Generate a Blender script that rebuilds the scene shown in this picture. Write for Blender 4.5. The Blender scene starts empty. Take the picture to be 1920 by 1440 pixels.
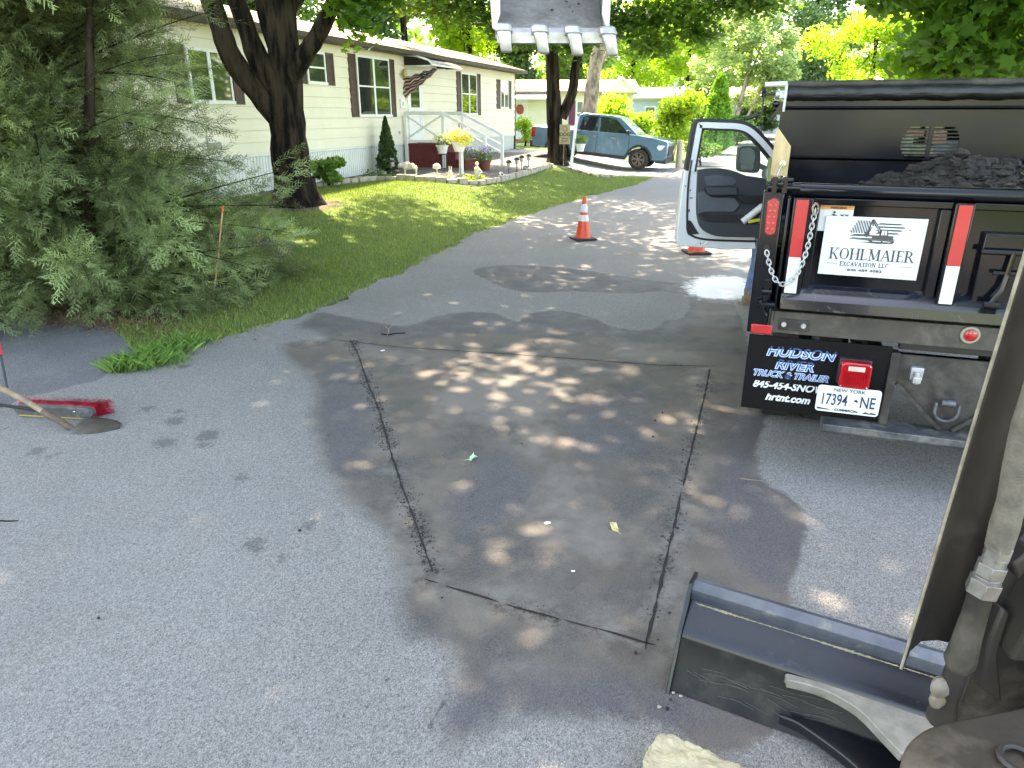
import bpy, bmesh, math, random
import numpy as np
from mathutils import Vector, Matrix
random.seed(7)
rng = np.random.default_rng(11)
R = math.radians
sc = bpy.context.scene
col = sc.collection
# ---------------------------------------------------------------- camera
F_PX = 1331.0; TH = math.atan(505/1331); CT, ST = math.cos(TH), math.sin(TH); CAMH = 2.0
cam = bpy.data.cameras.new('camera'); camo = bpy.data.objects.new('camera', cam); col.objects.link(camo)
camo.location = (0, 0, CAMH); camo.rotation_euler = (math.pi/2-TH, 0, 0)
cam.sensor_width = 36; cam.lens = 36*F_PX/1920; cam.clip_start = .05; cam.clip_end = 600
sc.camera = camo
# ---------------------------------------------------------------- light
SUN_EL, SUN_AZ = R(61), R(-24)            # azimuth from +Y, positive towards +X
w = bpy.data.worlds.new('World'); sc.world = w; w.use_nodes = True
nt = w.node_tree
sky = nt.nodes.new('ShaderNodeTexSky'); sky.sky_type = 'NISHITA'; sky.sun_disc = False
sky.sun_elevation = SUN_EL; sky.sun_rotation = SUN_AZ; sky.air_density = 1.0; sky.dust_density = 1.5
bg = nt.nodes['Background']; bg.inputs[1].default_value = .15
nt.links.new(sky.outputs[0], bg.inputs[0])
sun = bpy.data.lights.new('sun', 'SUN'); sun.energy = 2.6; sun.angle = R(.6); sun.color = (1, .95, .86)
suno = bpy.data.objects.new('sun', sun); col.objects.link(suno)
sd = Vector((math.sin(SUN_AZ)*math.cos(SUN_EL), math.cos(SUN_AZ)*math.cos(SUN_EL), math.sin(SUN_EL)))
suno.rotation_euler = sd.to_track_quat('Z', 'Y').to_euler(); suno.location = sd*60
sc.view_settings.view_transform = 'Standard'; sc.view_settings.look = 'None'
sc.view_settings.exposure = 3.5; sc.view_settings.gamma = 1
sc.view_settings.use_white_balance = True; sc.view_settings.white_balance_temperature = 8700; sc.view_settings.white_balance_tint = 12
sc.render.engine = 'CYCLES'
sc.cycles.max_bounces = 8; sc.cycles.transparent_max_bounces = 12
# ---------------------------------------------------------------- frames
AZ = R(18.8)                              # the street's heading
RV = (math.cos(AZ), -math.sin(AZ)); FV = (math.sin(AZ), math.cos(AZ))
def W(q, a, z=0.0): return Vector((q*RV[0]+a*FV[0], q*RV[1]+a*FV[1], z))
def QA(x, y): return (x*RV[0]+y*RV[1], x*FV[0]+y*FV[1])
def sm(t): t = max(0., min(1., t)); return t*t*(3-2*t)
def gq(q, a): return .4*sm((-4.3-q)/3.5)*sm((a-7)/4)+.012*max(0, a-10)
def gz(x, y): return gq(*QA(x, y))
def ray(u, v):
    xr = (u-960)/F_PX; yc = (720-v)/F_PX
    return Vector((xr, CT+ST*yc, -ST+CT*yc))
def at_y(u, v, y):
    d = ray(u, v); t = y/d.y; return Vector((d.x*t, y, CAMH+d.z*t))
def at_z(u, v, z=0.):
    d = ray(u, v); t = (z-CAMH)/d.z; return Vector((d.x*t, d.y*t, z))
# ---------------------------------------------------------------- mesh builder
class MB:
    def __init__(s): s.v = []; s.f = []
    def add(s, vs, fs):
        o = len(s.v); s.v += [tuple(p) for p in vs]; s.f += [tuple(i+o for i in f) for f in fs]; return s
    def box(s, c, d, rot=None):
        hx, hy, hz = d[0]/2, d[1]/2, d[2]/2
        vs = [Vector((x*hx, y*hy, z*hz)) for z in (-1, 1) for y in (-1, 1) for x in (-1, 1)]
        if rot: m = Matrix.Rotation(rot[0], 3, rot[1]); vs = [m@p for p in vs]
        c = Vector(c)
        return s.add([p+c for p in vs], [(0,2,3,1),(4,5,7,6),(0,1,5,4),(2,6,7,3),(0,4,6,2),(1,3,7,5)])
    def b2(s, x0, x1, y0, y1, z0, z1):
        return s.box(((x0+x1)/2, (y0+y1)/2, (z0+z1)/2), (abs(x1-x0), abs(y1-y0), abs(z1-z0)))
    def prism(s, pts, d):
        n = len(pts); d = Vector(d); a = [Vector(p) for p in pts]; b = [p+d for p in a]
        nrm = Vector((0,0,0))
        for i in range(n):
            p, q = a[i], a[(i+1) % n]; nrm += p.cross(q)
        fl = nrm.dot(d) > 0
        lo = list(range(n)); hi = list(range(n, 2*n))
        fs = [tuple(reversed(lo)) if fl else tuple(lo), tuple(hi) if fl else tuple(reversed(hi))]
        for i in range(n):
            j = (i+1) % n
            fs.append((i, j, n+j, n+i) if fl else (j, i, n+i, n+j))
        return s.add(a+b, fs)
    def tube(s, path, r, n=8, cap=True, sq=None):
        path = [Vector(p) for p in path]; m = len(path)
        rs = r if hasattr(r, '__len__') else [r]*m
        up = None; vs = []
        for i, p in enumerate(path):
            t = (path[min(i+1, m-1)]-path[max(i-1, 0)])
            t = t.normalized() if t.length > 1e-9 else Vector((0,0,1))
            if up is None:
                up = Vector((0,0,1)) if abs(t.z) < .9 else Vector((1,0,0))
            x = t.cross(up)
            if x.length < 1e-4: x = t.orthogonal()
            x.normalize(); y = x.cross(t).normalized(); up = y
            for k in range(n):
                a = 2*math.pi*(k+.5)/n
                if sq: vs.append(p+x*math.copysign(sq[0], math.cos(a))*rs[i]+y*math.copysign(sq[1], math.sin(a))*rs[i])
                else: vs.append(p+(x*math.cos(a)+y*math.sin(a))*rs[i])
        fs = []
        for i in range(m-1):
            for k in range(n):
                k2 = (k+1) % n
                fs.append((i*n+k, (i+1)*n+k, (i+1)*n+k2, i*n+k2))
        if cap: fs.append(tuple(range(n))); fs.append(tuple(reversed(range((m-1)*n, m*n))))
        return s.add(vs, fs)
    def cyl(s, p0, p1, r0, r1=None, n=16): return s.tube([p0, p1], [r0, r0 if r1 is None else r1], n)
    def bar(s, p0, p1, w, h): return s.tube([p0, p1], 1.0, 4, True, (w/2, h/2))
    def lathe(s, prof, c=(0,0,0), n=20, sx=1., sy=1.):
        m = len(prof); vs = []
        for (r, z) in prof:
            for k in range(n):
                a = 2*math.pi*k/n; vs.append((c[0]+r*math.cos(a)*sx, c[1]+r*math.sin(a)*sy, c[2]+z))
        fs = [(i*n+k, i*n+(k+1) % n, (i+1)*n+(k+1) % n, (i+1)*n+k) for i in range(m-1) for k in range(n)]
        fs.append(tuple(reversed(range(n)))); fs.append(tuple(range((m-1)*n, m*n)))
        return s.add(vs, fs)
    def ball(s, c, r, n=10, sc_=(1,1,1), jit=0):
        prof = []; c = Vector(c); vs = []; m = n//2+1
        for i in range(m+1):
            th = math.pi*i/m
            for k in range(n):
                a = 2*math.pi*k/n; j = 1+random.uniform(-jit, jit)
                vs.append(c+Vector((r*j*math.sin(th)*math.cos(a)*sc_[0], r*j*math.sin(th)*math.sin(a)*sc_[1], r*j*math.cos(th)*sc_[2])))
        fs = [(i*n+k, (i+1)*n+k, (i+1)*n+(k+1) % n, i*n+(k+1) % n) for i in range(m) for k in range(n)]
        return s.add(vs, fs)
    def ring(s, c, R_, r, ax='z', n=20, m=8, sx=1., sy=1.):
        c = Vector(c); vs = []
        for i in range(n):
            a = 2*math.pi*i/n
            for k in range(m):
                b = 2*math.pi*k/m; q = Vector(((R_*sx+r*math.cos(b))*math.cos(a), (R_*sy+r*math.cos(b))*math.sin(a), r*math.sin(b)))
                if ax == 'y': q = Vector((q.x, q.z, q.y))
                if ax == 'x': q = Vector((q.z, q.x, q.y))
                vs.append(c+q)
        return s.add(vs, [(i*m+k, ((i+1) % n)*m+k, ((i+1) % n)*m+(k+1) % m, i*m+(k+1) % m) for i in range(n) for k in range(m)])
    def xf(s, fn): s.v = [tuple(fn(Vector(p))) for p in s.v]; return s
def setp(o, label=None, cat=None, group=None, kind=None):
    if label: o['label'] = label
    if cat: o['category'] = cat
    if group: o['group'] = group
    if kind: o['kind'] = kind
    return o
def empty(name, loc, rz=0., label=None, cat=None, group=None):
    o = bpy.data.objects.new(name, None); col.objects.link(o); o.location = loc; o.rotation_euler = (0, 0, rz)
    o.empty_display_size = .2
    return setp(o, label, cat, group)
def root_inv(o):
    m = Matrix.Identity(4)
    while o is not None:
        m = (Matrix.Translation(o.location)@o.rotation_euler.to_matrix().to_4x4())@m; o = o.parent
    return m.inverted()
def mk(name, mb, mat, parent=None, world=False, bevel=0, smooth=True, label=None, ang=35, solid=0, sub=0):
    me = bpy.data.meshes.new(name)
    if world and parent is not None:
        mi = root_inv(parent); vs = [tuple(mi@Vector(p)) for p in mb.v]
    else: vs = mb.v
    me.from_pydata(vs, [], mb.f)
    bm = bmesh.new(); bm.from_mesh(me); bmesh.ops.recalc_face_normals(bm, faces=bm.faces); bm.to_mesh(me); bm.free()
    me.materials.append(mat)
    if smooth:
        me.shade_smooth(); me.set_sharp_from_angle(angle=R(ang))
    o = bpy.data.objects.new(name, me); col.objects.link(o); o.parent = parent
    if solid: m = o.modifiers.new('solid', 'SOLIDIFY'); m.thickness = solid; m.offset = 0
    if bevel: m = o.modifiers.new('bevel', 'BEVEL'); m.width = bevel; m.segments = 2; m.limit_method = 'ANGLE'; m.angle_limit = R(40); m.harden_normals = False
    if sub: m = o.modifiers.new('sub', 'SUBSURF'); m.levels = sub; m.render_levels = sub
    if label: o['label'] = label
    return o
def copy_tree(o, parent=None):
    c = o.copy(); col.objects.link(c); c.parent = parent
    for ch in list(o.children): copy_tree(ch, c)
    return c
def npmesh(name, V, Fc, mat, parent=None, attr=None, smooth=False):
    """V (n,3), Fc (m,k) constant-size faces; attr = per-face float in 0..1 named rnd"""
    me = bpy.data.meshes.new(name); n = len(V); m, k = Fc.shape
    me.vertices.add(n); me.vertices.foreach_set('co', np.asarray(V, np.float32).ravel())
    me.loops.add(m*k); me.loops.foreach_set('vertex_index', Fc.astype(np.int32).ravel())
    me.polygons.add(m); me.polygons.foreach_set('loop_start', np.arange(0, m*k, k, dtype=np.int32))
    if attr is not None:
        A = me.attributes.new('rnd', 'FLOAT', 'FACE'); A.data.foreach_set('value', np.asarray(attr, np.float32))
    me.update(); me.validate()
    me.materials.append(mat)
    if smooth: me.shade_smooth()
    o = bpy.data.objects.new(name, me); col.objects.link(o); o.parent = parent
    return o
# ---------------------------------------------------------------- materials
def newmat(name):
    m = bpy.data.materials.new(name); m.use_nodes = True; return m, m.node_tree.nodes, m.node_tree.links, m.node_tree.nodes['Principled BSDF']
def coord(N, L, scale=(1,1,1), kind='Object'):
    tc = N.new('ShaderNodeTexCoord'); mp = N.new('ShaderNodeMapping'); mp.inputs['Scale'].default_value = scale
    L.new(tc.outputs[kind], mp.inputs['Vector']); return mp.outputs['Vector']
def noise(N, L, vec, s, d=4, r=.55, dist=0):
    n = N.new('ShaderNodeTexNoise'); n.inputs['Scale'].default_value = s; n.inputs['Detail'].default_value = d
    n.inputs['Roughness'].default_value = r; n.inputs['Distortion'].default_value = dist
    L.new(vec, n.inputs['Vector']); return n.outputs['Fac']
def ramp(N, L, fac, stops):
    r = N.new('ShaderNodeValToRGB'); e = r.color_ramp.elements
    while len(e) < len(stops): e.new(.5)
    for i, (p, c) in enumerate(stops):
        e[i].position = p; e[i].color = (*c, 1) if hasattr(c, '__len__') else (c, c, c, 1)
    L.new(fac, r.inputs[0]); return r.outputs[0]
def mixc(N, L, fac, a, b, bt='MIX'):
    m = N.new('ShaderNodeMix'); m.data_type = 'RGBA'; m.blend_type = bt
    for k_, x in ((0, fac), (6, a), (7, b)):
        s = m.inputs[k_]
        if hasattr(x, 'is_linked') or hasattr(x, 'links'): L.new(x, s)
        elif hasattr(x, '__len__'): s.default_value = (*x, 1)
        elif k_ == 0: s.default_value = x
        else: s.default_value = (x, x, x, 1)
    return m.outputs[2]
def mth(N, L, op, a, b=None, clamp=False):
    m = N.new('ShaderNodeMath'); m.operation = op; m.use_clamp = clamp
    for i, x in enumerate((a, b)):
        if x is None: continue
        if hasattr(x, 'links'): L.new(x, m.inputs[i])
        else: m.inputs[i].default_value = x
    return m.outputs[0]
def bump(N, L, h, st, dist=.01, B=None):
    b = N.new('ShaderNodeBump'); b.inputs['Strength'].default_value = st; b.inputs['Distance'].default_value = dist
    L.new(h, b.inputs['Height']); L.new(b.outputs[0], B.inputs['Normal']); return b
def pm(name, c1, c2=None, s=8., rough=.6, r2=None, metal=0., bmp=0., bs=None, coat=0., stretch=(1,1,1), thr=(.35,.65), spec=None, dist=.01, dust=None, ds=3., dthr=(.5,.75)):
    m, N, L, B = newmat(name)
    v = coord(N, L, stretch); c2 = c2 or tuple(x*.8 for x in c1)
    n = noise(N, L, v, s, 6, .6)
    cc = ramp(N, L, n, [(thr[0], c1), (thr[1], c2)])
    if dust:
        dn = noise(N, L, coord(N, L), ds, 8, .7, .3); dm = ramp(N, L, dn, [(dthr[0], 0.), (dthr[1], 1.)])
        cc = mixc(N, L, dm, cc, dust); rr = mth(N, L, 'MULTIPLY_ADD', dm, .5); rr.node.inputs[2].default_value = rough
        L.new(mth(N, L, 'MINIMUM', rr, .9), B.inputs['Roughness'])
    elif r2 is not None:
        L.new(ramp(N, L, n, [(thr[0], rough), (thr[1], r2)]), B.inputs['Roughness'])
    else: B.inputs['Roughness'].default_value = rough
    L.new(cc, B.inputs['Base Color'])
    B.inputs['Metallic'].default_value = metal
    B.inputs['Coat Weight'].default_value = coat
    if spec is not None: B.inputs['Specular IOR Level'].default_value = spec
    if bmp: bump(N, L, noise(N, L, v, bs or s*4, 5, .6), bmp, dist, B)
    return m
def foliage(name, c1, c2, c3, trans=.35, tc=None, rough=.55):
    m, N, L, B = newmat(name)
    at = N.new('ShaderNodeAttribute'); at.attribute_name = 'rnd'
    v = coord(N, L); n = noise(N, L, v, .9, 3)
    f = mth(N, L, 'ADD', mth(N, L, 'MULTIPLY', at.outputs['Fac'], .6), mth(N, L, 'MULTIPLY', n, .45))
    cc = ramp(N, L, f, [(.2, c1), (.5, c2), (.85, c3)])
    L.new(cc, B.inputs['Base Color']); B.inputs['Roughness'].default_value = rough
    B.inputs['Specular IOR Level'].default_value = .35
    tr = N.new('ShaderNodeBsdfTranslucent'); L.new(mixc(N, L, 1., cc, tc or (1.6, 1.7, .6), 'MULTIPLY'), tr.inputs[0])
    ms = N.new('ShaderNodeMixShader'); ms.inputs[0].default_value = trans
    L.new(B.outputs[0], ms.inputs[1]); L.new(tr.outputs[0], ms.inputs[2])
    L.new(ms.outputs[0], N['Material Output'].inputs[0])
    return m
def glassy(name, c=(.02,.025,.03), rough=.05):
    m = pm(name, c, tuple(x*1.6 for x in c), 2., rough, coat=1.); return m
MT = dict(
 white=pm('white_paint', (.78,.80,.80), (.70,.72,.72), 6, .45),
 whitecar=pm('white_car_paint', (.66,.68,.70), (.62,.64,.66), 3, .25, coat=.6),
 black=pm('black_gloss_paint', (.003,.004,.006), (.005,.006,.008), 3, .10, spec=.32, dust=(.05,.047,.043), ds=5, dthr=(.66,1.05)),
 blackdust=pm('dusty_black_steel', (.017,.0165,.016), (.036,.033,.029), 5, .5, spec=.3, dust=(.11,.10,.085), ds=4, dthr=(.45,.8), bmp=.1, bs=60),
 tarp=pm('black_vinyl_tarp', (.007,.007,.008), (.012,.012,.013), 6, .42, bmp=.5, bs=14, dist=.02, stretch=(.5,2,2)),
 rubber=pm('black_rubber', (.012,.012,.012), (.03,.028,.026), 8, .75, bmp=.15, bs=60),
 flap=pm('mud_flap_rubber', (.0035,.0035,.004), (.005,.005,.006), 4, .5, spec=.18),
 steel=pm('worn_steel', (.45,.45,.44), (.30,.29,.28), 14, .35, r2=.6, metal=.75, bmp=.2, bs=50),
 galv=pm('galvanised_steel', (.50,.51,.52), (.36,.37,.38), 20, .45, metal=.6, bmp=.12, bs=60),
 chrome=pm('chrome', (.6,.6,.6), (.5,.5,.5), 5, .12, metal=1.),
 red=pm('red_lens', (.40,.006,.012), (.26,.003,.006), 12, .18, coat=.6),
 reflred=pm('red_reflective_tape', (.46,.014,.018), (.38,.010,.014), 10, .35, coat=.3),
 reflwhite=pm('white_reflective_tape', (.60,.62,.62), (.52,.54,.54), 10, .35, coat=.3),
 orange=pm('orange_cone_plastic', (.72,.065,.012), (.60,.05,.01), 9, .4),
 sign=pm('white_magnet_sign', (.56,.585,.61), (.53,.555,.585), 3, .38),
 ink=pm('dark_grey_ink', (.035,.04,.045), (.05,.055,.06), 30, .45),
 blueink=pm('blue_ink', (.022,.075,.26), (.02,.065,.22), 30, .4),
 ltblueink=pm('pale_blue_ink', (.48,.60,.78), (.42,.54,.72), 30, .4),
 whiteink=pm('white_ink', (.62,.64,.64), (.56,.58,.58), 20, .4),
 wood=pm('pale_pine_lumber', (.56,.43,.24), (.42,.30,.15), 5, .6, stretch=(6,6,1), bmp=.2, bs=20),
 oldwood=pm('weathered_wood', (.33,.25,.16), (.17,.12,.075), 7, .7, bmp=.3, bs=30, thr=(.3,.6)),
 bark=pm('dark_bark', (.050,.037,.026), (.007,.006,.005), 5.5, .95, spec=.12, bmp=1., bs=17, dist=.05, stretch=(1.3,1.3,.22), thr=(.40,.58)),
 barkpale=pm('pale_mottled_bark', (.34,.27,.19), (.13,.10,.075), 4.5, .9, bmp=.6, bs=16, dist=.03, stretch=(1,1,.6), thr=(.42,.6)),
 trimdark=pm('brown_trim', (.055,.035,.026), (.04,.027,.02), 8, .6),
 shutter=pm('brown_shutter', (.095,.055,.038), (.06,.035,.025), 9, .6),
 roof=pm('tan_shingle', (.27,.21,.13), (.16,.12,.07), 30, .9, bmp=.4, bs=50, thr=(.3,.7)),
 skirt=pm('white_vinyl_skirting', (.68,.70,.69), (.60,.62,.61), 3, .45),
 maroon=pm('maroon_deck_paint', (.155,.018,.018), (.10,.012,.013), 6, .6),
 glass=glassy('window_glass'),
 pot=pm('terracotta', (.20,.07,.045), (.13,.045,.03), 9, .8),
 whitepot=pm('white_plastic_pot', (.75,.76,.74), (.66,.67,.65), 9, .45),
 stone=pm('pale_edging_stone', (.40,.36,.30), (.24,.21,.175), 9, .9, bmp=.4, bs=40, thr=(.3,.7)),
 pinkbristle=pm('red_bristles', (.62,.02,.06), (.36,.008,.03), 40, .5, bmp=.6, bs=90, stretch=(3,3,.6)),
 pavers=pm('dark_pavers', (.12,.11,.105), (.07,.065,.06), 7, .9, bmp=.3, bs=30),
 soil=pm('soil', (.07,.05,.035), (.03,.022,.017), 12, .95, bmp=.8, bs=40, dist=.03),
 rubble=pm('asphalt_rubble', (.030,.025,.021), (.010,.009,.008), 9, .92, bmp=1., bs=45, dist=.03, dust=(.09,.085,.08), ds=9, dthr=(.6,.85)),
 jeans=pm('blue_denim', (.10,.17,.29), (.06,.10,.18), 14, .85, bmp=.3, bs=80),
 skin=pm('skin', (.50,.31,.22), (.44,.26,.18), 12, .5),
 boot=pm('tan_leather_boot', (.21,.16,.10), (.12,.09,.06), 14, .75),
 shirt=pm('grey_shirt', (.16,.17,.18), (.12,.13,.14), 14, .85, bmp=.3, bs=40),
 leafy=pm('yellow_dead_leaf', (.55,.47,.22), (.42,.34,.14), 20, .6),
 leafg=pm('pale_green_leaf', (.34,.58,.38), (.22,.42,.24), 20, .6),
 concrete=pm('pale_cracked_concrete', (.48,.41,.26), (.25,.21,.14), 7, .9, bmp=.6, bs=30, thr=(.3,.7)),
 excav=pm('dusty_brown_steel', (.036,.031,.026), (.016,.014,.012), 3.5, .5, r2=.75, bmp=.2, bs=40, metal=.3, dust=(.13,.11,.085), ds=6, dthr=(.48,.9)),
 excavdark=pm('dark_dusty_steel', (.018,.014,.011), (.028,.022,.017), 2.5, .55, bmp=.12, bs=30, dust=(.08,.062,.043), ds=2.5, dthr=(.55,1.0)),
 hose=pm('dusty_hose_sleeve', (.14,.122,.096), (.085,.075,.06), 30, .95, bmp=1., bs=150, dist=.004),
 ftgrey=pm('dark_grey_trim_plastic', (.036,.042,.053), (.030,.036,.046), 8, .6),
 ftlight=pm('mid_grey_trim_plastic', (.075,.084,.10), (.065,.074,.09), 8, .6),
 ftblack=pm('black_trim_plastic', (.012,.012,.014), (.018,.018,.02), 8, .5),
)
# ---------------------------------------------------------------- ground and road
def pip(px, py, poly):
    inside = np.zeros(px.shape, bool); n = len(poly)
    for i in range(n):
        x0, y0 = poly[i]; x1, y1 = poly[(i+1) % n]
        c = ((y0 > py) != (y1 > py)) & (px < (x1-x0)*(py-y0)/(y1-y0+1e-12)+x0)
        inside ^= c
    return inside
def sdist(px, py, poly):
    """signed distance, positive inside"""
    d = np.full(px.shape, 1e9); n = len(poly)
    for i in range(n):
        x0, y0 = poly[i]; x1, y1 = poly[(i+1) % n]
        dx, dy = x1-x0, y1-y0; l2 = dx*dx+dy*dy+1e-12
        t = np.clip(((px-x0)*dx+(py-y0)*dy)/l2, 0, 1)
        d = np.minimum(d, np.hypot(px-x0-t*dx, py-y0-t*dy))
    return np.where(pip(px, py, poly), d, -d)
def smooth_poly(pts, k=4):
    n = len(pts); out = []
    for i in range(n):
        p0, p1, p2, p3 = [pts[(i+j-1) % n] for j in range(4)]
        for t in np.linspace(0, 1, k, endpoint=False):
            out.append(tuple(.5*((2*p1[c])+(-p0[c]+p2[c])*t+(2*p0[c]-5*p1[c]+4*p2[c]-p3[c])*t*t+(-p0[c]+3*p1[c]-3*p2[c]+p3[c])*t**3) for c in (0, 1)))
    return out
def px_poly(pts, smooth=True):
    p = [tuple(at_z(u, v, 0)[:2]) for u, v in pts]
    return smooth_poly(p) if smooth else p
def heightgrid(name, qs, as_, dz, mat, keep=None, attrs=None):
    q, a = np.meshgrid(qs, as_); g = np.vectorize(gq)(q, a)
    X = q*RV[0]+a*FV[0]; Y = q*RV[1]+a*FV[1]
    V = np.stack([X, Y, g+dz], -1).reshape(-1, 3)
    ny, nx = q.shape; i = np.arange(ny-1)[:, None]*nx+np.arange(nx-1)[None]
    Fc = np.stack([i, i+1, i+nx+1, i+nx], -1).reshape(-1, 4)
    o = npmesh(name, V, Fc, mat, smooth=True)
    if attrs:
        for nme, fn in attrs.items():
            A = o.data.attributes.new(nme, 'FLOAT', 'POINT'); A.data.foreach_set('value', fn(X, Y).astype(np.float32).ravel())
    return o
# lawn and earth
m, N, L, B = newmat('lawn')
v = coord(N, L, kind='Object')
big = noise(N, L, v, .55, 4); mid = noise(N, L, v, 6, 5, .65); fine = noise(N, L, v, 60, 6, .7)
g1 = ramp(N, L, mid, [(.3, (.06,.12,.025)), (.7, (.14,.21,.05))])
g2 = ramp(N, L, fine, [(.3, (.05,.09,.02)), (.7, (.18,.26,.07))])
gg = mixc(N, L, .55, g1, g2)
at = N.new('ShaderNodeAttribute'); at.attribute_name = 'bare'
bf = mth(N, L, 'ADD', at.outputs['Fac'], mth(N, L, 'MULTIPLY', mth(N, L, 'SUBTRACT', mid, .5), .9))
bf = ramp(N, L, bf, [(.42, 0.), (.60, 1.)])
dirt = ramp(N, L, fine, [(.3, (.035,.027,.02)), (.5, (.085,.062,.045)), (.75, (.17,.12,.08))])
L.new(mixc(N, L, bf, gg, dirt), B.inputs['Base Color']); B.inputs['Roughness'].default_value = .95
bump(N, L, fine, .9, .03, B)
matlawn = m
trunkA = W(-8.17, 11.55)
bare_cedar = [tuple(W(*p)[:2]) for p in [(-8.6,5.2),(-6.5,5.3),(-5.6,5.5),(-5.9,7.5),(-6.6,9.2),(-8.2,9.4),(-10.2,9.0)]]
def bare(X, Y):
    d1 = 1-np.clip((np.hypot(X-trunkA.x, Y-trunkA.y)-.5)/.75, 0, 1)
    d2 = np.clip(.5+sdist(X, Y, bare_cedar)/.7, 0, 1)
    q = X*RV[0]+Y*RV[1]; a = X*FV[0]+Y*FV[1]
    d3 = np.where((a > 3.5) & (a < 8), np.clip(1-np.abs(q+4.38)/.22, 0, .62), 0)
    d4 = np.clip(1-np.abs(q+10.0)/.5, 0, 1)*(a > 9)*(a < 31)
    return np.maximum.reduce([d1, d2, d3, d4])
qs = np.concatenate([np.linspace(-400, -30, 14), np.linspace(-28, -13, 9), np.arange(-12, -3, .12), np.linspace(-3, 12, 16), np.linspace(14, 40, 10), np.linspace(60, 400, 10)])
as_ = np.concatenate([np.linspace(-200, -10, 12), np.linspace(-8, 2, 8), np.arange(3, 24, .14), np.linspace(24.2, 60, 40), np.linspace(65, 400, 24)])
setp(heightgrid('ground', qs, as_, 0, matlawn, attrs={'bare': bare}), kind='structure')
# asphalt
wet = px_poly([(578,602),(600,588),(650,597),(700,606),(740,614),(775,611),(820,596),(870,588),(925,590),(960,603),(973,606),(990,592),(1030,585),(1080,590),(1120,602),(1150,616),(1200,622),(1232,617),(1248,604),(1275,601),(1293,580),(1292,556),(1310,556),(1340,572),(1365,560),(1385,590),(1400,640),(1420,700),(1440,760),(1432,800),(1420,840),(1426,900),(1465,925),(1498,950),(1507,985),(1500,1050),(1480,1110),(1480,1200),(1480,1300),(1440,1380),(1370,1420),(1300,1400),(1250,1372),(1180,1358),(1100,1352),(1030,1354),(960,1352),(915,1370),(880,1392),(850,1402),(832,1385),(826,1340),(850,1300),(852,1250),(830,1215),(770,1195),(752,1150),(750,1100),(738,1030),(700,980),(660,950),(630,905),(608,880),(598,840),(586,790),(592,760),(596,735),(575,700),(556,690),(538,668),(530,655),(545,645),(590,642),(610,640),(600,625),(560,615)])
strip = px_poly([(888,512),(905,503),(960,499),(1040,503),(1100,509),(1160,519),(1220,528),(1290,535),(1318,548),(1300,556),(1240,548),(1190,552),(1120,550),(1070,548),(1010,551),(960,546),(920,530)])
slur = [px_poly(p) for p in ([(690,735),(706,738),(716,790),(722,830),(700,815),(692,770)], [(738,905),(752,930),(768,985),(790,1050),(815,1110),(800,1130),(765,1105),(757,1050),(762,1000),(745,960)],
   [(960,820),(1000,795),(1050,800),(1045,850),(1000,880),(965,860)], [(640,620),(700,650),(830,672),(990,668),(1150,690),(1140,705),(1000,690),(800,690),(660,665)], [(810,730),(900,700),(1040,700),(1100,735),(1020,800),(900,800),(830,790)],
   [(1150,640),(1250,650),(1320,665),(1300,690),(1200,680),(1140,665)], [(1290,700),(1330,700),(1320,800),(1290,900),(1275,1050),(1240,1200),(1215,1100),(1260,960),(1275,830)], [(900,1250),(1010,1230),(1050,1270),(960,1290)], [(1010,890),(1090,880),(1120,960),(1180,1010),(1100,1060),(1000,1000)])]
dark = [px_poly(p) for p in ([(1060,800),(1110,755),(1170,730),(1225,735),(1215,800),(1195,850),(1120,865),(1075,845)], [(900,870),(960,850),(1000,930),(900,1010),(840,960)], [(600,700),(660,690),(700,760),(690,850),(640,880),(600,800)], [(888,512),(905,503),(960,499),(1040,503),(1100,509),(1160,519),(1220,528),(1290,535),(1318,548),(1300,556),(1240,548),(1190,552),(1120,550),(1070,548),(1010,551),(960,546),(920,530)], [(560,600),(600,588),(650,597),(700,606),(740,614),(775,611),(820,596),(870,588),(925,590),(960,603),(973,606),(990,592),(1030,585),(1080,590),(1120,602),(1150,616),(1200,622),(1232,617),(1248,604),(1275,601),(1290,600),(1280,640),(1200,645),(1120,632),(1040,622),(980,630),(900,622),(840,630),(760,640),(680,622),(600,628)], [(1380,800),(1425,790),(1418,840),(1426,900),(1470,930),(1500,955),(1503,985),(1495,1050),(1475,1110),(1400,1080),(1350,1000),(1350,900)], [(850,1300),(960,1270),(1150,1290),(1280,1310),(1380,1360),(1250,1368),(1180,1350),(1030,1346),(915,1365),(850,1395),(835,1380),(832,1340)])]
powd = px_poly([(1312,532),(1345,522),(1372,500),(1400,470),(1420,470),(1410,520),(1390,560),(1340,562),(1310,550)])
POWB = px_poly([(1308,545),(1320,530),(1350,524),(1385,528),(1392,550),(1365,558),(1325,556)])
SCA = [((658,641),(672,668)),((672,668),(690,722)),((690,722),(712,775)),((712,775),(732,848)),((732,848),(750,905)),((750,905),(768,952)),((768,952),(785,1000)),((785,1000),(801,1048)),((801,1048),(812,1078))]
SCB = [((797,1092),(822,1098)),((836,1104),(935,1134)),((948,1138),(1048,1167)),((1058,1169),(1120,1184)),((1122,1185),(1229,1216))]
SCC = [((1331,694),(1322,740)),((1322,740),(1308,800)),((1308,800),(1293,860)),((1293,860),(1280,915)),((1277,930),(1262,998)),((1262,998),(1254,1030)),((1254,1030),(1232,1130)),((1232,1130),(1209,1223))]
SCD = [((630,640),(760,655)),((760,655),(900,663)),((900,663),(1000,670)),((1000,670),(1130,680)),((1130,680),(1240,688)),((1240,688),(1340,690))]
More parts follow.
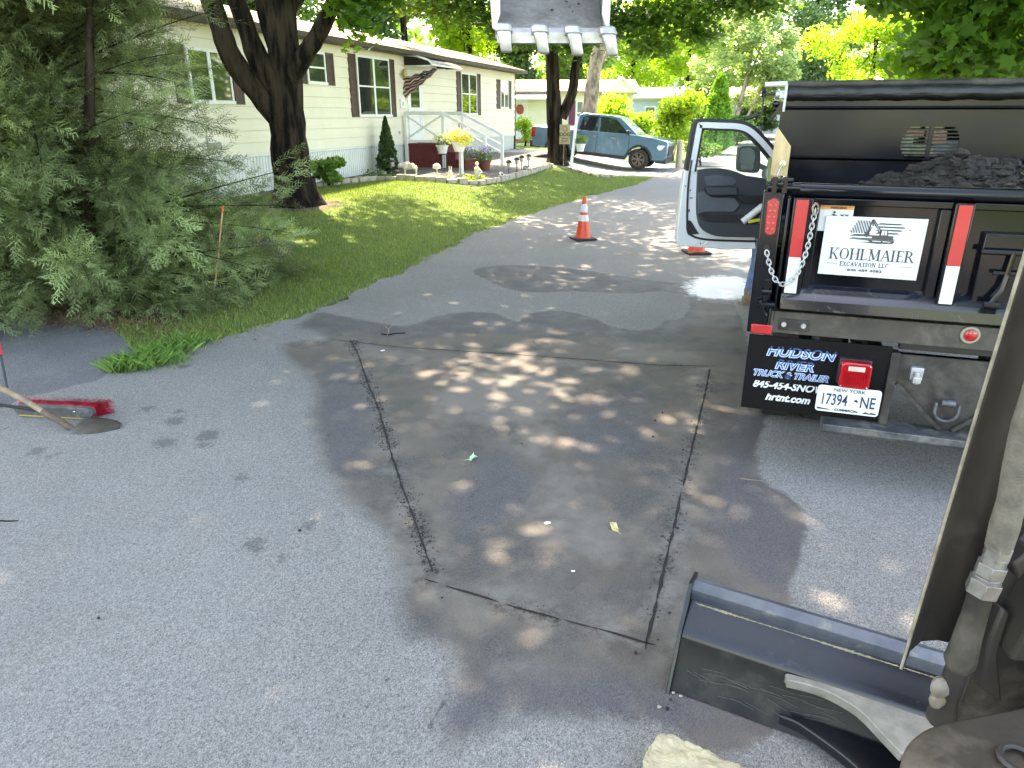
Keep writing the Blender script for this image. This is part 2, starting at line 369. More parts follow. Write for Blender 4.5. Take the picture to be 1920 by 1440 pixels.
def seg_d(X, Y, segs):
    d = np.full(X.shape, 9.)
    for a, b in segs:
        p, q = at_z(*a, 0), at_z(*b, 0); dx, dy = q.x-p.x, q.y-p.y; l2 = dx*dx+dy*dy
        t = np.clip(((X-p.x)*dx+(Y-p.y)*dy)/l2, 0, 1); d = np.minimum(d, np.hypot(X-p.x-t*dx, Y-p.y-t*dy))
    return d
def maxsd(polys): return lambda X, Y: np.maximum.reduce([np.clip(sdist(X, Y, p), -1, 1) for p in polys])
cracks = [((180,715),(100,745)),((100,745),(0,778)),((0,812),(40,790)),((905,1000),(880,960)),((880,960),(900,900)),((830,1330),(850,1290)),((850,1290),(870,1245)),((870,1245),(890,1220)),((640,1440),(668,1395)),((668,1395),(690,1330)),((690,1330),(730,1280)),((790,1400),(830,1330)),((1120,700),(1060,715)),((1060,715),(1100,735))]
attrs = {'wet': maxsd([wet, strip]), 'slur': maxsd(slur), 'dark': maxsd(dark), 'powd': maxsd([powd]), 'powb': maxsd([POWB]),
         'cut': lambda X, Y: np.clip(seg_d(X, Y, SCA+SCC+SCB), 0, 1), 'crk': lambda X, Y: np.clip(seg_d(X, Y, cracks), 0, 1), 'scuf': lambda X, Y: scuf(X, Y), 'sft': lambda X, Y: .02+.11*np.clip((7.1-(X*FV[0]+Y*FV[1]))/1.5, 0, 1)*np.clip((.4-(X*RV[0]+Y*RV[1]))/1.2, .15, 1)}
SCF = [(275,770,.10),(335,775,.09),(390,820,.13),(385,838,.09),(312,835,.11),(300,830,.09),(475,1025,.10),(482,1033,.08),(580,990,.08),(528,1050,.07),(70,850,.10),(100,858,.08),(60,855,.06),(1695,1140,.05),(455,900,.09),(150,690,.06),(345,690,.10),(330,792,.12),(630,970,.06),(240,990,.05),(1070,600,.1),(1500,860,.06)]
def scuf(X, Y):
    m = np.full(X.shape, -1.)
    for (u, v, r) in SCF: p = at_z(u, v, 0); m = np.maximum(m, r*.9-np.hypot(X-p.x, (Y-p.y)*.8))
    return m
def asphalt(name, dry1, dry2, marks=True):
    m, N, L, B = newmat(name)
    tc = N.new('ShaderNodeTexCoord'); v = tc.outputs['Object']
    vo = N.new('ShaderNodeTexVoronoi'); vo.inputs['Scale'].default_value = 175; L.new(v, vo.inputs['Vector'])
    vo2 = N.new('ShaderNodeTexVoronoi'); vo2.inputs['Scale'].default_value = 330; L.new(v, vo2.inputs['Vector'])
    fine = noise(N, L, v, 240, 4, .75); mid = noise(N, L, v, 9, 6, .65); big = noise(N, L, v, .9, 5, .55); n3 = noise(N, L, v, 2.8, 7, .62, .4)
    grain = mixc(N, L, .5, ramp(N, L, vo.outputs['Color'], [(.1, .32), (.9, 1.8)]), ramp(N, L, vo2.outputs['Color'], [(.1, .25), (.9, 1.95)]))
    base = mixc(N, L, ramp(N, L, big, [(.3, 0.), (.7, 1.)]), dry1, dry2)
    base = mixc(N, L, ramp(N, L, n3, [(.45, 0.), (.75, .35)]), base, (.20,.185,.165))
    base = mixc(N, L, 1., base, grain, 'MULTIPLY')
    pits = ramp(N, L, fine, [(.30, .35), (.42, 1.)])
    base = mixc(N, L, 1., base, pits, 'MULTIPLY')
    h = mth(N, L, 'ADD', mth(N, L, 'MULTIPLY', vo.outputs['Distance'], .8), mth(N, L, 'MULTIPLY', fine, .5))
    rough = None
    if marks:
        def A(nm):
            a = N.new('ShaderNodeAttribute'); a.attribute_name = nm; return a.outputs['Fac']
        def mask(nm, namp, nscl, soft, bias=0., fr=None):
            x = mth(N, L, 'ADD', A(nm), mth(N, L, 'MULTIPLY', mth(N, L, 'SUBTRACT', fr if fr is not None else noise(N, L, v, nscl, 6, .65), .5), namp))
            x = mth(N, L, 'ADD', x, bias); x = mth(N, L, 'DIVIDE', x, soft); return mth(N, L, 'ADD', x, .5, True)
        wetm = mask('wet', .13, 13, A('sft')); slm = mask('slur', .75, 5, .22, -.08); dkm = mask('dark', .35, 7, .14)
        pw = mask('powd', .5, 7, .4, .06); pb = mask('powb', .55, 9, .16, .12); cut = A('cut'); crk = A('crk')
        mud = mixc(N, L, ramp(N, L, n3, [(.35, 0.), (.62, 1.)]), (.078,.065,.058), (.156,.130,.108))
        wetc = mixc(N, L, .8, (.068,.064,.062), grain, 'MULTIPLY')
        wetc = mixc(N, L, ramp(N, L, noise(N, L, v, 1.9, 6, .6), [(.38, 0.), (.52, .85)]), wetc, mud)
        wetc = mixc(N, L, mth(N, L, 'MULTIPLY', slm, .7), wetc, (.185,.163,.144))
        wetc = mixc(N, L, mth(N, L, 'MULTIPLY', dkm, .9), wetc, mixc(N, L, .7, (.078,.074,.080), grain, 'MULTIPLY'))
        base = mixc(N, L, mth(N, L, 'MULTIPLY', wetm, .93), base, wetc)
        scm = mask('scuf', .20, 34, .03, -.045)
        base = mixc(N, L, mth(N, L, 'MULTIPLY', scm, .6), base, (.07,.068,.066))
        # slurry and crumbs along the saw cuts
        cm = mth(N, L, 'SUBTRACT', 1.0, mth(N, L, 'DIVIDE', cut, .10), True)
        crumb = mth(N, L, 'MULTIPLY', cm, ramp(N, L, noise(N, L, v, 38, 6, .75), [(.50, 0.), (.56, 1.)]))
        big2 = ramp(N, L, noise(N, L, v, 3.1, 3), [(.42, 0.), (.55, 1.)])
        base = mixc(N, L, mth(N, L, 'MULTIPLY', mth(N, L, 'MULTIPLY', crumb, big2), .85), base, (.022,.02,.018))
        pal = mth(N, L, 'MULTIPLY', mth(N, L, 'SUBTRACT', 1.0, mth(N, L, 'DIVIDE', cut, .2), True), ramp(N, L, noise(N, L, v, 6, 5, .7), [(.48, 0.), (.66, .65)]))
        base = mixc(N, L, pal, base, (.20,.19,.17))
        base = mixc(N, L, mth(N, L, 'MULTIPLY', pw, .42), base, (.40,.43,.45))
        base = mixc(N, L, mth(N, L, 'MULTIPLY', pb, 1.), base, (.90,.91,.92))
        ck = mth(N, L, 'ADD', crk, mth(N, L, 'MULTIPLY', mth(N, L, 'SUBTRACT', noise(N, L, v, 11, 6, .7), .5), .09))
        ck = mth(N, L, 'ABSOLUTE', ck); ckm = mth(N, L, 'SUBTRACT', 1.0, mth(N, L, 'DIVIDE', ck, .009), True)
        ckm = mth(N, L, 'MULTIPLY', ckm, ramp(N, L, mth(N, L, 'LESS_THAN', crk, .06), [(0, 0.), (1, 1.)]))
        base = mixc(N, L, mth(N, L, 'MULTIPLY', ckm, .75), base, (.02,.02,.02))
        rough = mixc(N, L, wetm, .9, ramp(N, L, n3, [(.36, .48), (.6, .75)]))
        L.new(rough, B.inputs['Roughness'])
        keep = mth(N, L, 'SUBTRACT', 1.0, mth(N, L, 'MULTIPLY', wetm, mth(N, L, 'ADD', .25, mth(N, L, 'MULTIPLY', slm, .5))))
        h = mth(N, L, 'MULTIPLY', h, keep)
    else: B.inputs['Roughness'].default_value = .85
    # damp spots and specks
    sp = ramp(N, L, noise(N, L, v, 3.3, 8, .8), [(.70, 0.), (.76, .6)])
    base = mixc(N, L, sp, base, (.06,.058,.055))
    L.new(base, B.inputs['Base Color']); B.inputs['Specular IOR Level'].default_value = .28
    bump(N, L, h, .75, .006, B)
    return m
ROADL = [(-5.9,-30),(-5.3,0),(-5.02,3.2),(-4.88,4.0),(-4.8,4.73),(-4.48,6.06),(-4.42,7.0),(-4.55,9.3),(-4.69,11.7),(-4.5,14.6),(-4.0,18),(-3.45,20.5),(-3.3,22.2),(-3.2,29.6),(-2.2,37),(-1.2,50),(0.5,72),(4,110)]
def roadl(a): return float(np.interp(a, [p[1] for p in ROADL], [p[0] for p in ROADL]))
def road_strip(name, as_, n, dz, mat, fl, fr, attrs=None):
    q = np.array([np.linspace(fl(a), fr(a), n) for a in as_]); a = np.repeat(np.array(as_)[:, None], n, 1)
    X = q*RV[0]+a*FV[0]; Y = q*RV[1]+a*FV[1]; Z = np.vectorize(gq)(q, a)+dz
    nx = n; ny = len(as_); i = np.arange(ny-1)[:, None]*nx+np.arange(nx-1)[None]
    Fc = np.stack([i, i+1, i+nx+1, i+nx], -1).reshape(-1, 4)
    o = npmesh(name, np.stack([X, Y, Z], -1).reshape(-1, 3), Fc, mat, smooth=True)
    if attrs:
        for nme, fn in attrs.items():
            A = o.data.attributes.new(nme, 'FLOAT', 'POINT'); A.data.foreach_set('value', fn(X, Y).astype(np.float32).ravel())
    return setp(o, kind='structure')
def wob(a): return roadl(a)+.05*math.sin(a*3.1)+.035*math.sin(a*8.3+1)+.02*math.sin(a*21)
mroad = asphalt('road_asphalt', (.172,.165,.158), (.208,.200,.192))
mold = asphalt('old_driveway_asphalt', (.105,.106,.110), (.135,.136,.14), False)
mfar = asphalt('sunlit_driveway_asphalt', (.26,.255,.25), (.30,.295,.285), False)
road_strip('road', list(np.linspace(-30, 1, 8))[:-1]+list(np.arange(1, 11.5, .03)), 260, .014, mroad, wob, lambda a: 4.2, attrs)
road_strip('road', [11.47+i*.15 for i in range(180)]+list(np.linspace(39, 110, 30)), 24, .013, asphalt('road_asphalt_far', (.165,.158,.152), (.195,.188,.181), False), wob, lambda a: 4.2 if a < 30 else roadl(a)+7)
road_strip('driveway', [-3+.25*i for i in range(int(8.2/.25))]+[5.2, 5.35], 20, .006, mold, lambda a: -15, lambda a: (-4.7 if a < 4 else -4.7-.6*(a-4)-.9*max(0, a-4.6)) )
road_strip('far_driveway', list(np.arange(23.2, 29.5, .25)), 30, .007, mfar, lambda a: -13., lambda a: -3.0)
# saw cuts: thin dark slots left by the road saw
cutm = pm('saw_cut_slot', (.006,.006,.006), (.012,.011,.01), 60, .9)
cmb = MB()
for S, wd in ((SCA, .015), (SCB, .012), (SCC, .014), (SCD, .014)):
    for a, b in S:
        p, q = at_z(*a, 0), at_z(*b, 0); n = max(2, int((q-p).length/.05)); dr = (q-p).normalized(); nr = Vector((-dr.y, dr.x, 0))
        vs = []; fs = []
        for i in range(n+1):
            c = p.lerp(q, i/n)+nr*random.uniform(-.0025, .0025); h = wd/2*random.uniform(.6, 1.25)*(1 if 0 < i < n else .3)
            vs += [c-nr*h+Vector((0,0,.0165)), c+nr*h+Vector((0,0,.0165))]
            if i: fs.append((2*i-2, 2*i-1, 2*i+1, 2*i))
        cmb.add(vs, fs)
setp(mk('saw_cut', cmb, cutm, smooth=False), kind='structure')
# crumbs of asphalt along the cuts
cr = MB()
for S, dens in ((SCA, 520), (SCC, 230), (SCB, 30), (SCD, 14)):
    for a, b in S:
        p, q = at_z(*a, 0), at_z(*b, 0); n = int((q-p).length*dens)
        for i in range(n):
            t = random.random(); u_ = a[1]+(b[1]-a[1])*t; cl = .5+.5*math.sin(u_*.045+a[0])
            if random.random() > cl**2+(.12 if S is SCA else .0): continue
            c = p.lerp(q, t)+Vector((random.gauss(0, .03), random.gauss(0, .03), 0)); r = random.uniform(.0015, .0055)
            if random.random() < .05: r *= 1.8
            cr.ball((c.x, c.y, .014+r*.35), r, 5, (1, random.uniform(.6, 1), .7), .25)
setp(mk('asphalt_crumbs', cr, pm('dark_crumbs', (.05,.047,.043), (.02,.018,.017), 90, .95), smooth=False), 'dark asphalt crumbs strewn along the saw cuts in the road', 'rubble', kind='stuff')
# lawn blades
def grass_blades(name, pts, hgt, wid, mat, lean=.5):
    n = len(pts); P = np.asarray(pts); ang = rng.uniform(0, 2*np.pi, n); h = hgt*rng.uniform(.5, 1.3, n); wv = wid*rng.uniform(.7, 1.3, n)
    dx, dy = np.cos(ang), np.sin(ang); la = rng.uniform(0, 2*np.pi, n); lm = lean*h*rng.uniform(.2, 1.3, n)
    V = np.empty((n, 4, 3)); V[:, 0] = P-np.stack([dx*wv, dy*wv, 0*dx], 1); V[:, 1] = P+np.stack([dx*wv, dy*wv, 0*dx], 1)
    V[:, 2] = P+np.stack([np.cos(la)*lm*.45+dx*wv*.7, np.sin(la)*lm*.45+dy*wv*.7, h*.65], 1)
    V[:, 3] = P+np.stack([np.cos(la)*lm, np.sin(la)*lm, h], 1)
    i = np.arange(n)[:, None]*4
    return npmesh(name, V.reshape(-1, 3), i+np.array([[0, 1, 2, 3]]), mat, attr=rng.uniform(0, 1, n))
def lawn_pts(n, a0, a1, q0, dens=None):
    a = a0+(a1-a0)*rng.random(n)**1.35; rl = np.interp(a, [p[1] for p in ROADL], [p[0] for p in ROADL])
    rl = np.minimum(rl, np.where(a < 4.73, -4.85, 99))+.04*np.sin(a*7)+.03*np.sin(a*17)+np.abs(rng.normal(0, .06, n))
    q = q0+(rl-q0)*rng.random(n)
    X = q*RV[0]+a*FV[0]; Y = q*RV[1]+a*FV[1]
    br = bare(X, Y); dw = (a < 5.35) & (q < -4.75-.6*(a-4)-.9*np.maximum(0, a-4.6))
    pv = (q < -6.4) & (a > 16.2) & (a < 23.4)
    ok = (rng.random(n) > br*1.15) & ~dw & ~pv
    a, q, X, Y = a[ok], q[ok], X[ok], Y[ok]
    Z = np.vectorize(gq)(q, a)
    return np.stack([X, Y, Z], 1)
mgrass = foliage('grass_blades', (.07,.115,.026), (.15,.205,.05), (.30,.34,.11), .3)
gp = lawn_pts(230000, 4.0, 23.5, -9.9)
setp(grass_blades('lawn_grass', gp, .042, .0028, mgrass), 'short green lawn grass between the road and the cream house', 'grass', kind='stuff')
tuft = []
for c, n, s in ((at_z(275,685), 330, .15), (at_z(250,692), 200, .1), (at_z(310,668), 200, .12), (at_z(225,700), 90, .06), (at_z(350,650), 150, .12)):
    for i in range(n): tuft.append((c.x+random.gauss(0, s), c.y+random.gauss(0, s*.5), .005))
setp(grass_blades('edge_grass', tuft, .11, .0042, foliage('bright_grass', (.06,.13,.028), (.10,.20,.045), (.18,.30,.09), .35), 1.0), 'longer bright green grass at the corner of driveway and road', 'grass', kind='stuff')
# ---------------------------------------------------------------- vegetation
MAPLE = np.array([(0,-.5),(.16,-.28),(.48,-.22),(.34,.02),(.5,.3),(.18,.22),(0,.55),(-.18,.22),(-.5,.3),(-.34,.02),(-.48,-.22),(-.16,-.28)])
OVAL = np.array([(0,-.5),(.26,-.12),(.24,.2),(0,.5),(-.24,.2),(-.26,-.12)])
QUAD = np.array([(0,-.5),(.36,0),(0,.5),(-.36,0)])
def rand_rot(n, flat=.6):
    """random leaf frames: normals biased upwards by flat"""
    nz = rng.normal(size=(n, 3)); nz /= np.linalg.norm(nz, axis=1)[:, None]; nz[:, 2] = np.abs(nz[:, 2]); nz[:, 2] += flat; nz /= np.linalg.norm(nz, axis=1)[:, None]
    t = rng.normal(size=(n, 3)); t -= (t*nz).sum(1)[:, None]*nz; t /= np.linalg.norm(t, axis=1)[:, None]
    return t, np.cross(nz, t), nz
def leaves(name, P, size, mat, parent, shape=QUAD, flat=.6, bend=.25, attr=None):
    n = len(P); k = len(shape); t, b, nz = rand_rot(n, flat); s = size*rng.uniform(.6, 1.25, n)
    V = P[:, None]+s[:, None, None]*(shape[None, :, 0:1]*t[:, None]+shape[None, :, 1:2]*b[:, None]+(-bend*np.abs(shape[None, :, 0:1])-bend*.5*np.abs(shape[None, :, 1:2]))*nz[:, None])
    return npmesh(name, V.reshape(-1, 3), np.arange(n*k).reshape(n, k), mat, parent, attr if attr is not None else rng.uniform(0, 1, n))
def clump_pts(cs, n, shell=.55):
    """points in clumps cs = [(x,y,z,rx,ry,rz)], denser at the clumps' rims"""
    cs = np.array(cs); w_ = cs[:, 3]*cs[:, 4]*cs[:, 5]; w_ = w_**.75; idx = rng.choice(len(cs), n, p=w_/w_.sum())
    d = rng.normal(size=(n, 3)); d /= np.linalg.norm(d, axis=1)[:, None]; r = rng.random(n)**(1-shell)
    r = np.clip(r+rng.normal(0, .10, n), 0, 1.3)
    return cs[idx, :3]+d*r[:, None]*cs[idx, 3:6], idx
def clumps(c, rad, n, rc, seed, hole=.0, zmin=None):
    rr = random.Random(seed); out = []
    while len(out) < n:
        d = Vector((rr.gauss(0,1), rr.gauss(0,1), rr.gauss(0,1))).normalized()*(rr.random()**.42)
        p = (c[0]+d.x*rad[0], c[1]+d.y*rad[1], c[2]+d.z*rad[2])
        k = rr.uniform(.65, 1.3)*rc
        if zmin is not None and p[2]-k*.6 < zmin: continue
        out.append((*p, k*rr.uniform(.9, 1.3), k*rr.uniform(.9, 1.3), k*rr.uniform(.55, .8)))
    return out
def limb(mb, pts, r0, r1, n=10, rough=.06):
    pts = [Vector(p) for p in pts]; out = []; m = len(pts)
    for i in range(m-1):
        for t in (0, .25, .5, .75):
            p0, p1, p2, p3 = pts[max(i-1, 0)], pts[i], pts[i+1], pts[min(i+2, m-1)]
            out.append(.5*((2*p1)+(-p0+p2)*t+(2*p0-5*p1+4*p2-p3)*t*t+(-p0+3*p1-3*p2+p3)*t**3))
    out.append(pts[-1]); k = len(out)
    rs = [(r0+(r1-r0)*i/(k-1))*(1+random.uniform(-rough, rough)) for i in range(k)]
    mb.tube(out, rs, n)
def flare(mb, base, r, hgt=.5, n=22):
    vs = []; fs = []; lv = 8
    for j in range(lv):
        t = j/(lv-1); z = base[2]-.08+hgt*t
        for k in range(n):
            a = 2*math.pi*k/n; rr_ = r*(1+.55*(1-t)**2.2*(1+.45*math.sin(5*a+1)+.2*math.sin(9*a))+.04*math.sin(7*a))
            vs.append((base[0]+rr_*math.cos(a), base[1]+rr_*math.sin(a), z))
    for j in range(lv-1):
        for k in range(n): fs.append((j*n+k, j*n+(k+1) % n, (j+1)*n+(k+1) % n, (j+1)*n+k))
    mb.add(vs, fs)
mmaple = foliage('maple_leaves', (.035,.085,.012), (.065,.15,.018), (.13,.24,.03), .42)
mmaple2 = foliage('deep_maple_leaves', (.035,.085,.014), (.065,.145,.02), (.13,.23,.035), .35)
def tree(name, base, trunk_pts, r0, cl, nl, size, mat, label, bark=None, shape=QUAD, flat=.6, cat='tree', group=None, limbs=(), r1=None, fl=True, branches=8, mod=None, shell=.55, ext=None):
    b = Vector(base); e = empty(name, b, 0, label, cat, group); bark = bark or MT['bark']
    mb = MB(); tp = [Vector(p)-b for p in trunk_pts]; limb(mb, tp, r0, r1 or r0*.45, 14, .05)
    if fl: flare(mb, (0, 0, 0), r0*.98, r0*1.6)
    for (ps, ra, rb) in limbs: limb(mb, [Vector(p)-b for p in ps], ra, rb)
    top = tp[-1]; cc = sorted(cl, key=lambda c: -c[3])[:branches]
    for c in cc:
        q = Vector(c[:3])-b; s0 = tp[len(tp)//2].lerp(top, random.random()) if len(tp) > 2 else tp[0].lerp(top, random.uniform(.5, 1))
        md = s0.lerp(q, .5)+Vector((random.uniform(-.3, .3), random.uniform(-.3, .3), .25))*min(1, (q-s0).length/3)
        limb(mb, [s0, md, q], r0*.28, r0*.06, 7)
    mk('trunk', mb, bark, e, ang=60)
    P, idx = clump_pts(cl, nl, shell); P = P-np.array(b)
    tone = rng.random(len(cl))[idx]*.6+rng.random(nl)*.4
    if ext:
        P2, i2 = clump_pts(ext[0], ext[1], .45); P = np.concatenate([P, P2-np.array(b)]); tone = np.concatenate([tone, rng.random(len(ext[0]))[i2]*.6+rng.random(ext[1])*.4])
    if mod is not None: P, tone = mod(P, tone)
    leaves('crown', P, size, mat, e, shape, flat, attr=tone)
    return e
def cull_view(c, rad):  # keep helper simple: no culling by view
    return c
def sunny(cl, pr, seed):
    """thin the crown where its gaps light the lawn"""
    rr = random.Random(seed); out = []
    for c in cl:
        q, a = QA(c[0]+.225*c[2], c[1]-.506*c[2])
        if -10.5 < q < -5.6 and 8.5 < a < 24 and rr.random() < pr: continue
        out.append(c)
    return out
# the big maple beside the juniper
tb = (-4.02, 13.6, .40)
cl = clumps((-2.4, 12.2, 9.2), (8.0, 6.8, 4.2), 110, 1.4, 3)
cl = sunny(cl, .62, 5)
ce = [(-2.7,13.0,4.3,1.0,.8,.5), (-2.35,12.9,3.7,.55,.5,.42), (-2.0,13.2,4.3,.8,.6,.4), (-2.55,13.1,3.25,.35,.35,.28), (-.3,13.6,5.6,1.3,1,.6), (-5.6,13.4,5.2,1.2,1,.6), (-1.9,12.7,4.9,1.1,.8,.45), (-2.75,13.0,3.7,.5,.45,.35), (-2.4,12.95,4.0,.6,.5,.35), (-2.1,13.0,3.9,.5,.4,.3), (-3.9,12.9,4.9,.5,.4,.25)]
tree('maple_tree', tb, [(-4.02,13.6,.3),(-4.05,13.6,1.2),(-4.02,13.58,2.1),(-3.95,13.55,3.0),(-3.9,13.5,4.4),(-3.7,13.2,6.5),(-3.5,12.8,9)], .37, cl, 60000, .17, mmaple, 'large dark trunked maple between the juniper and the cream house', ext=(ce, 2600), shape=MAPLE, r1=.17,
     limbs=[([(-4.12,13.55,1.9),(-4.42,13.4,2.35),(-4.78,13.3,2.9),(-4.9,13.2,3.5),(-5.1,13.1,4.4)], .22, .15), ([(-4.05,13.5,2.3),(-4.35,13.35,2.9),(-4.5,13.3,3.5),(-4.7,13.2,4.3)], .20, .14), ([(-3.95,13.5,2.5),(-3.55,13.35,2.95),(-3.2,13.25,3.35),(-2.85,13.15,3.9),(-2.4,13,4.8)], .17, .11), ([(-3.98,13.55,2.9),(-4.15,13.5,3.6),(-4.2,13.4,4.6)], .2, .14)], branches=16)
# burnt / wet dark streaks are in the bark; twin stemmed tree
cl = clumps((2.2, 23.6, 8.6), (6.2, 4.8, 3.4), 50, 1.3, 5, zmin=4.6)
cl = sunny(cl, .5, 6)
ce = [(.6,23.6,4.3,1.4,1,.5), (-1.2,23.6,5.0,1.5,1,.6), (-2.8,23.8,5.3,1.2,1,.55), (3.4,23.6,4.6,1.3,1,.55), (4.9,23.8,4.9,1.4,1,.6), (6.4,24,5.2,1.3,1,.6), (4.3,23.7,3.95,.8,.7,.4), (2.0,23.9,4.1,.8,.7,.5), (5.6,23.6,4.3,.8,.7,.4), (7.6,24,5.2,1.1,.9,.5), (-.2,23.4,4.5,.8,.7,.4)]
tree('maple_tree', (1.5,24.83,.43), [(1.5,24.83,.3),(1.42,24.83,1.4),(1.35,24.8,2.4),(1.25,24.8,4.0),(1.0,24.6,6),(.8,24.4,8)], .30, cl, 28000, .17, mmaple2, 'dark twin stemmed maple beside the stone edged bed and the pickup', ext=(ce, 9000), shape=MAPLE, r1=.14,
     limbs=[([(1.62,24.8,1.9),(1.95,24.75,2.7),(2.05,24.7,3.6),(2.5,24.6,5.2),(3,24.4,7)], .18, .10)], branches=12)
cl = clumps((3.9, 32.2, 9.6), (5.2, 4.5, 3.6), 34, 1.3, 6, zmin=5.6)
tree('shade_tree', (3.1,31.2,.6), [(3.1,31.2,.5),(3.15,31.2,2),(3.3,31.2,3.4),(3.5,31.2,5),(3.7,31.4,8)], .36, cl, 6500, .17, mmaple, 'pale mottled trunk rising behind the blue pickup', bark=MT['barkpale'], r1=.2, branches=9)
# tree hanging over the dump truck from the right
cl = clumps((7.6, 7.3, 8.2), (6.6, 6.0, 3.6), 60, 1.25, 8, zmin=5.2)
ce = [(5.2,9.8,2.7,.6,.4,.3),(5.9,9.8,2.6,.7,.4,.3),(6.6,9.6,2.6,.7,.4,.3),(7.1,9.4,2.9,.7,.5,.4),(6.6,9,3.1,.7,.5,.4),(7.3,8.8,2.8,.7,.5,.4),(5.0,9,2.8,.5,.4,.24),(5.45,9,2.7,.5,.4,.24),(5.95,9,2.65,.5,.4,.25),(6.5,9,2.6,.6,.4,.26),(5.3,9.2,3.05,.6,.5,.25),(5.95,9.2,3.05,.6,.5,.3),(4.5,9.3,3.25,.5,.5,.2),(4.1,8.6,3.75,.6,.5,.3), (4.7,8.9,3.6,.7,.6,.3), (5.5,8.8,3.3,.7,.6,.33), (6.2,8.8,3.1,.6,.6,.3), (5.2,8.4,3.75,.7,.6,.28), (6.1,8.4,3.6,.8,.6,.35), (6.9,8.6,3.2,.7,.6,.4), (4.6,8.2,4.0,.7,.6,.3), (5.9,9.2,3.7,.8,.6,.3), (4.9,9.1,3.15,.3,.3,.18), (7.4,8.9,3.5,.9,.8,.5), (3.7,8.8,4.2,.7,.6,.3)]
tree('maple_tree', tuple(W(5.9,9.6)), [W(5.9,9.6,0),W(5.85,9.6,2),W(5.7,9.4,3.6),W(5.5,9.0,6),W(5.2,8.6,8.5)], .3, cl, 40000, .175, mmaple, 'broad leafed tree hanging over the cab of the dump truck', ext=(ce, 7000), shape=MAPLE, branches=18, flat=.3)
# unseen tree off to the left of the driveway, added to shade the foreground
cl = clumps((-6.2, 4.9, 9.6), (6.4, 5.2, 3.4), 52, 1.3, 9, zmin=6.0)
tree('maple_tree', (-9.5,4.6,0), [(-9.5,4.6,-.1),(-9.4,4.7,2.5),(-9,4.8,5),(-8,4.9,8),(-7.5,4.9,10)], .34, cl, 26000, .17, mmaple, 'unseen tall maple beyond the driveway at the left, added for foreground shade', shape=MAPLE, branches=12)
cl = clumps((1.6, 6.2, 11.2), (4.6, 4.2, 1.8), 20, 1.3, 19, zmin=9.0)
# ---- juniper: branches carrying feathery sprays
def spray_template(k=26):
    """flat feathery spray along +X, as thin quads"""
    vs = []; 
    def needle(p, d, l, w_):
        s = np.cross(d, (0, 0, 1.)); nn = np.linalg.norm(s); s = s/nn if nn > 1e-6 else np.array((0, 1., 0))
        vs.append([p-s*w_, p+d*l*.5-s*w_*.9, p+d*l, p+d*l*.5+s*w_*.9])
    for i in range(k):
        t = (i+.5)/k; p = np.array((t, 0, -.10*t*t)); side = 1 if i % 2 else -1
        L_ = .30*(1-t)**.7+.10; up = random.uniform(-.5, .6)
        d = np.array((.75, side*.75, up)); d /= np.linalg.norm(d)
        needle(p, d, L_*random.uniform(.7, 1.1), .024)
        for j in (.35, .7):
            q = p+d*L_*j; e = np.array((.9, side*random.choice((-.5, .9)), random.uniform(-.3, .5))); e /= np.linalg.norm(e)
            needle(q, e, .2*random.uniform(.6, 1.2), .016)
    needle(np.array((0., 0, 0)), np.array((1., 0, -.08)), 1., .010)
    return np.array(vs)   # (m,4,3)
TPL = [spray_template(12) for _ in range(5)]
def sprays(name, P, D, S, mat, parent, tone):
    Vs = []; At = []
    for ti in range(5):
        ix = np.arange(len(P)) % 5 == ti; p, d, s, tn = P[ix], D[ix], S[ix], tone[ix]; n = len(p)
        d = d/np.linalg.norm(d, axis=1)[:, None]; u = np.cross(d, rng.normal(0, .45, (n, 3))+np.array((0, 0, 1.))); u /= np.linalg.norm(u, axis=1)[:, None]; w_ = np.cross(d, u)
        T = TPL[ti]; m_ = len(T); T = T.reshape(-1, 3)
        V = p[:, None]+s[:, None, None]*(T[None, :, 0:1]*d[:, None]+T[None, :, 1:2]*u[:, None]+T[None, :, 2:3]*w_[:, None])
        Vs.append(V.reshape(-1, 3)); At.append(np.clip(np.repeat(tn, m_)+rng.normal(0, .08, n*m_), 0, 1))
    V = np.concatenate(Vs); A = np.concatenate(At); F_ = np.arange(len(V)).reshape(-1, 4)
    return npmesh(name, V, F_, mat, parent, A)
mjun = foliage('juniper_needles', (.055,.062,.026), (.135,.182,.070), (.42,.53,.24), .22, (1.2,1.3,.7), .6)
jb = Vector((-5.25, 8.5, .05)); je = empty('juniper_tree', jb, 0, 'sprawling feathery juniper on the lawn in front of the cream house', 'tree')
mb = MB(); JP = []; JD = []; JS = []; JT = []
limb(mb, [(0,0,-.1),(.1,0,1.2),(-.1,.1,2.6),(0,0,4.6)], .17, .06)
limb(mb, [(.15,-.1,-.1),(.45,-.3,.9),(.7,-.3,2.0),(.9,-.2,3.2)], .10, .03)
rj = random.Random(21)
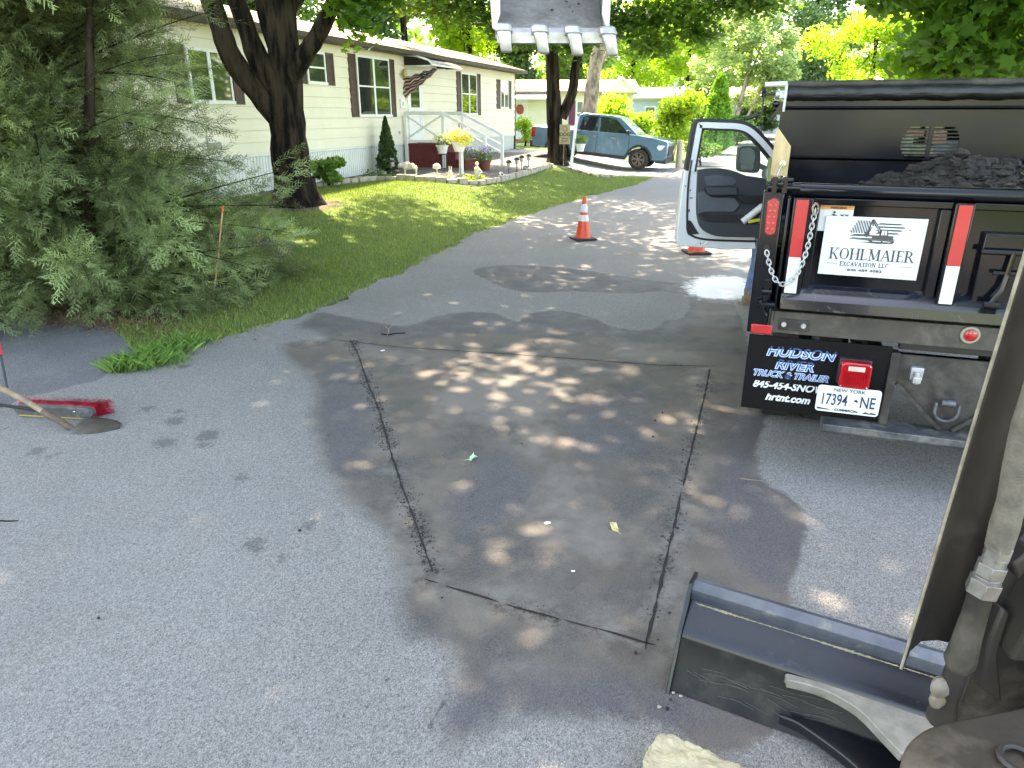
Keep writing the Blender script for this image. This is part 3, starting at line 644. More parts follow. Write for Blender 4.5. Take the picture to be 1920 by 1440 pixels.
def jbranch(s, a, ln, el, droop, dens, tone0, zlift=0):
    d = Vector((math.cos(a)*math.cos(el), math.sin(a)*math.cos(el), math.sin(el))); pts = []; n = 9
    for i in range(n+1):
        t = i/n; pts.append(s+d*ln*t+Vector((0, 0, -droop*t*t*ln+zlift*t**3)))
    mb.tube(pts, [.015*(1-.8*i/n) for i in range(n+1)], 5)
    for i in range(int(ln*dens)):
        t = rj.random()**.75
        k = t*n; j = min(int(k), n-1); p = pts[j].lerp(pts[j+1], k-j); ax = (pts[j+1]-pts[j]).normalized()
        off = Vector((rj.gauss(0, 1), rj.gauss(0, 1), rj.gauss(0, .65))).normalized()
        dd = (ax*rj.uniform(.5, 1.3)+off*rj.uniform(.5, 1.0)+Vector((0, 0, rj.uniform(-.25, .2))))
        w_ = .36*(1-t*.35)
        p2 = p+off*rj.random()*w_*.8
        if p2.z < .02: p2.z = rj.uniform(.02, .15)
        JP.append(tuple(p2)); JD.append(tuple(dd.normalized())); JS.append(rj.uniform(.12, .30)); JT.append(max(0, min(1, tone0+rj.uniform(-.22, .22)+.25*(t-.6))))
for i in range(320):
    z = rj.random()**1.1*4.4+.12; a = rj.uniform(-math.pi, math.pi)
    rad = 2.65*(1-z/6.6)**.8*rj.uniform(.62, 1.08)
    if -math.pi*.15 < a < math.pi*.55 and 1.0 < z < 2.3 and rj.random() < .45: continue
    el = R(rj.uniform(-8, 28)) if z < 2.5 else R(rj.uniform(5, 40))
    jbranch(Vector((rj.uniform(-.1, .1), rj.uniform(-.1, .1), z*.86)), a, rad, el, rj.uniform(.03, .28), 74, rj.choice((.25, .35, .5, .75)))
# long low branch reaching across the maple trunk and upper arms
jbranch(Vector((.4,-.1,.75)), R(-9), 2.65, R(17), .04, 30, .6)
jbranch(Vector((.4,-.1,.9)), R(4), 2.4, R(4), .05, 28, .35)
jbranch(Vector((.4,0,.5)), R(-28), 2.3, R(6), .12, 34, .45)
jbranch(Vector((.3,0,2.4)), R(0), 1.9, R(24), .1, 34, .3)
jbranch(Vector((.3,0,2.2)), R(-15), 1.6, R(22), .16, 34, .35)
for i in range(26):
    a = R(rj.uniform(-150, 20)); jbranch(Vector((.2,-.1,.1)), a, rj.uniform(1.4, 2.6), R(rj.uniform(4, 20)), .14, 30, rj.choice((.3, .45, .8)))
mk('trunk', mb, MT['bark'], je, ang=60)
sprays('foliage', np.array(JP), np.array(JD), np.array(JS), mjun, je, np.array(JT))
# fallen brown needles under the juniper
lit = []
for i in range(5200):
    q = random.uniform(-9, -5.2); a = random.uniform(5.0, 8.5)
    if random.random() < .5: q, a = random.gauss(-6.6, .8), random.gauss(5.35, .18)
    p = W(q, a); lit.append((p.x, p.y, gq(q, a)+.012))
P = np.array(lit); setp(grass_blades('needle_litter', P, .012, .009, foliage('brown_needles', (.09,.05,.025), (.19,.11,.06), (.32,.21,.12), .1), 3.5), 'brown fallen needles along the edge of the left driveway', 'needles', kind='stuff')
# ---- background planting
def bushcl(c, r, n, seed, k=.5): return clumps(c, (r[0]*.7, r[1]*.7, r[2]*.7), n, min(r)*k, seed)
fy = foliage('yellow_green_leaves', (.12,.20,.025), (.24,.36,.045), (.40,.50,.08), .5)
fg = foliage('mid_green_leaves', (.065,.13,.035), (.13,.22,.055), (.22,.33,.10), .4)
fd = foliage('dark_green_leaves', (.022,.05,.018), (.045,.09,.03), (.09,.15,.05), .3)
fp = foliage('pale_silvery_leaves', (.16,.24,.09), (.28,.38,.16), (.44,.52,.26), .35, (1.3,1.4,.8))
fb = foliage('bluish_green_leaves', (.03,.075,.035), (.06,.13,.06), (.11,.20,.09), .3)
def bgtree(u, v0, v1, y, wpx, mat, label, seed, nl=5200, size=.34, name='tree', ratio=1., cat='tree', bark=None, nc=26, zb=None, branches=6, k=.34):
    """a tree centred on column u, crown from v1 (low) up to v0 (high), at distance y"""
    pb = at_y(u, v1, y); pt = at_y(u, v0, y); wd = wpx*y/F_PX*.5; z0 = max(pb.z, .8); z1 = pt.z
    g = gz(pb.x, y); c = (pb.x, y, (z0+z1)/2); rad = (wd, wd*.8, max(.3, (z1-z0)/2))
    cl = clumps(c, (rad[0]*.78, rad[1]*.78, rad[2]*.8), nc, min(rad)*k, seed)
    return tree(name, (pb.x, y, g), [(pb.x, y, g-.1), (pb.x+.1, y, g+(z0-g)*.6+.2), (pb.x, y, (z0+z1)/2), (pb.x-.1, y, z0+(z1-z0)*.75)], max(.05, .016*(z1-g)+.03), cl, int(nl*2.1), size*.62, mat, label, bark=bark, branches=branches, cat=cat, fl=False, flat=.3)
BG = [
 (505,-260,110,38,330,fg,'broad mid green tree behind the left part of the cream house roof',31,7000,.42),
 (640,-300,90,46,300,fp,'pale feathery tree rising behind the cream house roof near its middle',32,7500,.36),
 (760,-280,150,40,270,fb,'bluish green tree behind the cream house roof over its awning',33,7000,.40),
 (880,-200,190,37,230,fy,'yellow green tree behind the far end of the cream house roof',34,7000,.34),
 (985,-120,225,50,190,fd,'dark green tree above the pink roofed house left of the twin stemmed maple',35,6500,.46),
 (1085,-60,200,52,190,fg,'mid green tree right behind the pink roofed house',36,6000,.40),
 (1180,-140,240,56,230,fy,'bright yellow green tree behind the blue house',37,7000,.42),
 (1280,-100,250,60,190,fy,'tall yellow green tree left of the feathery pale tree',38,6000,.44),
 (1500,-160,250,62,230,fb,'dark bluish tree right of the feathery pale tree',39,7000,.46),
 (1610,-30,290,46,260,fy,'yellow leafed tree behind the headboard of the dump truck',40,8000,.34),
 (1740,-260,290,58,300,fd,'dark tree far behind the dump truck',41,6500,.55),
 (1900,-260,290,50,300,fg,'green tree at the right edge behind the dump truck',42,6500,.5),
 (420,-300,150,36,300,fd,'dark tree behind the roof above the juniper',43,6000,.45),
 (250,-300,170,34,320,fg,'green tree behind the roof at far left',44,5000,.5),
]
for b in BG: bgtree(*b[:6], b[6], b[7], b[8], b[9])
# feathery pale tree with visible stems
pc = at_y(1385, 130, 44); g = gz(pc.x, 44)
cl = clumps((pc.x, 44, 5.4), (3.4, 2.2, 3.0), 46, .75, 51)
cl += [(pc.x+.7,44,8.3,.7,.6,.7), (pc.x-.6,44,7.9,.8,.6,.7)]
bx = at_y(1377, 225, 44).x
tree('feathery_tree', (bx, 44, g), [(bx,44,g-.1),(bx+.1,44,g+1.6),(bx+.5,44,4.6),(bx+.7,44,6.5)], .12, cl, 15000, .22, fp, 'pale feathery many stemmed tree behind the open truck door', bark=MT['barkpale'], fl=False, branches=10,
     limbs=[([(bx-.1,44,g),(bx-.7,44,3.2),(bx-1.2,44,5.2)], .08, .04), ([(bx+.1,44,g),(bx+1.1,44,2.8),(bx+2.0,44,4.6)], .08, .04), ([(bx,44,g+.2),(bx+.4,44,3.2),(bx+1.2,44,6)], .08, .04)])
# columnar arborvitae behind the door
def columnar(name, base, h, r, n, mat, label, size=.12, pw=.75, cat='shrub'):
    e = empty(name, base, 0, label, cat); t = rng.random(n)**.8; a = rng.uniform(0, 2*np.pi, n)
    rr_ = r*np.minimum(1, (t*9)**.5)*(1-t)**pw*(1+.12*np.sin(a*5+t*17)+.08*np.sin(a*3-t*31))*np.sqrt(rng.uniform(.45, 1, n))
    P = np.stack([rr_*np.cos(a), rr_*np.sin(a), t*h+.03], 1)
    leaves('foliage', P, size, mat, e, QUAD, -.2)
    mb = MB(); mb.tube([(0,0,-.05),(0,0,h*.85)], [r*.12, .01], 7); mk('stem', mb, MT['bark'], e); return e
pb = at_y(1341, 262, 34); columnar('arborvitae', (pb.x, 34, gz(pb.x,34)), at_y(1345,138,34).z-gz(pb.x,34), .78, 7000, foliage('arborvitae_leaves', (.07,.17,.02), (.12,.27,.03), (.20,.38,.05), .35), 'tall narrow bright green arborvitae seen above the open truck door', .14, .5)
p = W(-9.75, 18.1); columnar('dwarf_spruce', (p.x, p.y, gq(-9.75,18.1)), 1.42, .34, 5200, fd, 'small dark cone shaped evergreen against the white skirting', .075, .85)
def bush(name, u, v, y, w_, h, mat, label, seed, n=2600, size=.12, z=None, cat='bush'):
    p = at_y(u, v, y); g = gz(p.x, y) if z is None else z
    cl = clumps((p.x, y, g+h*.52), (w_*.34, w_*.34, h*.32), 16, min(w_, h)*.2, seed)
    e = empty(name, (p.x, y, g), 0, label, cat); mb = MB()
    for i in range(6): c = cl[i]; limb(mb, [(random.uniform(-.05,.05),0,-.03), ((c[0]-p.x)*.4,(c[1]-y)*.4,(c[2]-g)*.6), (c[0]-p.x,c[1]-y,c[2]-g)], .02, .006, 5)
    mk('stems', mb, MT['bark'], e)
    P, ix = clump_pts(cl, n, .5); P = P-np.array((p.x, y, g)); P[:, 2] = np.maximum(P[:, 2], .03)
    leaves('foliage', P, size, mat, e, OVAL, .2); return e
bush('leafy_shrub', 612, 300, 16.9, 1.0, .75, fg, 'low leafy green shrub between the maple trunk and the small cone evergreen', 61, 2600, .11)
bush('yellow_shrub', 1265, 240, 30, 2.5, 3.0, fy, 'tall yellow green shrub between the pickup nose and the truck door', 62, 7000, .15)
bush('yellow_shrub', 1150, 215, 34, 2.6, 2.6, fy, 'rounded yellow green shrub above the cab of the blue pickup', 63, 5000, .16)
bush('yellow_shrub', 1205, 225, 36, 2.0, 2.1, fy, 'yellow green shrub in front of the blue house', 64, 4000, .15)
bush('green_shrub', 1315, 300, 27.5, 1.3, 1.25, fg, 'low green shrub at the road edge left of the open truck door', 65, 3200, .12)
bush('green_shrub', 1385, 240, 42, 3.0, 1.9, fg, 'green shrub below the pale feathery tree seen through the door window', 66, 3500, .2)
bush('green_shrub', 1425, 238, 48, 3.4, 2.6, fd, 'dark shrub mass at the bend of the road seen past the truck door', 67, 3800, .24)
bush('green_shrub', 1300, 225, 45, 3.6, 3.4, fg, 'wide green shrub behind the tall yellow green shrub', 68, 4500, .22)
bush('tall_plant', 985, 250, 34, 1.2, 1.6, fy, 'tall yellow flowering plant beside the steps of the pink roofed house', 69, 1800, .1)
# trees behind the photographer, seen only in the truck's gloss
for i, (q, a, lab) in enumerate(((-9, -14, 'tree behind the excavator on the left side of the road'), (9, -18, 'tree behind the excavator on the right side of the road'))):
    p = W(q, a); cl = clumps((p.x, p.y, 5.5), (3.2, 3.2, 2.6), 22, 1.1, 80+i)
    tree('shade_tree', tuple(p), [p-Vector((0,0,.1)), p+Vector((0,0,3)), p+Vector((.2,0,6))], .25, cl, 5200, .32, fg, lab)
# lawns far off: sunlit grass is the ground sheet; wood mass closing the view
wm = []
for i in range(46):
    a = R(-75+150*i/45); d = random.uniform(88, 104); h = random.uniform(9, 15)
    wm.append((d*math.sin(a), d*math.cos(a), h*.5, 5.5, 4.5, h*.55))
P, ix = clump_pts(wm, 30000, .7); P[:, 2] = np.maximum(P[:, 2], .3)
setp(leaves('wood', P, 1.25, fg, None, QUAD, .2, attr=rng.random(len(wm))[ix]*.7+rng.random(len(P))*.3), 'distant mixed green wood closing the view behind the houses', 'woodland', kind='stuff')
# ---------------------------------------------------------------- the cream house (a = along the street, wall plane q = -10.2)
QW = -10.2; A0 = 7.2; A1 = 30.35
hs = empty('mobile_home', W(QW, A0), -AZ, 'long cream mobile home with brown shutters and white skirting', 'house')
def HL(a): return a-A0
DPT = 4.3
cream = pm('cream_lap_siding', (.72,.68,.56), (.67,.63,.51), 1.3, .55, bmp=.06, bs=60)
wl = MB(); z = 1.22; bh = .235
while z < 3.62:
    z1 = min(z+bh, 3.66); wl.prism([(-.1, 0, z), (.022, 0, z), (.004, 0, z1-.006), (-.014, 0, z1-.007), (-.014, 0, z1), (-.1, 0, z1)], (0, HL(A1), 0)); z += bh
wl.b2(-DPT, -.1, 0, HL(A1), 1.22, 3.66)
mk('wall', wl, cream, hs, smooth=False)
jl = MB(); rj = random.Random(4)
for i in range(44):
    k = rj.randrange(10); a = rj.uniform(.4, HL(A1)-.3); z = 1.22+k*bh; jl.b2(.0, .0115, a, a+.004, z+.01, z+bh-.02)
0 and mk('siding_joint', jl, pm('siding_joint_dark', (.30,.27,.19)), hs, smooth=False)
cg = MB(); cg.b2(-.06, .03, HL(A1)-.07, HL(A1)+.03, .45, 3.66); mk('downspout', cg, MT['trimdark'], hs, bevel=.006)
sk = MB(); a = 0
while a < HL(A1)-.02:
    sk.add([(-.02,a,.25),(-.02,a+.045,.25),(-.035,a+.05,.25),(-.035,a+.095,.25),(-.02,a+.1,.25),(-.02,a,1.2),(-.02,a+.045,1.2),(-.035,a+.05,1.2),(-.035,a+.095,1.2),(-.02,a+.1,1.2)], [(i,i+1,i+6,i+5) for i in range(4)]); a += .1
sk.b2(-DPT+.05, -.04, .02, HL(A1)-.02, .25, 1.2); sk.b2(-.03, .016, 0, HL(A1), 1.17, 1.217)
mk('skirting', sk, MT['skirt'], hs, smooth=False)
rf = MB(); rz = 3.68; pit = .27
rf.prism([(.42, 0, rz-.035), (.42, 0, rz+.02), (-DPT/2, 0, rz+.02+(DPT/2+.42)*pit), (-DPT-.42, 0, rz+.02), (-DPT-.42, 0, rz-.035), (-DPT/2, 0, rz-.035+(DPT/2+.42)*pit-.02)], (0, HL(A1)+.35, 0))
rf.xf(lambda p: p+Vector((0, -.05, 0)))
mk('roof', rf, MT['roof'], hs, smooth=False)
gb = MB(); gb.prism([(-.0, HL(A1)-.06, 3.66), (-DPT, HL(A1)-.06, 3.66), (-DPT/2, HL(A1)-.06, 3.66+(DPT/2)*pit)], (0, .05, 0)); mk('gable', gb, cream, hs, smooth=False)
fs = MB(); fs.b2(.424, .45, -.05, HL(A1)+.33, rz-.10, rz+.015); fs.b2(.0, .42, -.05, HL(A1)+.30, rz-.10, rz-.08); mk('fascia', fs, MT['trimdark'], hs, bevel=.004)
# roof vent
vt = MB(); vt.box((-1.1, HL(15.8), rz+.55), (.45, .55, .16)); mk('roof_vent', vt, pm('rust_brown_vent', (.35,.17,.09)), hs, bevel=.02)
def curtain_pane(name, x, y0, y1, z0, z1, par, mat): m_ = MB(); m_.b2(x-.006, x, y0, y1, z0, z1); return mk(name, m_, mat, par, smooth=False)
blind = pm('pale_window_blind', (.42,.43,.40), (.32,.34,.32), 3, .6)
curt = pm('pale_curtain', (.36,.35,.28), (.12,.13,.12), 5, .8, stretch=(1, 9, .3), thr=(.35,.6))
glassp, N, L, B = newmat('window_pane'); B.inputs['Base Color'].default_value = (.02,.028,.025,1); B.inputs['Roughness'].default_value = .03; B.inputs['Specular IOR Level'].default_value = 1.
B.inputs['IOR'].default_value = 1.9
tr = N.new('ShaderNodeBsdfTransparent'); ms = N.new('ShaderNodeMixShader'); lw = N.new('ShaderNodeLayerWeight'); lw.inputs[0].default_value = .35
L.new(mth(N, L, 'ADD', lw.outputs['Facing'], .35, True), ms.inputs[0]); L.new(tr.outputs[0], ms.inputs[1]); L.new(B.outputs[0], ms.inputs[2]); L.new(ms.outputs[0], N['Material Output'].inputs[0])
def window(a0, a1, z0, z1, cols, rows, wood=None, back=None, frame='white'):
    y0, y1 = HL(a0), HL(a1); e = MB(); t = .055; mat = MT['white']
    e.b2(.0, .045, y0, y1, z1-t, z1); e.b2(.0, .06, y0-.02, y1+.02, z0-.02, z0+t*.8); e.b2(.0, .045, y0, y0+t, z0+t*.8, z1-t); e.b2(.0, .045, y1-t, y1, z0+t*.8, z1-t)
    for i in range(1, cols): c = y0+(y1-y0)*i/cols; e.b2(.0, .043, c-t*.8, c+t*.8, z0+t*.8, z1-t)
    for j in range(1, rows): c = z0+(z1-z0)*j/rows; e.b2(.0, .036, y0+t, y1-t, c-.02, c+.02)
    f = mk('window', e, mat, hs, bevel=.003, smooth=False)
    curtain_pane('pane', .031, y0+t, y1-t, z0+t, z1-t, f, glassp)
    curtain_pane('curtain', .0215, y0+t, y1-t, z0+t, z1-t, f, back or curt)
    return f
def shutter(a0, a1, z0, z1):
    e = MB(); y0, y1 = HL(a0), HL(a1); e.b2(.0, .03, y0, y1, z0, z1); e.b2(.03, .045, y0, y0+.045, z0, z1); e.b2(.03, .045, y1-.045, y1, z0, z1)
    z = z0+.04
    while z < z1-.04: e.prism([(.03, y0+.045, z), (.043, y0+.045, z+.004), (.03, y0+.045, z+.034)], (0, y1-y0-.09, 0)); z += .04
    mk('shutter', e, MT['shutter'], hs, smooth=False)
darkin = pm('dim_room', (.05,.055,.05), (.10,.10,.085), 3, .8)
window(8.2, 9.1, 2.1, 3.15, 2, 1); shutter(7.75, 8.15, 2.08, 3.18); shutter(9.15, 9.5, 2.08, 3.18)
window(11.5, 12.66, 2.21, 3.16, 2, 1); shutter(11.13, 11.46, 2.19, 3.18); shutter(12.70, 12.98, 2.19, 3.18)
window(15.3, 16.08, 2.68, 3.38, 1, 2, back=blind); shutter(14.95, 15.26, 2.66, 3.38); shutter(16.12, 16.44, 2.66, 3.38)
window(17.52, 19.28, 1.96, 3.44, 2, 2); shutter(17.14, 17.48, 1.94, 3.44); shutter(19.32, 19.58, 1.94, 3.44)
window(24.45, 25.92, 2.0, 3.36, 2, 2, back=darkin); shutter(24.08, 24.41, 1.98, 3.38); shutter(25.96, 26.28, 1.98, 3.38)
window(28.46, 29.4, 2.24, 3.26, 2, 1, back=blind); shutter(28.05, 28.42, 2.22, 3.28); shutter(29.44, 29.76, 2.22, 3.28)
# front door and storm door
d = MB(); y0, y1 = HL(20.35), HL(21.35); d.b2(0, .04, y0, y0+.09, 1.24, 3.16); d.b2(0, .04, y1-.09, y1, 1.24, 3.16); d.b2(0, .042, y0, y1, 3.16, 3.24)
dd = mk('door', d, MT['white'], hs, bevel=.004, smooth=False)
d = MB(); d.b2(.0, .03, y0+.09, y1-.09, 1.25, 1.42); d.b2(.0, .03, y0+.09, y0+.2, 1.42, 3.15); d.b2(.0, .03, y1-.2, y1-.09, 1.42, 3.15); d.b2(.0, .03, y0+.2, y1-.2, 2.12, 2.2); d.b2(.0,.02,y0+.2,y1-.2,1.42,2.12); d.b2(0,.03,y0+.2,y1-.2,3.05,3.15)
mk('door_leaf', d, MT['white'], dd, bevel=.004, smooth=False)
curtain_pane('pane', .022, y0+.2, y1-.2, 2.2, 3.05, dd, glassp); curtain_pane('curtain', .012, y0+.2, y1-.2, 2.2, 3.05, dd, curt)
# awning
aw = MB(); ya, yb = HL(20.25), HL(22.5); prof = [(.02, 3.58), (.45, 3.53), (.78, 3.43), (.86, 3.36), (.84, 3.33), (.02, 3.33)]
n = 22
for i in range(n):
    s0 = ya+(yb-ya)*i/n; s1 = s0+(yb-ya)/n*.62; o = .0; aw.add([(x, s0, z) for x, z in prof[:4]]+[(x, s1, z) for x, z in prof[:4]], [(j, j+1, j+5, j+4) for j in range(3)])
    s2 = ya+(yb-ya)*(i+1)/n; aw.add([(x-.0, s1, z-.02) for x, z in prof[:4]]+[(x, s2, z-.02) for x, z in prof[:4]], [(j, j+1, j+5, j+4) for j in range(3)])
awn = mk('awning', aw, pm('beige_awning_metal', (.42,.40,.34), (.33,.31,.26), 6, .5), hs, smooth=False)
for y_ in (ya-.02, yb): mk('end_panel', MB().prism([(x, y_, z) for x, z in prof], (0, .02, 0)), pm('black_panel', (.014,.014,.014)), awn, smooth=False)
e = MB(); e.tube([(.02, ya-.03, 3.60), (.45, ya-.03, 3.56), (.80, ya-.03, 3.46), (.89, ya-.03, 3.36), (.84, ya-.03, 3.30), (.02, ya-.03, 3.31)], .022, 6); e.tube([(.88, ya, 3.335), (.88, yb, 3.335)], .024, 6)
mk('edge_trim', e, MT['white'], awn)
for (a, z, nm, s) in ((11.9, 1.42, 'access_panel', (.48, .2)), ):
    e = MB(); e.b2(.01, .035, HL(a)-s[0]/2, HL(a)+s[0]/2, z-s[1]/2, z+s[1]/2); f = mk(nm, e, MT['white'], hs, bevel=.004)
    e = MB(); e.b2(.035, .041, HL(a)-s[0]/2+.03, HL(a)+s[0]/2-.03, z-s[1]/2+.03, z+s[1]/2-.03); mk('panel', e, pm('dull_tan_panel', (.30,.27,.22)), f)
e = MB(); e.b2(.01, .05, HL(19.85), HL(20.12), 2.18, 2.42); f = mk('number_plate', e, MT['white'], hs, bevel=.006)
e = MB(); e.b2(.05, .054, HL(19.95), HL(20.03), 2.25, 2.35); mk('numeral', e, pm('faded_grey', (.4,.4,.38)), f)
e = MB(); e.b2(.01, .05, HL(19.68), HL(19.76), 1.48, 1.56); mk('outlet_cover', e, MT['galv'], hs, bevel=.006)
e = MB(); e.lathe([(.0,0),(.05,.02),(.075,.12),(.05,.22),(.02,.25)], (.12, HL(20.02), 2.98), 12); mk('porch_light', e, pm('brassy_lamp', (.45,.36,.16), metal=.5), hs)
# ---- porch with steps
po = empty('porch', W(-10.15, 20.1, .45), -AZ, 'dark red porch deck and steps with white railings at the cream house door', 'porch')
def PL(q, a, z): return (q+10.15, a-20.1, z-.45)
def pbox(mb, q0, q1, a0, a1, z0, z1): mb.b2(q0+10.15, q1+10.15, a0-20.1, a1-20.1, z0-.45, z1-.45)
e = MB(); pbox(e, -10.15, -8.93, 20.0, 21.45, 1.14, 1.20); pbox(e, -10.12, -8.96, 20.03, 20.07, .3, 1.14); pbox(e, -10.12, -8.96, 21.38, 21.42, .3, 1.14); pbox(e, -9.0, -8.96, 20.07, 21.38, .3, 1.14); mk('deck', e, MT['maroon'], po, bevel=.006, smooth=False)
for i, zt in enumerate((.98, .77, .56)):
    e = MB(); q = -8.93+i*.36; pbox(e, q, q+.38, 20.03, 21.42, zt-.05, zt); pbox(e, q+.002, q+.35, 20.06, 21.39, .2, zt-.05); mk('step', e, MT['maroon'], po, bevel=.005, smooth=False)
def rail(p0, p1, w_=.05, h=.08): e = MB(); e.bar(PL(*p0), PL(*p1), w_, h); mk('rail', e, MT['white'], po, bevel=.004, smooth=False)
def rpost(q, a, z0, z1): e = MB(); e.bar(PL(q, a, z0), PL(q, a, z1), .085, .085); mk('railing_post', e, MT['white'], po, bevel=.004, smooth=False)
for a in (19.98, 21.45):
    if a < 20: rail((-10.12, a, 2.04), (-8.9, a, 2.04), .06, .10)
    rpost(-8.9, a, .4, 2.0); rpost(-7.62, a, .38, 1.40)
    rail((-8.9, a, 2.03), (-7.58, a, 1.41)); rail((-8.9, a, 1.50), (-7.62, a, .90), .035, .06)
rail((-10.12, 19.98, 1.27), (-8.95, 19.98, 1.27), .03, .07); rail((-10.1, 19.975, 1.32), (-8.95, 19.975, 1.98), .03, .05); rail((-10.1, 19.995, 1.98), (-8.95, 19.995, 1.32), .03, .05); rail((-10.12, 21.45, 2.04), (-8.9, 21.45, 2.04), .06, .10); rpost(-10.1, 19.98, .4, 2.0)
rail((-8.9, 21.45, 1.7), (-7.62, 21.45, 1.12), .035, .06)
e = MB(); pbox(e, -9.9, -9.1, 20.3, 21.0, 1.2, 1.25); mk('door_mat', e, MT['maroon'], po, bevel=.01)
# patio of dark pavers and its walk
p = MB()
cs = [(-8.9,19.6),(-6.75,16.7),(-6.65,19.0),(-6.75,23.3),(-10.1,23.3+4.5),(-10.1,19.6)]
n = 40; vs = []; fs = []
pv = [(-9.0,16.9),(-7.3,16.6),(-6.75,17.3),(-6.65,19.0),(-6.75,23.3),(-7.0,27.5),(-10.15,27.5),(-10.15,18.9),(-9.5,18.3)]
g_ = MB(); g_.add([W(q, a, gq(q, a)+.02) for q, a in pv], [tuple(range(len(pv)))]); 
bm = bmesh.new(); me = bpy.data.meshes.new('patio'); me.from_pydata(g_.v, [], g_.f); bm.from_mesh(me)
bmesh.ops.triangulate(bm, faces=bm.faces); bmesh.ops.subdivide_edges(bm, edges=bm.edges, cuts=5, use_grid_fill=True)
for v_ in bm.verts: v_.co.z = gz(v_.co.x, v_.co.y)+.02
bm.to_mesh(me); bm.free(); me.materials.append(MT['pavers']); o = bpy.data.objects.new('patio', me); col.objects.link(o); setp(o, kind='structure')
# edging stones
edge = [(-9.6,14.4),(-9.3,15.3),(-9.0,16.1),(-8.4,16.35),(-7.6,16.3),(-7.0,16.45),(-6.62,16.9),(-6.45,18.0),(-6.42,19.2),(-6.42,20.6),(-6.48,22),(-6.5,23.0)]
L_ = [0]
for i in range(1, len(edge)): L_.append(L_[-1]+math.hypot(edge[i][0]-edge[i-1][0], edge[i][1]-edge[i-1][1]))
def along(s): return (float(np.interp(s, L_, [e[0] for e in edge])), float(np.interp(s, L_, [e[1] for e in edge])))
s = 0; first = True; protos = []
for k in range(4):
    mb = MB(); l = .25; mb.box((0, 0, .06), (.15, l, .13)); mb.xf(lambda p: p+Vector((random.uniform(-.014,.014), random.uniform(-.014,.014), random.uniform(-.012,.012)))); protos.append(mb)
meshes = []
while s < L_[-1]:
    q, a = along(s); q2, a2 = along(min(s+.25, L_[-1]))
    ps = W(q, a, gq(q, a)+.0)
    if len(meshes) < 4:
        o = mk('edging_stone', protos[len(meshes)], MT['stone'], bevel=.018); meshes.append(o.data)
    else: o = bpy.data.objects.new('edging_stone', meshes[random.randrange(4)]); col.objects.link(o); b_ = o.modifiers.new('bevel', 'BEVEL'); b_.width = .018; b_.segments = 2
    o.location = ps; o.rotation_euler = (0, 0, -AZ-math.atan2(q2-q, a2-a)+random.uniform(-.08, .08)); o.scale = (random.uniform(.85, 1.15), random.uniform(.9, 1.06), random.uniform(.8, 1.25))
    setp(o, 'pale edging stone in the row bordering the paved bed by the cream house', 'stone', 'edging stones round the paved bed')
    s += .268
rs = MB()
# rocks round the foot of the twin stemmed maple and by the cone evergreen
def rock(x, y, r, mat, label, group):
    o = mk('rock', MB().ball((0, 0, 0), r, 8, (1, random.uniform(.6, 1), .55), .2), mat, smooth=False); o.location = (x, y, gz(x, y)+r*.2); o.rotation_euler = (0, 0, random.uniform(0, 3)); setp(o, label, 'rock', group)
for i in range(15):
    t = i/14; x = 1.9+1.35*t; y = 23.9-.9*math.sin(t*2.2)+random.uniform(-.1,.1); rock(x, y, random.uniform(.07, .13), MT['stone'] if i % 3 else MT['pot'], 'rough stone in the low ring at the foot of the white post by the pickup', 'stones round the white post')
for i in range(20):
    p = W(-9.75+random.uniform(-.1,.1), 14.9+.19*i); rock(p.x, p.y, random.uniform(.06, .12), MT['stone'], 'irregular grey stone along the bed under the cone evergreen', 'stones along the house bed')
# ---- flower pots and baskets
def flowers(name, parent, c, r, n, mat, size=.05, rz_=.7):
    P, ix = clump_pts([(c[0]+random.uniform(-1,1)*r[0]*.55, c[1]+random.uniform(-1,1)*r[1]*.55, c[2]+random.uniform(-.6,.8)*r[2]*.6, r[0]*.5, r[1]*.5, r[2]*.5) for _ in range(12)], n, .6)
    return leaves(name, P, size, mat, parent, OVAL, .2)
fpur = foliage('purple_petals', (.22,.12,.42), (.38,.24,.62), (.60,.48,.80), .3, (1,1,1)); fyel = foliage('yellow_petals', (.55,.55,.06), (.72,.72,.10), (.82,.80,.30), .45, (1,1,.8)); fpink = foliage('pale_pink_petals', (.62,.40,.50), (.70,.50,.62), (.75,.62,.70), .3, (1,1,1))
fwh = foliage('white_petals', (.6,.62,.5), (.7,.72,.6), (.8,.8,.72), .3, (1,1,1))
def potted(q, a, r, h, potm, label, fm, fr, zoff=0., nf=260, group=None, cat='potted plant', green=300, mix=None):
    b = W(q, a, gq(q, a)+.02+zoff); e = empty('flower_pot', b, 0, label, cat, group)
    mb = MB(); mb.lathe([(r*.68, 0), (r*.95, h*.86), (r*1.06, h*.86), (r*1.06, h), (r*.93, h), (r*.9, h*.9)], n=18); mk('pot', mb, potm, e)
    flowers('foliage', e, (0, 0, h+fr[2]*.5), fr, green, fg, .06); flowers('blossom', e, (0, 0, h+fr[2]*.75), (fr[0]*1.05, fr[1]*1.05, fr[2]), nf, fm, .05)
    if mix: flowers('blossom', e, (0, 0, h+fr[2]*.8), (fr[0]*1.1, fr[1]*1.1, fr[2]), nf//3, mix, .05)
    return e
potted(-7.98, 19.55, .17, .27, MT['pot'], 'clay pot of purple petunias, nearest the steps', fpur, (.3,.3,.26), mix=fwh)
potted(-7.72, 19.8, .15, .24, MT['pot'], 'smaller clay pot tucked between the two purple flower pots', fpur, (.2,.2,.18), nf=60)
potted(-7.48, 19.65, .16, .27, MT['pot'], 'clay pot of violet petunias, farthest right of the three', fpur, (.28,.28,.26), mix=fwh)
potted(-8.6, 19.2, .17, .22, MT['whitepot'], 'white pot of pale yellow flowers on a wire stand by the red deck', fwh, (.32,.32,.22), zoff=.45, mix=fyel)
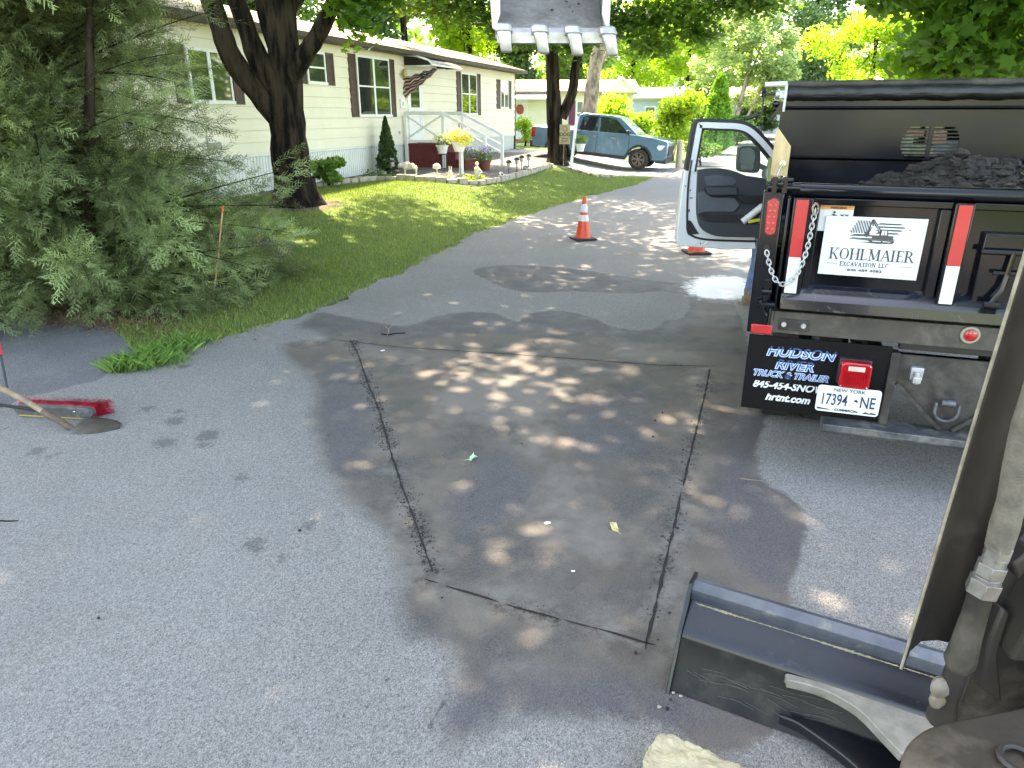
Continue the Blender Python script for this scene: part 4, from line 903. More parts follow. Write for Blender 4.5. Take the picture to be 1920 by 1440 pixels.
st = empty('plant_stand', W(-8.6, 19.2, gq(-8.6,19.2)+.02), 0, 'thin dark wire stand under the white pot by the red deck', 'plant stand')
mb = MB(); mb.ring((0,0,.43), .14, .008); mk('top_ring', mb, MT['trimdark'], st)
for k in range(4):
    a = k*math.pi/2+.4; mk('leg', MB().tube([(.14*math.cos(a),.14*math.sin(a),.43),(.12*math.cos(a),.12*math.sin(a),.2),(.16*math.cos(a),.16*math.sin(a),0)], .007, 5), MT['trimdark'], st)
# big yellow hanging basket on a shepherd hook
bp = at_y(862, 292, 19.43); bq, ba = QA(bp.x, bp.y); gzb = gz(bp.x, bp.y)
hk = empty('shepherd_hook', (bp.x, bp.y, gzb), 0, 'tall thin hook carrying the big yellow flower basket', 'plant hook'); H_ = 1.32
mb = MB(); pth = [(.0,.12,-.1), (.0,.12,H_-.12)]+[(.0,.12-.12*(1-math.cos(t)), H_-.12+.14*math.sin(t)) for t in np.linspace(0.2, 3.1, 10)]; mb.tube(pth, .009, 6); mk('rod', mb, MT['trimdark'], hk)
bk = empty('hanging_basket', (bp.x, bp.y-.12, gzb+.62), 0, 'big hanging basket spilling yellow flowers with pink blooms, in front of the red steps', 'hanging basket')
mb = MB(); mb.lathe([(.12,0),(.19,.2),(.2,.2),(.2,.22),(.17,.22)], n=18); mk('pot', mb, MT['whitepot'], bk)
mb = MB()
for k in range(3): a = k*2.1; mb.tube([(.18*math.cos(a), .18*math.sin(a), .21), (.1*math.cos(a), .1*math.sin(a), .45), (0,0,.58)], .005, 4)
mk('hanger', mb, MT['whitepot'], bk); flowers('blossom', bk, (0,0,.34), (.40,.36,.26), 1100, fyel, .055); flowers('pink_blossom', bk, (0,0,.44), (.46,.4,.2), 90, fpink, .07)
# narrow white post under it and the white post with basket by the pickup
def post(name, x, y, h, label, r=.04, tilt=0): o = mk(name, MB().box((0,0,h/2-.05), (r*2, r*2, h+.1)), MT['white'], bevel=.006); o.location = (x, y, gz(x, y)); o.rotation_euler = (0, tilt, 0); setp(o, label, 'post'); return o
post('wooden_post', bp.x+.02, bp.y+.25, .62, 'short white post behind the yellow flower basket', .055)
pp = at_y(1070, 318, 24.0); post('marker_post', pp.x, pp.y, 1.62, 'slim white leaning post between the dark maple and the pickup', .045, R(5.5))
b2_ = at_y(1088, 284, 24.0); bk = empty('hanging_basket', (b2_.x, b2_.y, b2_.z), 0, 'white hanging pot of green leaves beside the leaning white post', 'hanging basket')
mb = MB(); mb.lathe([(.10,0),(.15,.2),(.16,.2),(.16,.23),(.14,.23)], n=16); mk('pot', mb, MT['whitepot'], bk); flowers('foliage', bk, (0,0,.38), (.26,.24,.2), 420, fg, .06)
mk('bracket', MB().tube([(-.3,0,.62),(-.1,0,.66),(0,0,.6),(0,0,.3)], .007, 5), MT['trimdark'], bk)
# DOG sign hung by the maple trunk
sg = at_y(1059, 252, 24.3); s_ = empty('yard_sign', (sg.x, sg.y, sg.z), 0, 'small pale yard sign reading DOG beside the dark twin trunk', 'sign')
mk('board', MB().box((0,0,0), (.34,.02,.6)), MT['concrete'], s_, bevel=.006); mk('stake', MB().box((-.02,.02,-.5), (.03,.02,1.1)), MT['oldwood'], s_)
# ---- text helper
def text(name, s, size, parent, loc, mat, rot=(math.pi/2, 0, 0), shear=0., off=0., ext=.0012, xs=1., align='LEFT', space=1.):
    cu = bpy.data.curves.new(name, 'FONT'); cu.body = s; cu.size = size; cu.shear = shear; cu.offset = off; cu.extrude = ext; cu.align_x = align; cu.space_character = space; cu.resolution_u = 5
    t = bpy.data.objects.new(name, cu); col.objects.link(t); dg = bpy.context.evaluated_depsgraph_get(); me = bpy.data.meshes.new_from_object(t.evaluated_get(dg)); bpy.data.objects.remove(t)
    me.materials.clear(); me.materials.append(mat); o = bpy.data.objects.new(name, me); col.objects.link(o); o.parent = parent; o.location = loc; o.rotation_euler = rot; o.scale = (xs, 1, 1); return o
bi = pm('black_ink', (.02,.02,.02))
text('lettering', 'DOG', .15, s_, (0,-.013,-.05), bi, align='CENTER', off=.004)
mb = MB(); mb.ring((0,-.011,.17), .07, .008, 'y', 16, 4); mb.box((0,-.011,-.13), (.2,.006,.02)); mb.box((0,-.011,-.2), (.24,.006,.02)); mk('emblem', mb, bi, s_)
# ---- solar lamps and garden figures
def solar(u, v, y, label, h=.34):
    p = at_y(u, v, y); e = empty('solar_lamp', (p.x, y, gz(p.x, y)+.01), 0, label, 'garden lamp', 'solar lamps along the stone edging')
    mk('stake', MB().cyl((0,0,-.05), (0,0,h*.55), .012, n=7), MT['ftblack'], e); mk('lamp_glass', MB().cyl((0,0,h*.55), (0,0,h*.82), .045, .055, 12), MT['galv'], e)
    mk('cap', MB().lathe([(.085, h*.82), (.088, h*.86), (.05, h*.97), (.01, h)], n=14), MT['ftblack'], e); mk('solar_panel', MB().box((0,0,h), (.07,.07,.012)), MT['white'], e)
for (u, v, y, lab) in ((954, 330, 20.4, 'black solar garden lamp, nearest of the cluster inside the stone edging'), (969, 325, 21.3, 'black solar garden lamp, second nearest inside the stone edging'), (978, 321, 22.0, 'black solar garden lamp, third nearest inside the stone edging'), (991, 317, 22.6, 'black solar garden lamp, farthest of the cluster inside the stone edging'), (737, 329, 19.4, 'lone dark solar lamp in the bed left of the white sheep')): solar(u, v, y, lab, .42)
flg = pm('pale_resin_figure', (.72,.66,.55), (.55,.48,.38), 20, .7)
def figure(name, u, v, y, build, label, cat, mat=flg, rz_=0.):
    p = at_y(u, v, y); mb = build(MB()); o = mk(name, mb, mat); o.location = (p.x, y, gz(p.x, y)+.01); o.rotation_euler = (0, 0, rz_); return setp(o, label, cat)
def sheep(m_):
    for i in range(9): m_.ball((random.uniform(-.16,.16), random.uniform(-.06,.06), .24+random.uniform(-.04,.05)), random.uniform(.07,.1), 8)
    m_.ball((-.25,0,.27), .06, 8, (1.2,.8,.9)); [m_.cyl((x, y_, -.02), (x, y_, .2), .02, n=7) for x in (-.14,.15) for y_ in (-.05,.05)]; return m_
figure('sheep_statue', 770, 331, 19.3, sheep, 'small white woolly sheep statue in the bed in front of the red porch', 'statue')
def mushroom(m_): return m_.lathe([(.012,-.05),(.012,.26),(.03,.27),(.10,.29),(.09,.36),(.04,.40),(.005,.41)], n=14)
figure('garden_lamp', 820, 340, 18.1, mushroom, 'white mushroom shaped garden light on a thin stake', 'garden lamp')
def bunny(m_):
    m_.ball((0,0,.09), .075, 8, (1,.9,1.3)); m_.ball((0,-.02,.22), .05, 8); [m_.ball((x,0,.31), .022, 6, (.7,.6,2.6)) for x in (-.025,.025)]; return m_
figure('rabbit_statue', 845, 341, 18.1, bunny, 'little white rabbit statue by the edging stones', 'statue')
def fig(m_):
    m_.lathe([(.09,0),(.1,.03),(.075,.1),(.06,.22),(.075,.32),(.03,.38),(.02,.4)], n=12); m_.ball((0,0,.44), .05, 8); m_.tube([(.06,-.02,.31),(.12,-.07,.24),(.04,-.1,.2)], .02, 6); return m_
figure('garden_statue', 895, 341, 18.5, fig, 'pale standing garden figure behind the corner edging stones', 'statue')
for (u, y, lab) in ((940, 19.4, 'dark and white low ornament left of the solar lamps'), (986, 21.6, 'dark and white low ornament among the solar lamps')): figure('garden_ornament', u, 335, y, lambda m_: m_.ball((0,0,.1), .1, 7, (1,.8,1), .25).ball((.1,0,.06), .07, 7), lab, 'ornament', pm('mottled_black_white', (.6,.6,.58), (.02,.02,.02), 22, .6, thr=(.45,.55)))
mk_ = []
for i in range(26): q, a = random.uniform(-9.8,-8.7), random.uniform(16.6,18.6); mk_.append(tuple(W(q, a, gq(q, a)+.02)))
for (nm, q, a, w_, h, n, mt, lab) in (('low_plant', -6.85, 17.2, .5, .2, 500, fy, 'low yellow green plant inside the corner of the edging stones'), ('low_plant', -9.3, 16.4, .5, .28, 350, fb, 'sparse low plant in the soil beside the lone solar lamp'), ('low_plant', -9.6, 21.0, .3, .3, 200, fg, 'small green plant at the foot of the steps')):
    p = W(q, a, gq(q, a)); e = empty(nm, p, 0, lab, 'plant'); P, ix = clump_pts([(random.uniform(-.5,.5)*w_, random.uniform(-.5,.5)*w_, h*.5, w_*.3, w_*.3, h*.5) for _ in range(7)], n); P[:, 2] = np.maximum(P[:, 2], .02); leaves('foliage', P, .05, mt, e, OVAL, 0.); mk('stem', MB().cyl((0,0,-.03),(0,0,h*.6), .008, n=5), MT['bark'], e)
# ---- faded flag under the awning
fl = empty('flag', at_y(752, 150, 22.4)+Vector((0,0,-.05)), -math.pi/2, 'faded tattered american flag drooping from a pole under the awning', 'flag')
mk('pole', MB().cyl((-.5,1.25,.36), (.02,.2,.36), .010, n=7), MT['white'], fl)
mfl, N, L, B = newmat('flag_cloth'); uvn = N.new('ShaderNodeAttribute'); uvn.attribute_name = 'st'; sx = N.new('ShaderNodeSeparateXYZ'); L.new(uvn.outputs['Vector'], sx.inputs[0])
stp = mth(N, L, 'GREATER_THAN', mth(N, L, 'FRACT', mth(N, L, 'MULTIPLY', sx.outputs['Y'], 6.5)), .5)
cc = mixc(N, L, stp, (.50,.36,.33), (.05,.022,.028)); can = mth(N, L, 'MULTIPLY', mth(N, L, 'LESS_THAN', sx.outputs['X'], .42), mth(N, L, 'GREATER_THAN', sx.outputs['Y'], .46))
vv = N.new('ShaderNodeTexVoronoi'); vv.inputs['Scale'].default_value = 15; L.new(uvn.outputs['Vector'], vv.inputs['Vector'])
L.new(mixc(N, L, can, cc, mixc(N, L, mth(N, L, 'LESS_THAN', vv.outputs['Distance'], .3), (.035,.04,.075), (.6,.6,.62))), B.inputs['Base Color']); B.inputs['Roughness'].default_value = .8
nu, nv = 44, 30; vs = []; stv = []
for j in range(nv):
    for i in range(nu):
        s_1, t_1 = i/(nu-1), j/(nv-1); spread = .12+.88*min(1, s_1*1.15)**.9
        yy = 1.05-1.18*s_1; zz = .34-.58*s_1-.10*(1-t_1)*spread+(.5-1+t_1)*.55*spread*.9+.02*math.sin(s_1*30+t_1*5)
        xx = .07*math.sin(t_1*17+s_1*5)*spread+.05*s_1
        if s_1 > .9: zz -= .05*abs(math.sin(t_1*40))
        vs.append((xx, yy*1.0-.05*math.sin(t_1*9)*s_1, zz)); stv.append((s_1, t_1, 0))
mb = MB(); mb.add(vs, [(j*nu+i, j*nu+i+1, (j+1)*nu+i+1, (j+1)*nu+i) for j in range(nv-1) for i in range(nu-1)])
o = mk('cloth', mb, mfl, fl, solid=.003); A = o.data.attributes.new('st', 'FLOAT_VECTOR', 'POINT'); A.data.foreach_set('vector', np.array(stv, np.float32).ravel())
# ---- pink roofed house, end-on across the drive
hp = empty('mobile_home', (3.0, 38.0, .75), R(-2), 'pale cream house with faded pink roof and purple shutters behind the twin maple', 'house')
pc_ = pm('pale_cream_siding', (.74,.72,.58), (.68,.66,.52), 2, .6, stretch=(1,1,6))
mk('wall', MB().b2(-6.5, 3.0, 0, 4.2, 0, 2.32), pc_, hs if False else hp, smooth=False)
rfp = pm('faded_pink_roof', (.50,.33,.27), (.38,.25,.20), 8, .85)
mk('roof', MB().prism([(-6.8,-.4,2.28),(-6.8,-.4,2.36),(-6.8,2.1,2.95),(-6.8,4.6,2.36),(-6.8,4.6,2.28),(-6.8,2.1,2.85)], (10.1,0,0)), rfp, hp, smooth=False)
mk('gable', MB().prism([(1.6,-1.2,2.25),(3.0,-1.2,2.25),(2.3,-1.2,2.85)], (0,1.6,0)), pc_, hp, smooth=False)
mk('gable_roof', MB().prism([(1.4,-1.3,2.2),(2.3,-1.3,2.95),(3.2,-1.3,2.2),(3.1,-1.3,2.16),(2.3,-1.3,2.84),(1.5,-1.3,2.16)], (0,1.9,0)), MT['white'], hp, smooth=False)
def hwin(par, x, z, w_, h, y=-.03, sh=None):
    e = MB(); t = .07; e.b2(x-w_/2, x+w_/2, y, 0, z+h/2-t, z+h/2); e.b2(x-w_/2, x+w_/2, y, 0, z-h/2, z-h/2+t); e.b2(x-w_/2, x-w_/2+t, y, 0, z-h/2+t, z+h/2-t); e.b2(x+w_/2-t, x+w_/2, y, 0, z-h/2+t, z+h/2-t); e.b2(x-w_/2+t, x+w_/2-t, y+.005, 0, z-.03, z+.03)
    f = mk('window', e, MT['white'], par, smooth=False); mk('pane', MB().b2(x-w_/2+t, x+w_/2-t, -.012, -.004, z-h/2+t, z+h/2-t), pm('teal_pane', (.10,.17,.15), (.14,.22,.19), 2, .1), f)
    if sh: mk('shutter', MB().b2(x-w_/2-.36, x-w_/2-.04, -.03, 0, z-h/2, z+h/2), sh, par); 
pur = pm('purple_shutter', (.17,.03,.10), (.13,.025,.08)); hwin(hp, .62, 1.33, .85, 1.15, sh=pur); hwin(hp, 1.9, 1.33, .6, 1.15)
mk('door', MB().b2(-3.0, -2.2, -.05, 0, .1, 2.0), MT['white'], hp, bevel=.01); mk('heart_wreath', MB().ball((-2.6,-.1,1.5), .2, 8, (1,.3,1.2)), pm('dull_red_heart', (.42,.08,.05)), hp)
mk('door_awning', MB().prism([(-3.3,-.0,2.3),(-3.3,-.9,2.0),(-3.3,-.9,1.94),(-3.3,0,2.1)], (2.4,0,0)), MT['white'], hp, smooth=False)
for i in range(3): mk('step', MB().b2(-3.2, -1.9, -.4-.35*i, -.05-.35*i, -.5, .08-.22*i), pm('brick_steps', (.36,.16,.10), (.28,.12,.08), 12), hp)
# bird bath and planter in front
e = empty('bird_bath', (at_y(998, 255, 34.5).x, 34.5, gz(1, 34.5)), 0, 'dark branching planter stand in front of the pink roofed house', 'planter')
mk('stem', MB().tube([(0,0,0),(0,0,.35)], .1, 8), MT['oldwood'], e); mk('arms', MB().tube([(-.4,0,.75),(-.12,0,.45),(0,0,.35)], .05, 6).tube([(.4,0,.75),(.12,0,.45),(0,0,.35)], .05, 6).tube([(0,0,.35),(.02,.1,.8)], .04, 6), MT['oldwood'], e)
# ---- blue grey house
hb = empty('mobile_home', (9.3, 48.0, .8), R(3), 'pale blue house with low grey roof behind yellow shrubs', 'house')
mk('wall', MB().b2(-2.6, 8, 0, 4.5, 0, 2.15), pm('pale_blue_siding', (.36,.46,.56), (.32,.41,.51), 2, .6), hb, smooth=False)
mk('roof', MB().prism([(-2.9,-.4,2.1),(-2.9,-.4,2.22),(-2.9,2.2,2.85),(-2.9,4.9,2.22),(-2.9,4.9,2.1)], (11.3,0,0)), pm('pale_grey_roof', (.46,.43,.38), (.38,.35,.31), 8, .85), hb, smooth=False)
hwin(hb, -.6, 1.2, .7, 1.0); hwin(hb, 2.4, 1.2, .9, 1.0)
# utility pole far off and a stump post by the shrub
pl = mk('utility_pole', MB().cyl((0,0,-.1), (0,0,3.3), .12, .10, 10).box((0,0,3.0), (1.0,.1,.1)), pm('weathered_grey_pole', (.36,.35,.34))); p = at_y(1263, 200, 50); pl.location = (p.x, 50, gz(p.x, 50)); setp(pl, 'grey pole standing among the yellow shrubs', 'utility pole')
pl = mk('wooden_post', MB().cyl((0,0,-.1), (0,0,.95), .12, .11, 12), pm('pale_post_wood', (.45,.40,.30), (.33,.29,.22), 9)); p = at_y(1273, 300, 26.5); pl.location = (p.x, 26.5, gz(p.x, 26.5)); setp(pl, 'pale round wooden post in front of the tall yellow green shrub', 'post')
# ---------------------------------------------------------------- blue pickup (x forward, y away from its right side)
def arc(cx, cz, r, a0, a1, n=12): return [(cx+r*math.cos(R(a0+(a1-a0)*i/n)), cz+r*math.sin(R(a0+(a1-a0)*i/n))) for i in range(n+1)]
pk = empty('pickup_truck', (1.55, 26.3, .50), math.atan2(-.98, 2.65), 'grey blue four door pickup parked across the driveway', 'pickup truck'); pk.rotation_euler = (0, R(5.2), math.atan2(-.98, 2.65)); pk.scale = (.94, .94, .94)
mblue = pm('grey_blue_car_paint', (.10,.20,.30), (.09,.18,.275), 3, .22, metal=.2, coat=1.)
tint = pm('tinted_window', (.012,.018,.02), (.02,.028,.03), 2, .05, coat=1.)
low = [(-1.0,.42)]+[(-.42,.40)]+arc(0,.36,.42,170,10)+[(.46,.33),(2.6,.33)]+arc(3.08,.36,.42,170,10)+[(3.55,.36),(4.0,.40),(4.07,.60),(4.07,.98),(4.0,1.07),(3.6,1.13),(2.9,1.18),(.62,1.14),(-1.02,1.12),(-1.06,.75)]
mb = MB(); mb.prism([(x, .03, z) for x, z in low], (0, 1.78, 0)); mk('body', mb, mblue, pk, bevel=.05, ang=50)
mb = MB(); mb.prism([(x, .005, z) for x, z in [(.48,.30),(2.58,.30),(2.62,.42),(.44,.42)]], (0, .2, 0))
for cx in (0, 3.08):
    o_ = arc(cx, .36, .50, 172, 8); i_ = arc(cx, .36, .425, 8, 172); mb.prism([(x, .012, z) for x, z in o_+i_], (0, .06, 0))
mb.b2(3.7, 4.07, .05, 1.79, .30, .48); mb.b2(-1.1, -.75, .05, 1.79, .38, .62); mk('cladding', mb, MT['ftblack'], pk, bevel=.01)
mb = MB(); ys = (.10, 1.74); top = (.24, 1.60)
gh = [(.60,1.12),(.66,1.66),(.82,1.74),(1.80,1.75),(2.22,1.70),(2.98,1.15)]
vs = []
for i, (x, z) in enumerate(gh):
    t = (z-1.12)/.62; vs += [(x, .08+.17*t, z), (x, 1.76-.17*t, z)]
fs = [(2*i, 2*i+2, 2*i+3, 2*i+1) for i in range(5)]+[tuple(range(0, 12, 2)), tuple(reversed(range(1, 12, 2)))]
mb.add(vs, fs); mk('cabin', mb, mblue, pk, bevel=.03, ang=50)
def sidey(z, o=-.012): return .08+.17*(z-1.12)/.62+o
for nm, pts in (('window', [(.74,1.17),(.84,1.60),(.98,1.655),(1.42,1.665),(1.44,1.17)]), ('window', [(1.52,1.17),(1.50,1.665),(1.78,1.665),(2.08,1.62),(2.60,1.19)])):
    mk(nm, MB().prism([(x, sidey(z), z) for x, z in pts], (0, .01, 0)), tint, pk, smooth=False)
mk('windshield', MB().prism([(2.93,.16,1.17),(2.18,.30,1.685),(2.18,1.54,1.685),(2.93,1.68,1.17)], (.012,0,.012)), glassy('windshield_glass', (.10,.16,.20), .08), pk, smooth=False)
for x in (1.46, 2.66, .70): mk('door_gap', MB().b2(x-.006, x+.006, .024, .034, .45, 1.12), MT['ftblack'], pk, smooth=False)
for x in (1.28, 2.08): mk('door_handle', MB().b2(x-.1, x+.1, -.0, .03, .98, 1.02), MT['chrome'], pk, bevel=.008)
mk('side_mirror', MB().box((2.6,-.06,1.24), (.14,.2,.15)), MT['ftblack'], pk, bevel=.03)
mk('headlight', MB().prism([(3.72,.012,.92),(4.0,.03,.93),(4.05,.06,.78),(3.78,.012,.74),(3.68,.012,.82)], (0,.25,0)), pm('clear_headlight', (.7,.72,.74), rough=.1, coat=1.), pk, bevel=.01)
mk('grille', MB().b2(3.99, 4.09, .35, 1.49, .55, .90), MT['ftblack'], pk, bevel=.01); mk('tail_light', MB().b2(-1.075, -.92, .012, .14, .74, 1.08), MT['red'], pk, bevel=.01)
mk('bed_cover', MB().b2(-1.0, .58, .12, 1.72, 1.13, 1.165), MT['whitecar'], pk, bevel=.01)
wh = None
for cx in (0, 3.08):
    for cy in (.03, 1.60):
        w_ = mk('wheel', MB().cyl((0,0,0), (0,.21,0), .2, n=24), MT['ftblack'], pk); w_.location = (cx, cy, .36)
        mk('tyre', MB().tube([(0,.0,0),(0,.03,0),(0,.18,0),(0,.21,0)], [.33,.365,.365,.33], 30), MT['rubber'], w_)
        mb = MB()
        for k in range(6): a = k*math.pi/3; mb.bar((.05*math.cos(a), -.012, .05*math.sin(a)), (.215*math.cos(a+.12), -.012, .215*math.sin(a+.12)), .05, .03); mb.bar((.05*math.cos(a), -.012, .05*math.sin(a)), (.215*math.cos(a-.2), -.012, .215*math.sin(a-.2)), .03, .03)
        mb.ring((0,-.012,0), .22, .014, 'y', 28, 6); mb.cyl((0,-.02,0), (0,.02,0), .06, n=12); mk('rim', mb, pm('bronze_grey_rim', (.22,.19,.16), metal=.8, rough=.35), w_)
# ---------------------------------------------------------------- dump truck; x = across (0 = left edge), y = forward from the tailgate face
TS = 4.07; CX = 1.09
tk = empty('dump_truck', W(0, TS), -AZ, 'black bodied dump truck with its driver door open, carrying broken asphalt', 'truck')
def T3(l, z, y=0.): return (l, y, z)
def face(mb, pts, y0, y1): return mb.prism([(l, y0, z) for l, z in pts], (0, y1-y0, 0))
def mir(l): return 2*CX-l
BL = MT['black']
BEDF = 2.45
# tailgate: frame, recessed panels, sill
mb = MB(); mb.b2(.16, mir(.16), .03, .075, 1.0, 1.62); mb.cyl((.15, .02, 1.635), (mir(.15), .02, 1.635), .036, n=16)
for l0, l1 in ((.165,.26),(.90,.985),(mir(.26),mir(.165))): face(mb, [(l0,1.09),(l1,1.09),(l1,1.60),(l0,1.60)], -.05, .03)
mb.b2(.26, .90, -.015, .03, 1.565, 1.60); mb.b2(.985, mir(.26), -.015, .03, 1.565, 1.60); mb.b2(.26, .30, -.012, .03, 1.12, 1.565); mb.b2(.85, .90, -.012, .03, 1.12, 1.565)
tg = mk('tailgate', mb, BL, tk, bevel=.006)
mb = MB()   # sloping sill ledge
mb.prism([(.165,.03,1.145),(.165,-.03,1.12),(.165,-.075,1.075),(.165,-.08,1.02),(.165,.03,1.0)], (mir(.165)-.165,0,0)); mk('sill', mb, pm('dusty_black_sill', (.007,.009,.014), (.012,.014,.02), 4, .2, coat=.3, dust=(.12,.11,.095), ds=14, dthr=(.58,.85)), tg, bevel=.004)
for l0, l1 in ((.178,.238),(.914,.974),(mir(.238),mir(.178))):
    face(MBr := MB(), [(l0,1.298),(l1,1.298),(l1,1.592),(l0,1.592)], -.054, -.0505); mk('red_reflector_strip', MBr, MT['reflred'], tg, smooth=False)
    face(MBr := MB(), [(l0,1.105),(l1,1.105),(l1,1.297),(l0,1.297)], -.054, -.0505); mk('white_reflector_strip', MBr, MT['reflwhite'], tg, smooth=False)
# coal door style latch on the right half
mb = MB(); face(mb, [(1.06,1.09),(1.42,1.09),(1.42,1.46),(1.06,1.46)], -.02, .03); mk('chute_door', mb, BL, tg, bevel=.006)
mb = MB(); mb.cyl((1.05,-.045,1.375), (1.40,-.045,1.375), .014, n=10); mb.cyl((1.19,-.05,1.375), (1.18,-.055,1.27), .012, n=8); mb.cyl((1.12,-.05,1.275), (1.24,-.05,1.275), .01, n=8); mb.tube([(1.18,-.06,1.27),(1.17,-.07,1.2),(1.135,-.075,1.13)], .013, 8); mb.cyl((1.105,-.07,1.12), (1.175,-.07,1.12), .02, n=10)
mk('chute_latch', mb, BL, tg)
# warning label and company sign
wl_ = mk('warning_label', face(MB(), [(.298,1.43),(.462,1.43),(.462,1.562),(.298,1.562)], .022, .026), MT['sign'], tk, smooth=False)
mk('orange_band', face(MB(), [(.30,1.542),(.46,1.542),(.46,1.560),(.30,1.560)], .0205, .0218), pm('orange_print', (.75,.30,.07)), wl_, smooth=False)
text('lettering', 'WARNING', .016, wl_, (.35,.020,1.545), bi, off=.0004)
mb = MB(); mb.ball((.372,.019,1.528), .006, 6); mb.bar((.372,.019,1.52), (.366,.019,1.505), .006, .004); mb.bar((.366,.019,1.505), (.374,.019,1.49), .004, .004); mb.bar((.36,.019,1.517), (.384,.019,1.512), .004, .004)
for dx in (.0, .022): mb.bar((.403+dx,.019,1.518), (.419+dx,.019,1.503), .005, .004); mb.bar((.403+dx,.019,1.503), (.417+dx,.019,1.518), .004, .004)
mk('pictogram', mb, bi, wl_, smooth=False)
sgn = mk('company_sign', face(MB(), [(.335,1.207),(.806,1.202),(.808,1.512),(.336,1.510)], .010, .016), MT['sign'], tk, smooth=False)
INK = MT['ink']
def stroke_text(s, x, z, h, wsp, thick, thin, name, parent, y=.0095):
    """a small serif stroke alphabet: polygons drawn upright"""
    mb = MB(); S = thick; t = thin
    def q(x0, z0, x1, z1, w_): 
        mb.prism([(x+x0-w_/2, y, z+z0), (x+x0+w_/2, y, z+z0), (x+x1+w_/2, y, z+z1), (x+x1-w_/2, y, z+z1)], (0, -.0012, 0))
    def sf(cx, zz, w_): mb.prism([(x+cx-w_/2, y, z+zz-t/2), (x+cx+w_/2, y, z+zz-t/2), (x+cx+w_/2, y, z+zz+t/2), (x+cx-w_/2, y, z+zz+t/2)], (0, -.0012, 0))
    def hb(x0, x1, zz): mb.prism([(x+x0, y, z+zz-t/2), (x+x1, y, z+zz-t/2), (x+x1, y, z+zz+t/2), (x+x0, y, z+zz+t/2)], (0, -.0012, 0))
    def rng_(cx, cz, rx, rz2, a0, a1, n=18):
        for i in range(n):
            b0, b1 = R(a0+(a1-a0)*i/n), R(a0+(a1-a0)*(i+1)/n); P_ = []
            for b, o in ((b0, 1), (b1, 1), (b1, 0), (b0, 0)):
                th = t+(S-t)*abs(math.cos(b)); rr = 1-o*0; P_.append((x+cx+(rx-(0 if o else th))*math.cos(b), y, z+cz+(rz2-(0 if o else t))*math.sin(b)))
            mb.prism(P_, (0, -.0012, 0))
    for ch in s:
        w_ = dict(K=.78, O=.86, H=.82, L=.62, M=.98, A=.80, I=.36, E=.62, R=.76, X=.74, C=.78, V=.78, T=.70, N=.84).get(ch, .4)*h
        if ch in 'KHLIERMN': 
            l = .14*h; (q(l, 0, l, h, S if ch not in 'MN' else t)); sf(l, 0, S*2.3); sf(l, h, S*2.3)
        if ch == 'K': q(.16*h, .38*h, w_-.12*h, h, t); q(.34*h, .55*h, w_-.1*h, 0, S); sf(w_-.1*h, 0, S*2); sf(w_-.14*h, h, S*2)
        if ch == 'O': rng_(w_/2, h/2, w_*.46, h*.52, 0, 360, 26)
        if ch == 'H': q(w_-.14*h, 0, w_-.14*h, h, S); sf(w_-.14*h, 0, S*2.3); sf(w_-.14*h, h, S*2.3); hb(.14*h, w_-.14*h, h*.52)
        if ch == 'L': hb(.14*h, w_-.04*h, t/2); q(w_-.05*h, 0, w_-.05*h, h*.22, t)
        if ch == 'E': hb(.14*h, w_-.05*h, t/2); hb(.14*h, w_-.07*h, h-t/2); hb(.14*h, w_-.16*h, h*.53); q(w_-.05*h, 0, w_-.05*h, h*.2, t); q(w_-.07*h, h*.82, w_-.07*h, h, t)
        if ch == 'M': q(.15*h, h, w_/2, .05*h, S); q(w_/2, .05*h, w_-.15*h, h, t); q(w_-.14*h, 0, w_-.14*h, h, S); sf(w_-.14*h, 0, S*2.3); sf(w_-.14*h, h, S*2)
        if ch == 'N': q(.15*h, h, w_-.14*h, .0, S); q(w_-.14*h, 0, w_-.14*h, h, t); sf(w_-.14*h, h, S*2)
        if ch == 'A': q(.06*h, 0, w_/2, h, t); q(w_/2, h, w_-.08*h, 0, S); hb(.2*h, w_-.22*h, h*.36); sf(.07*h, 0, S*1.8); sf(w_-.08*h, 0, S*2.2)
        if ch == 'V': q(.08*h, h, w_/2, 0, S); q(w_/2, 0, w_-.08*h, h, t); sf(.08*h, h, S*2.2); sf(w_-.08*h, h, S*1.8)
        if ch == 'X': q(.1*h, h, w_-.1*h, 0, S); q(.1*h, 0, w_-.1*h, h, t); [sf(a_, b_, S*1.9) for a_ in (.1*h, w_-.1*h) for b_ in (0, h)]
        if ch == 'R': rng_(.30*h, .745*h, .30*h, .26*h, -90, 90, 12); hb(.14*h, .32*h, h-t/2); hb(.14*h, .32*h, h*.49); q(.36*h, .49*h, w_-.06*h, 0, S); sf(w_-.06*h, 0, S*1.6)
        if ch == 'C': rng_(w_/2, h/2, w_*.44, h*.52, 45, 315, 22); q(w_*.83, h*.70, w_*.83, h*.96, t)
        if ch == 'T': q(w_/2, 0, w_/2, h, S); sf(w_/2, 0, S*2.3); hb(.03*h, w_-.03*h, h-t/2); q(.05*h, h*.8, .05*h, h, t); q(w_-.05*h, h*.8, w_-.05*h, h, t)
        if ch == ' ': w_ = .45*h
        x += w_+wsp
    mk(name, mb, INK, parent, smooth=False); return x
stroke_text('KOHLMAIER', .378, 1.292, .056, .0035, .0085, .003, 'lettering', sgn)
stroke_text('EXCAVATION LLC', .435, 1.257, .021, .0021, .0036, .0020, 'lettering', sgn)
mk('rule_line', MB().b2(.372, .424, .0083, .0095, 1.2665, 1.2682).b2(.716, .776, .0083, .0095, 1.2665, 1.2682), INK, sgn, smooth=False)
text('lettering', '845 489 4082', .0175, sgn, (.475,.0095,1.231), INK, xs=1.55, off=.0005, space=1.1)
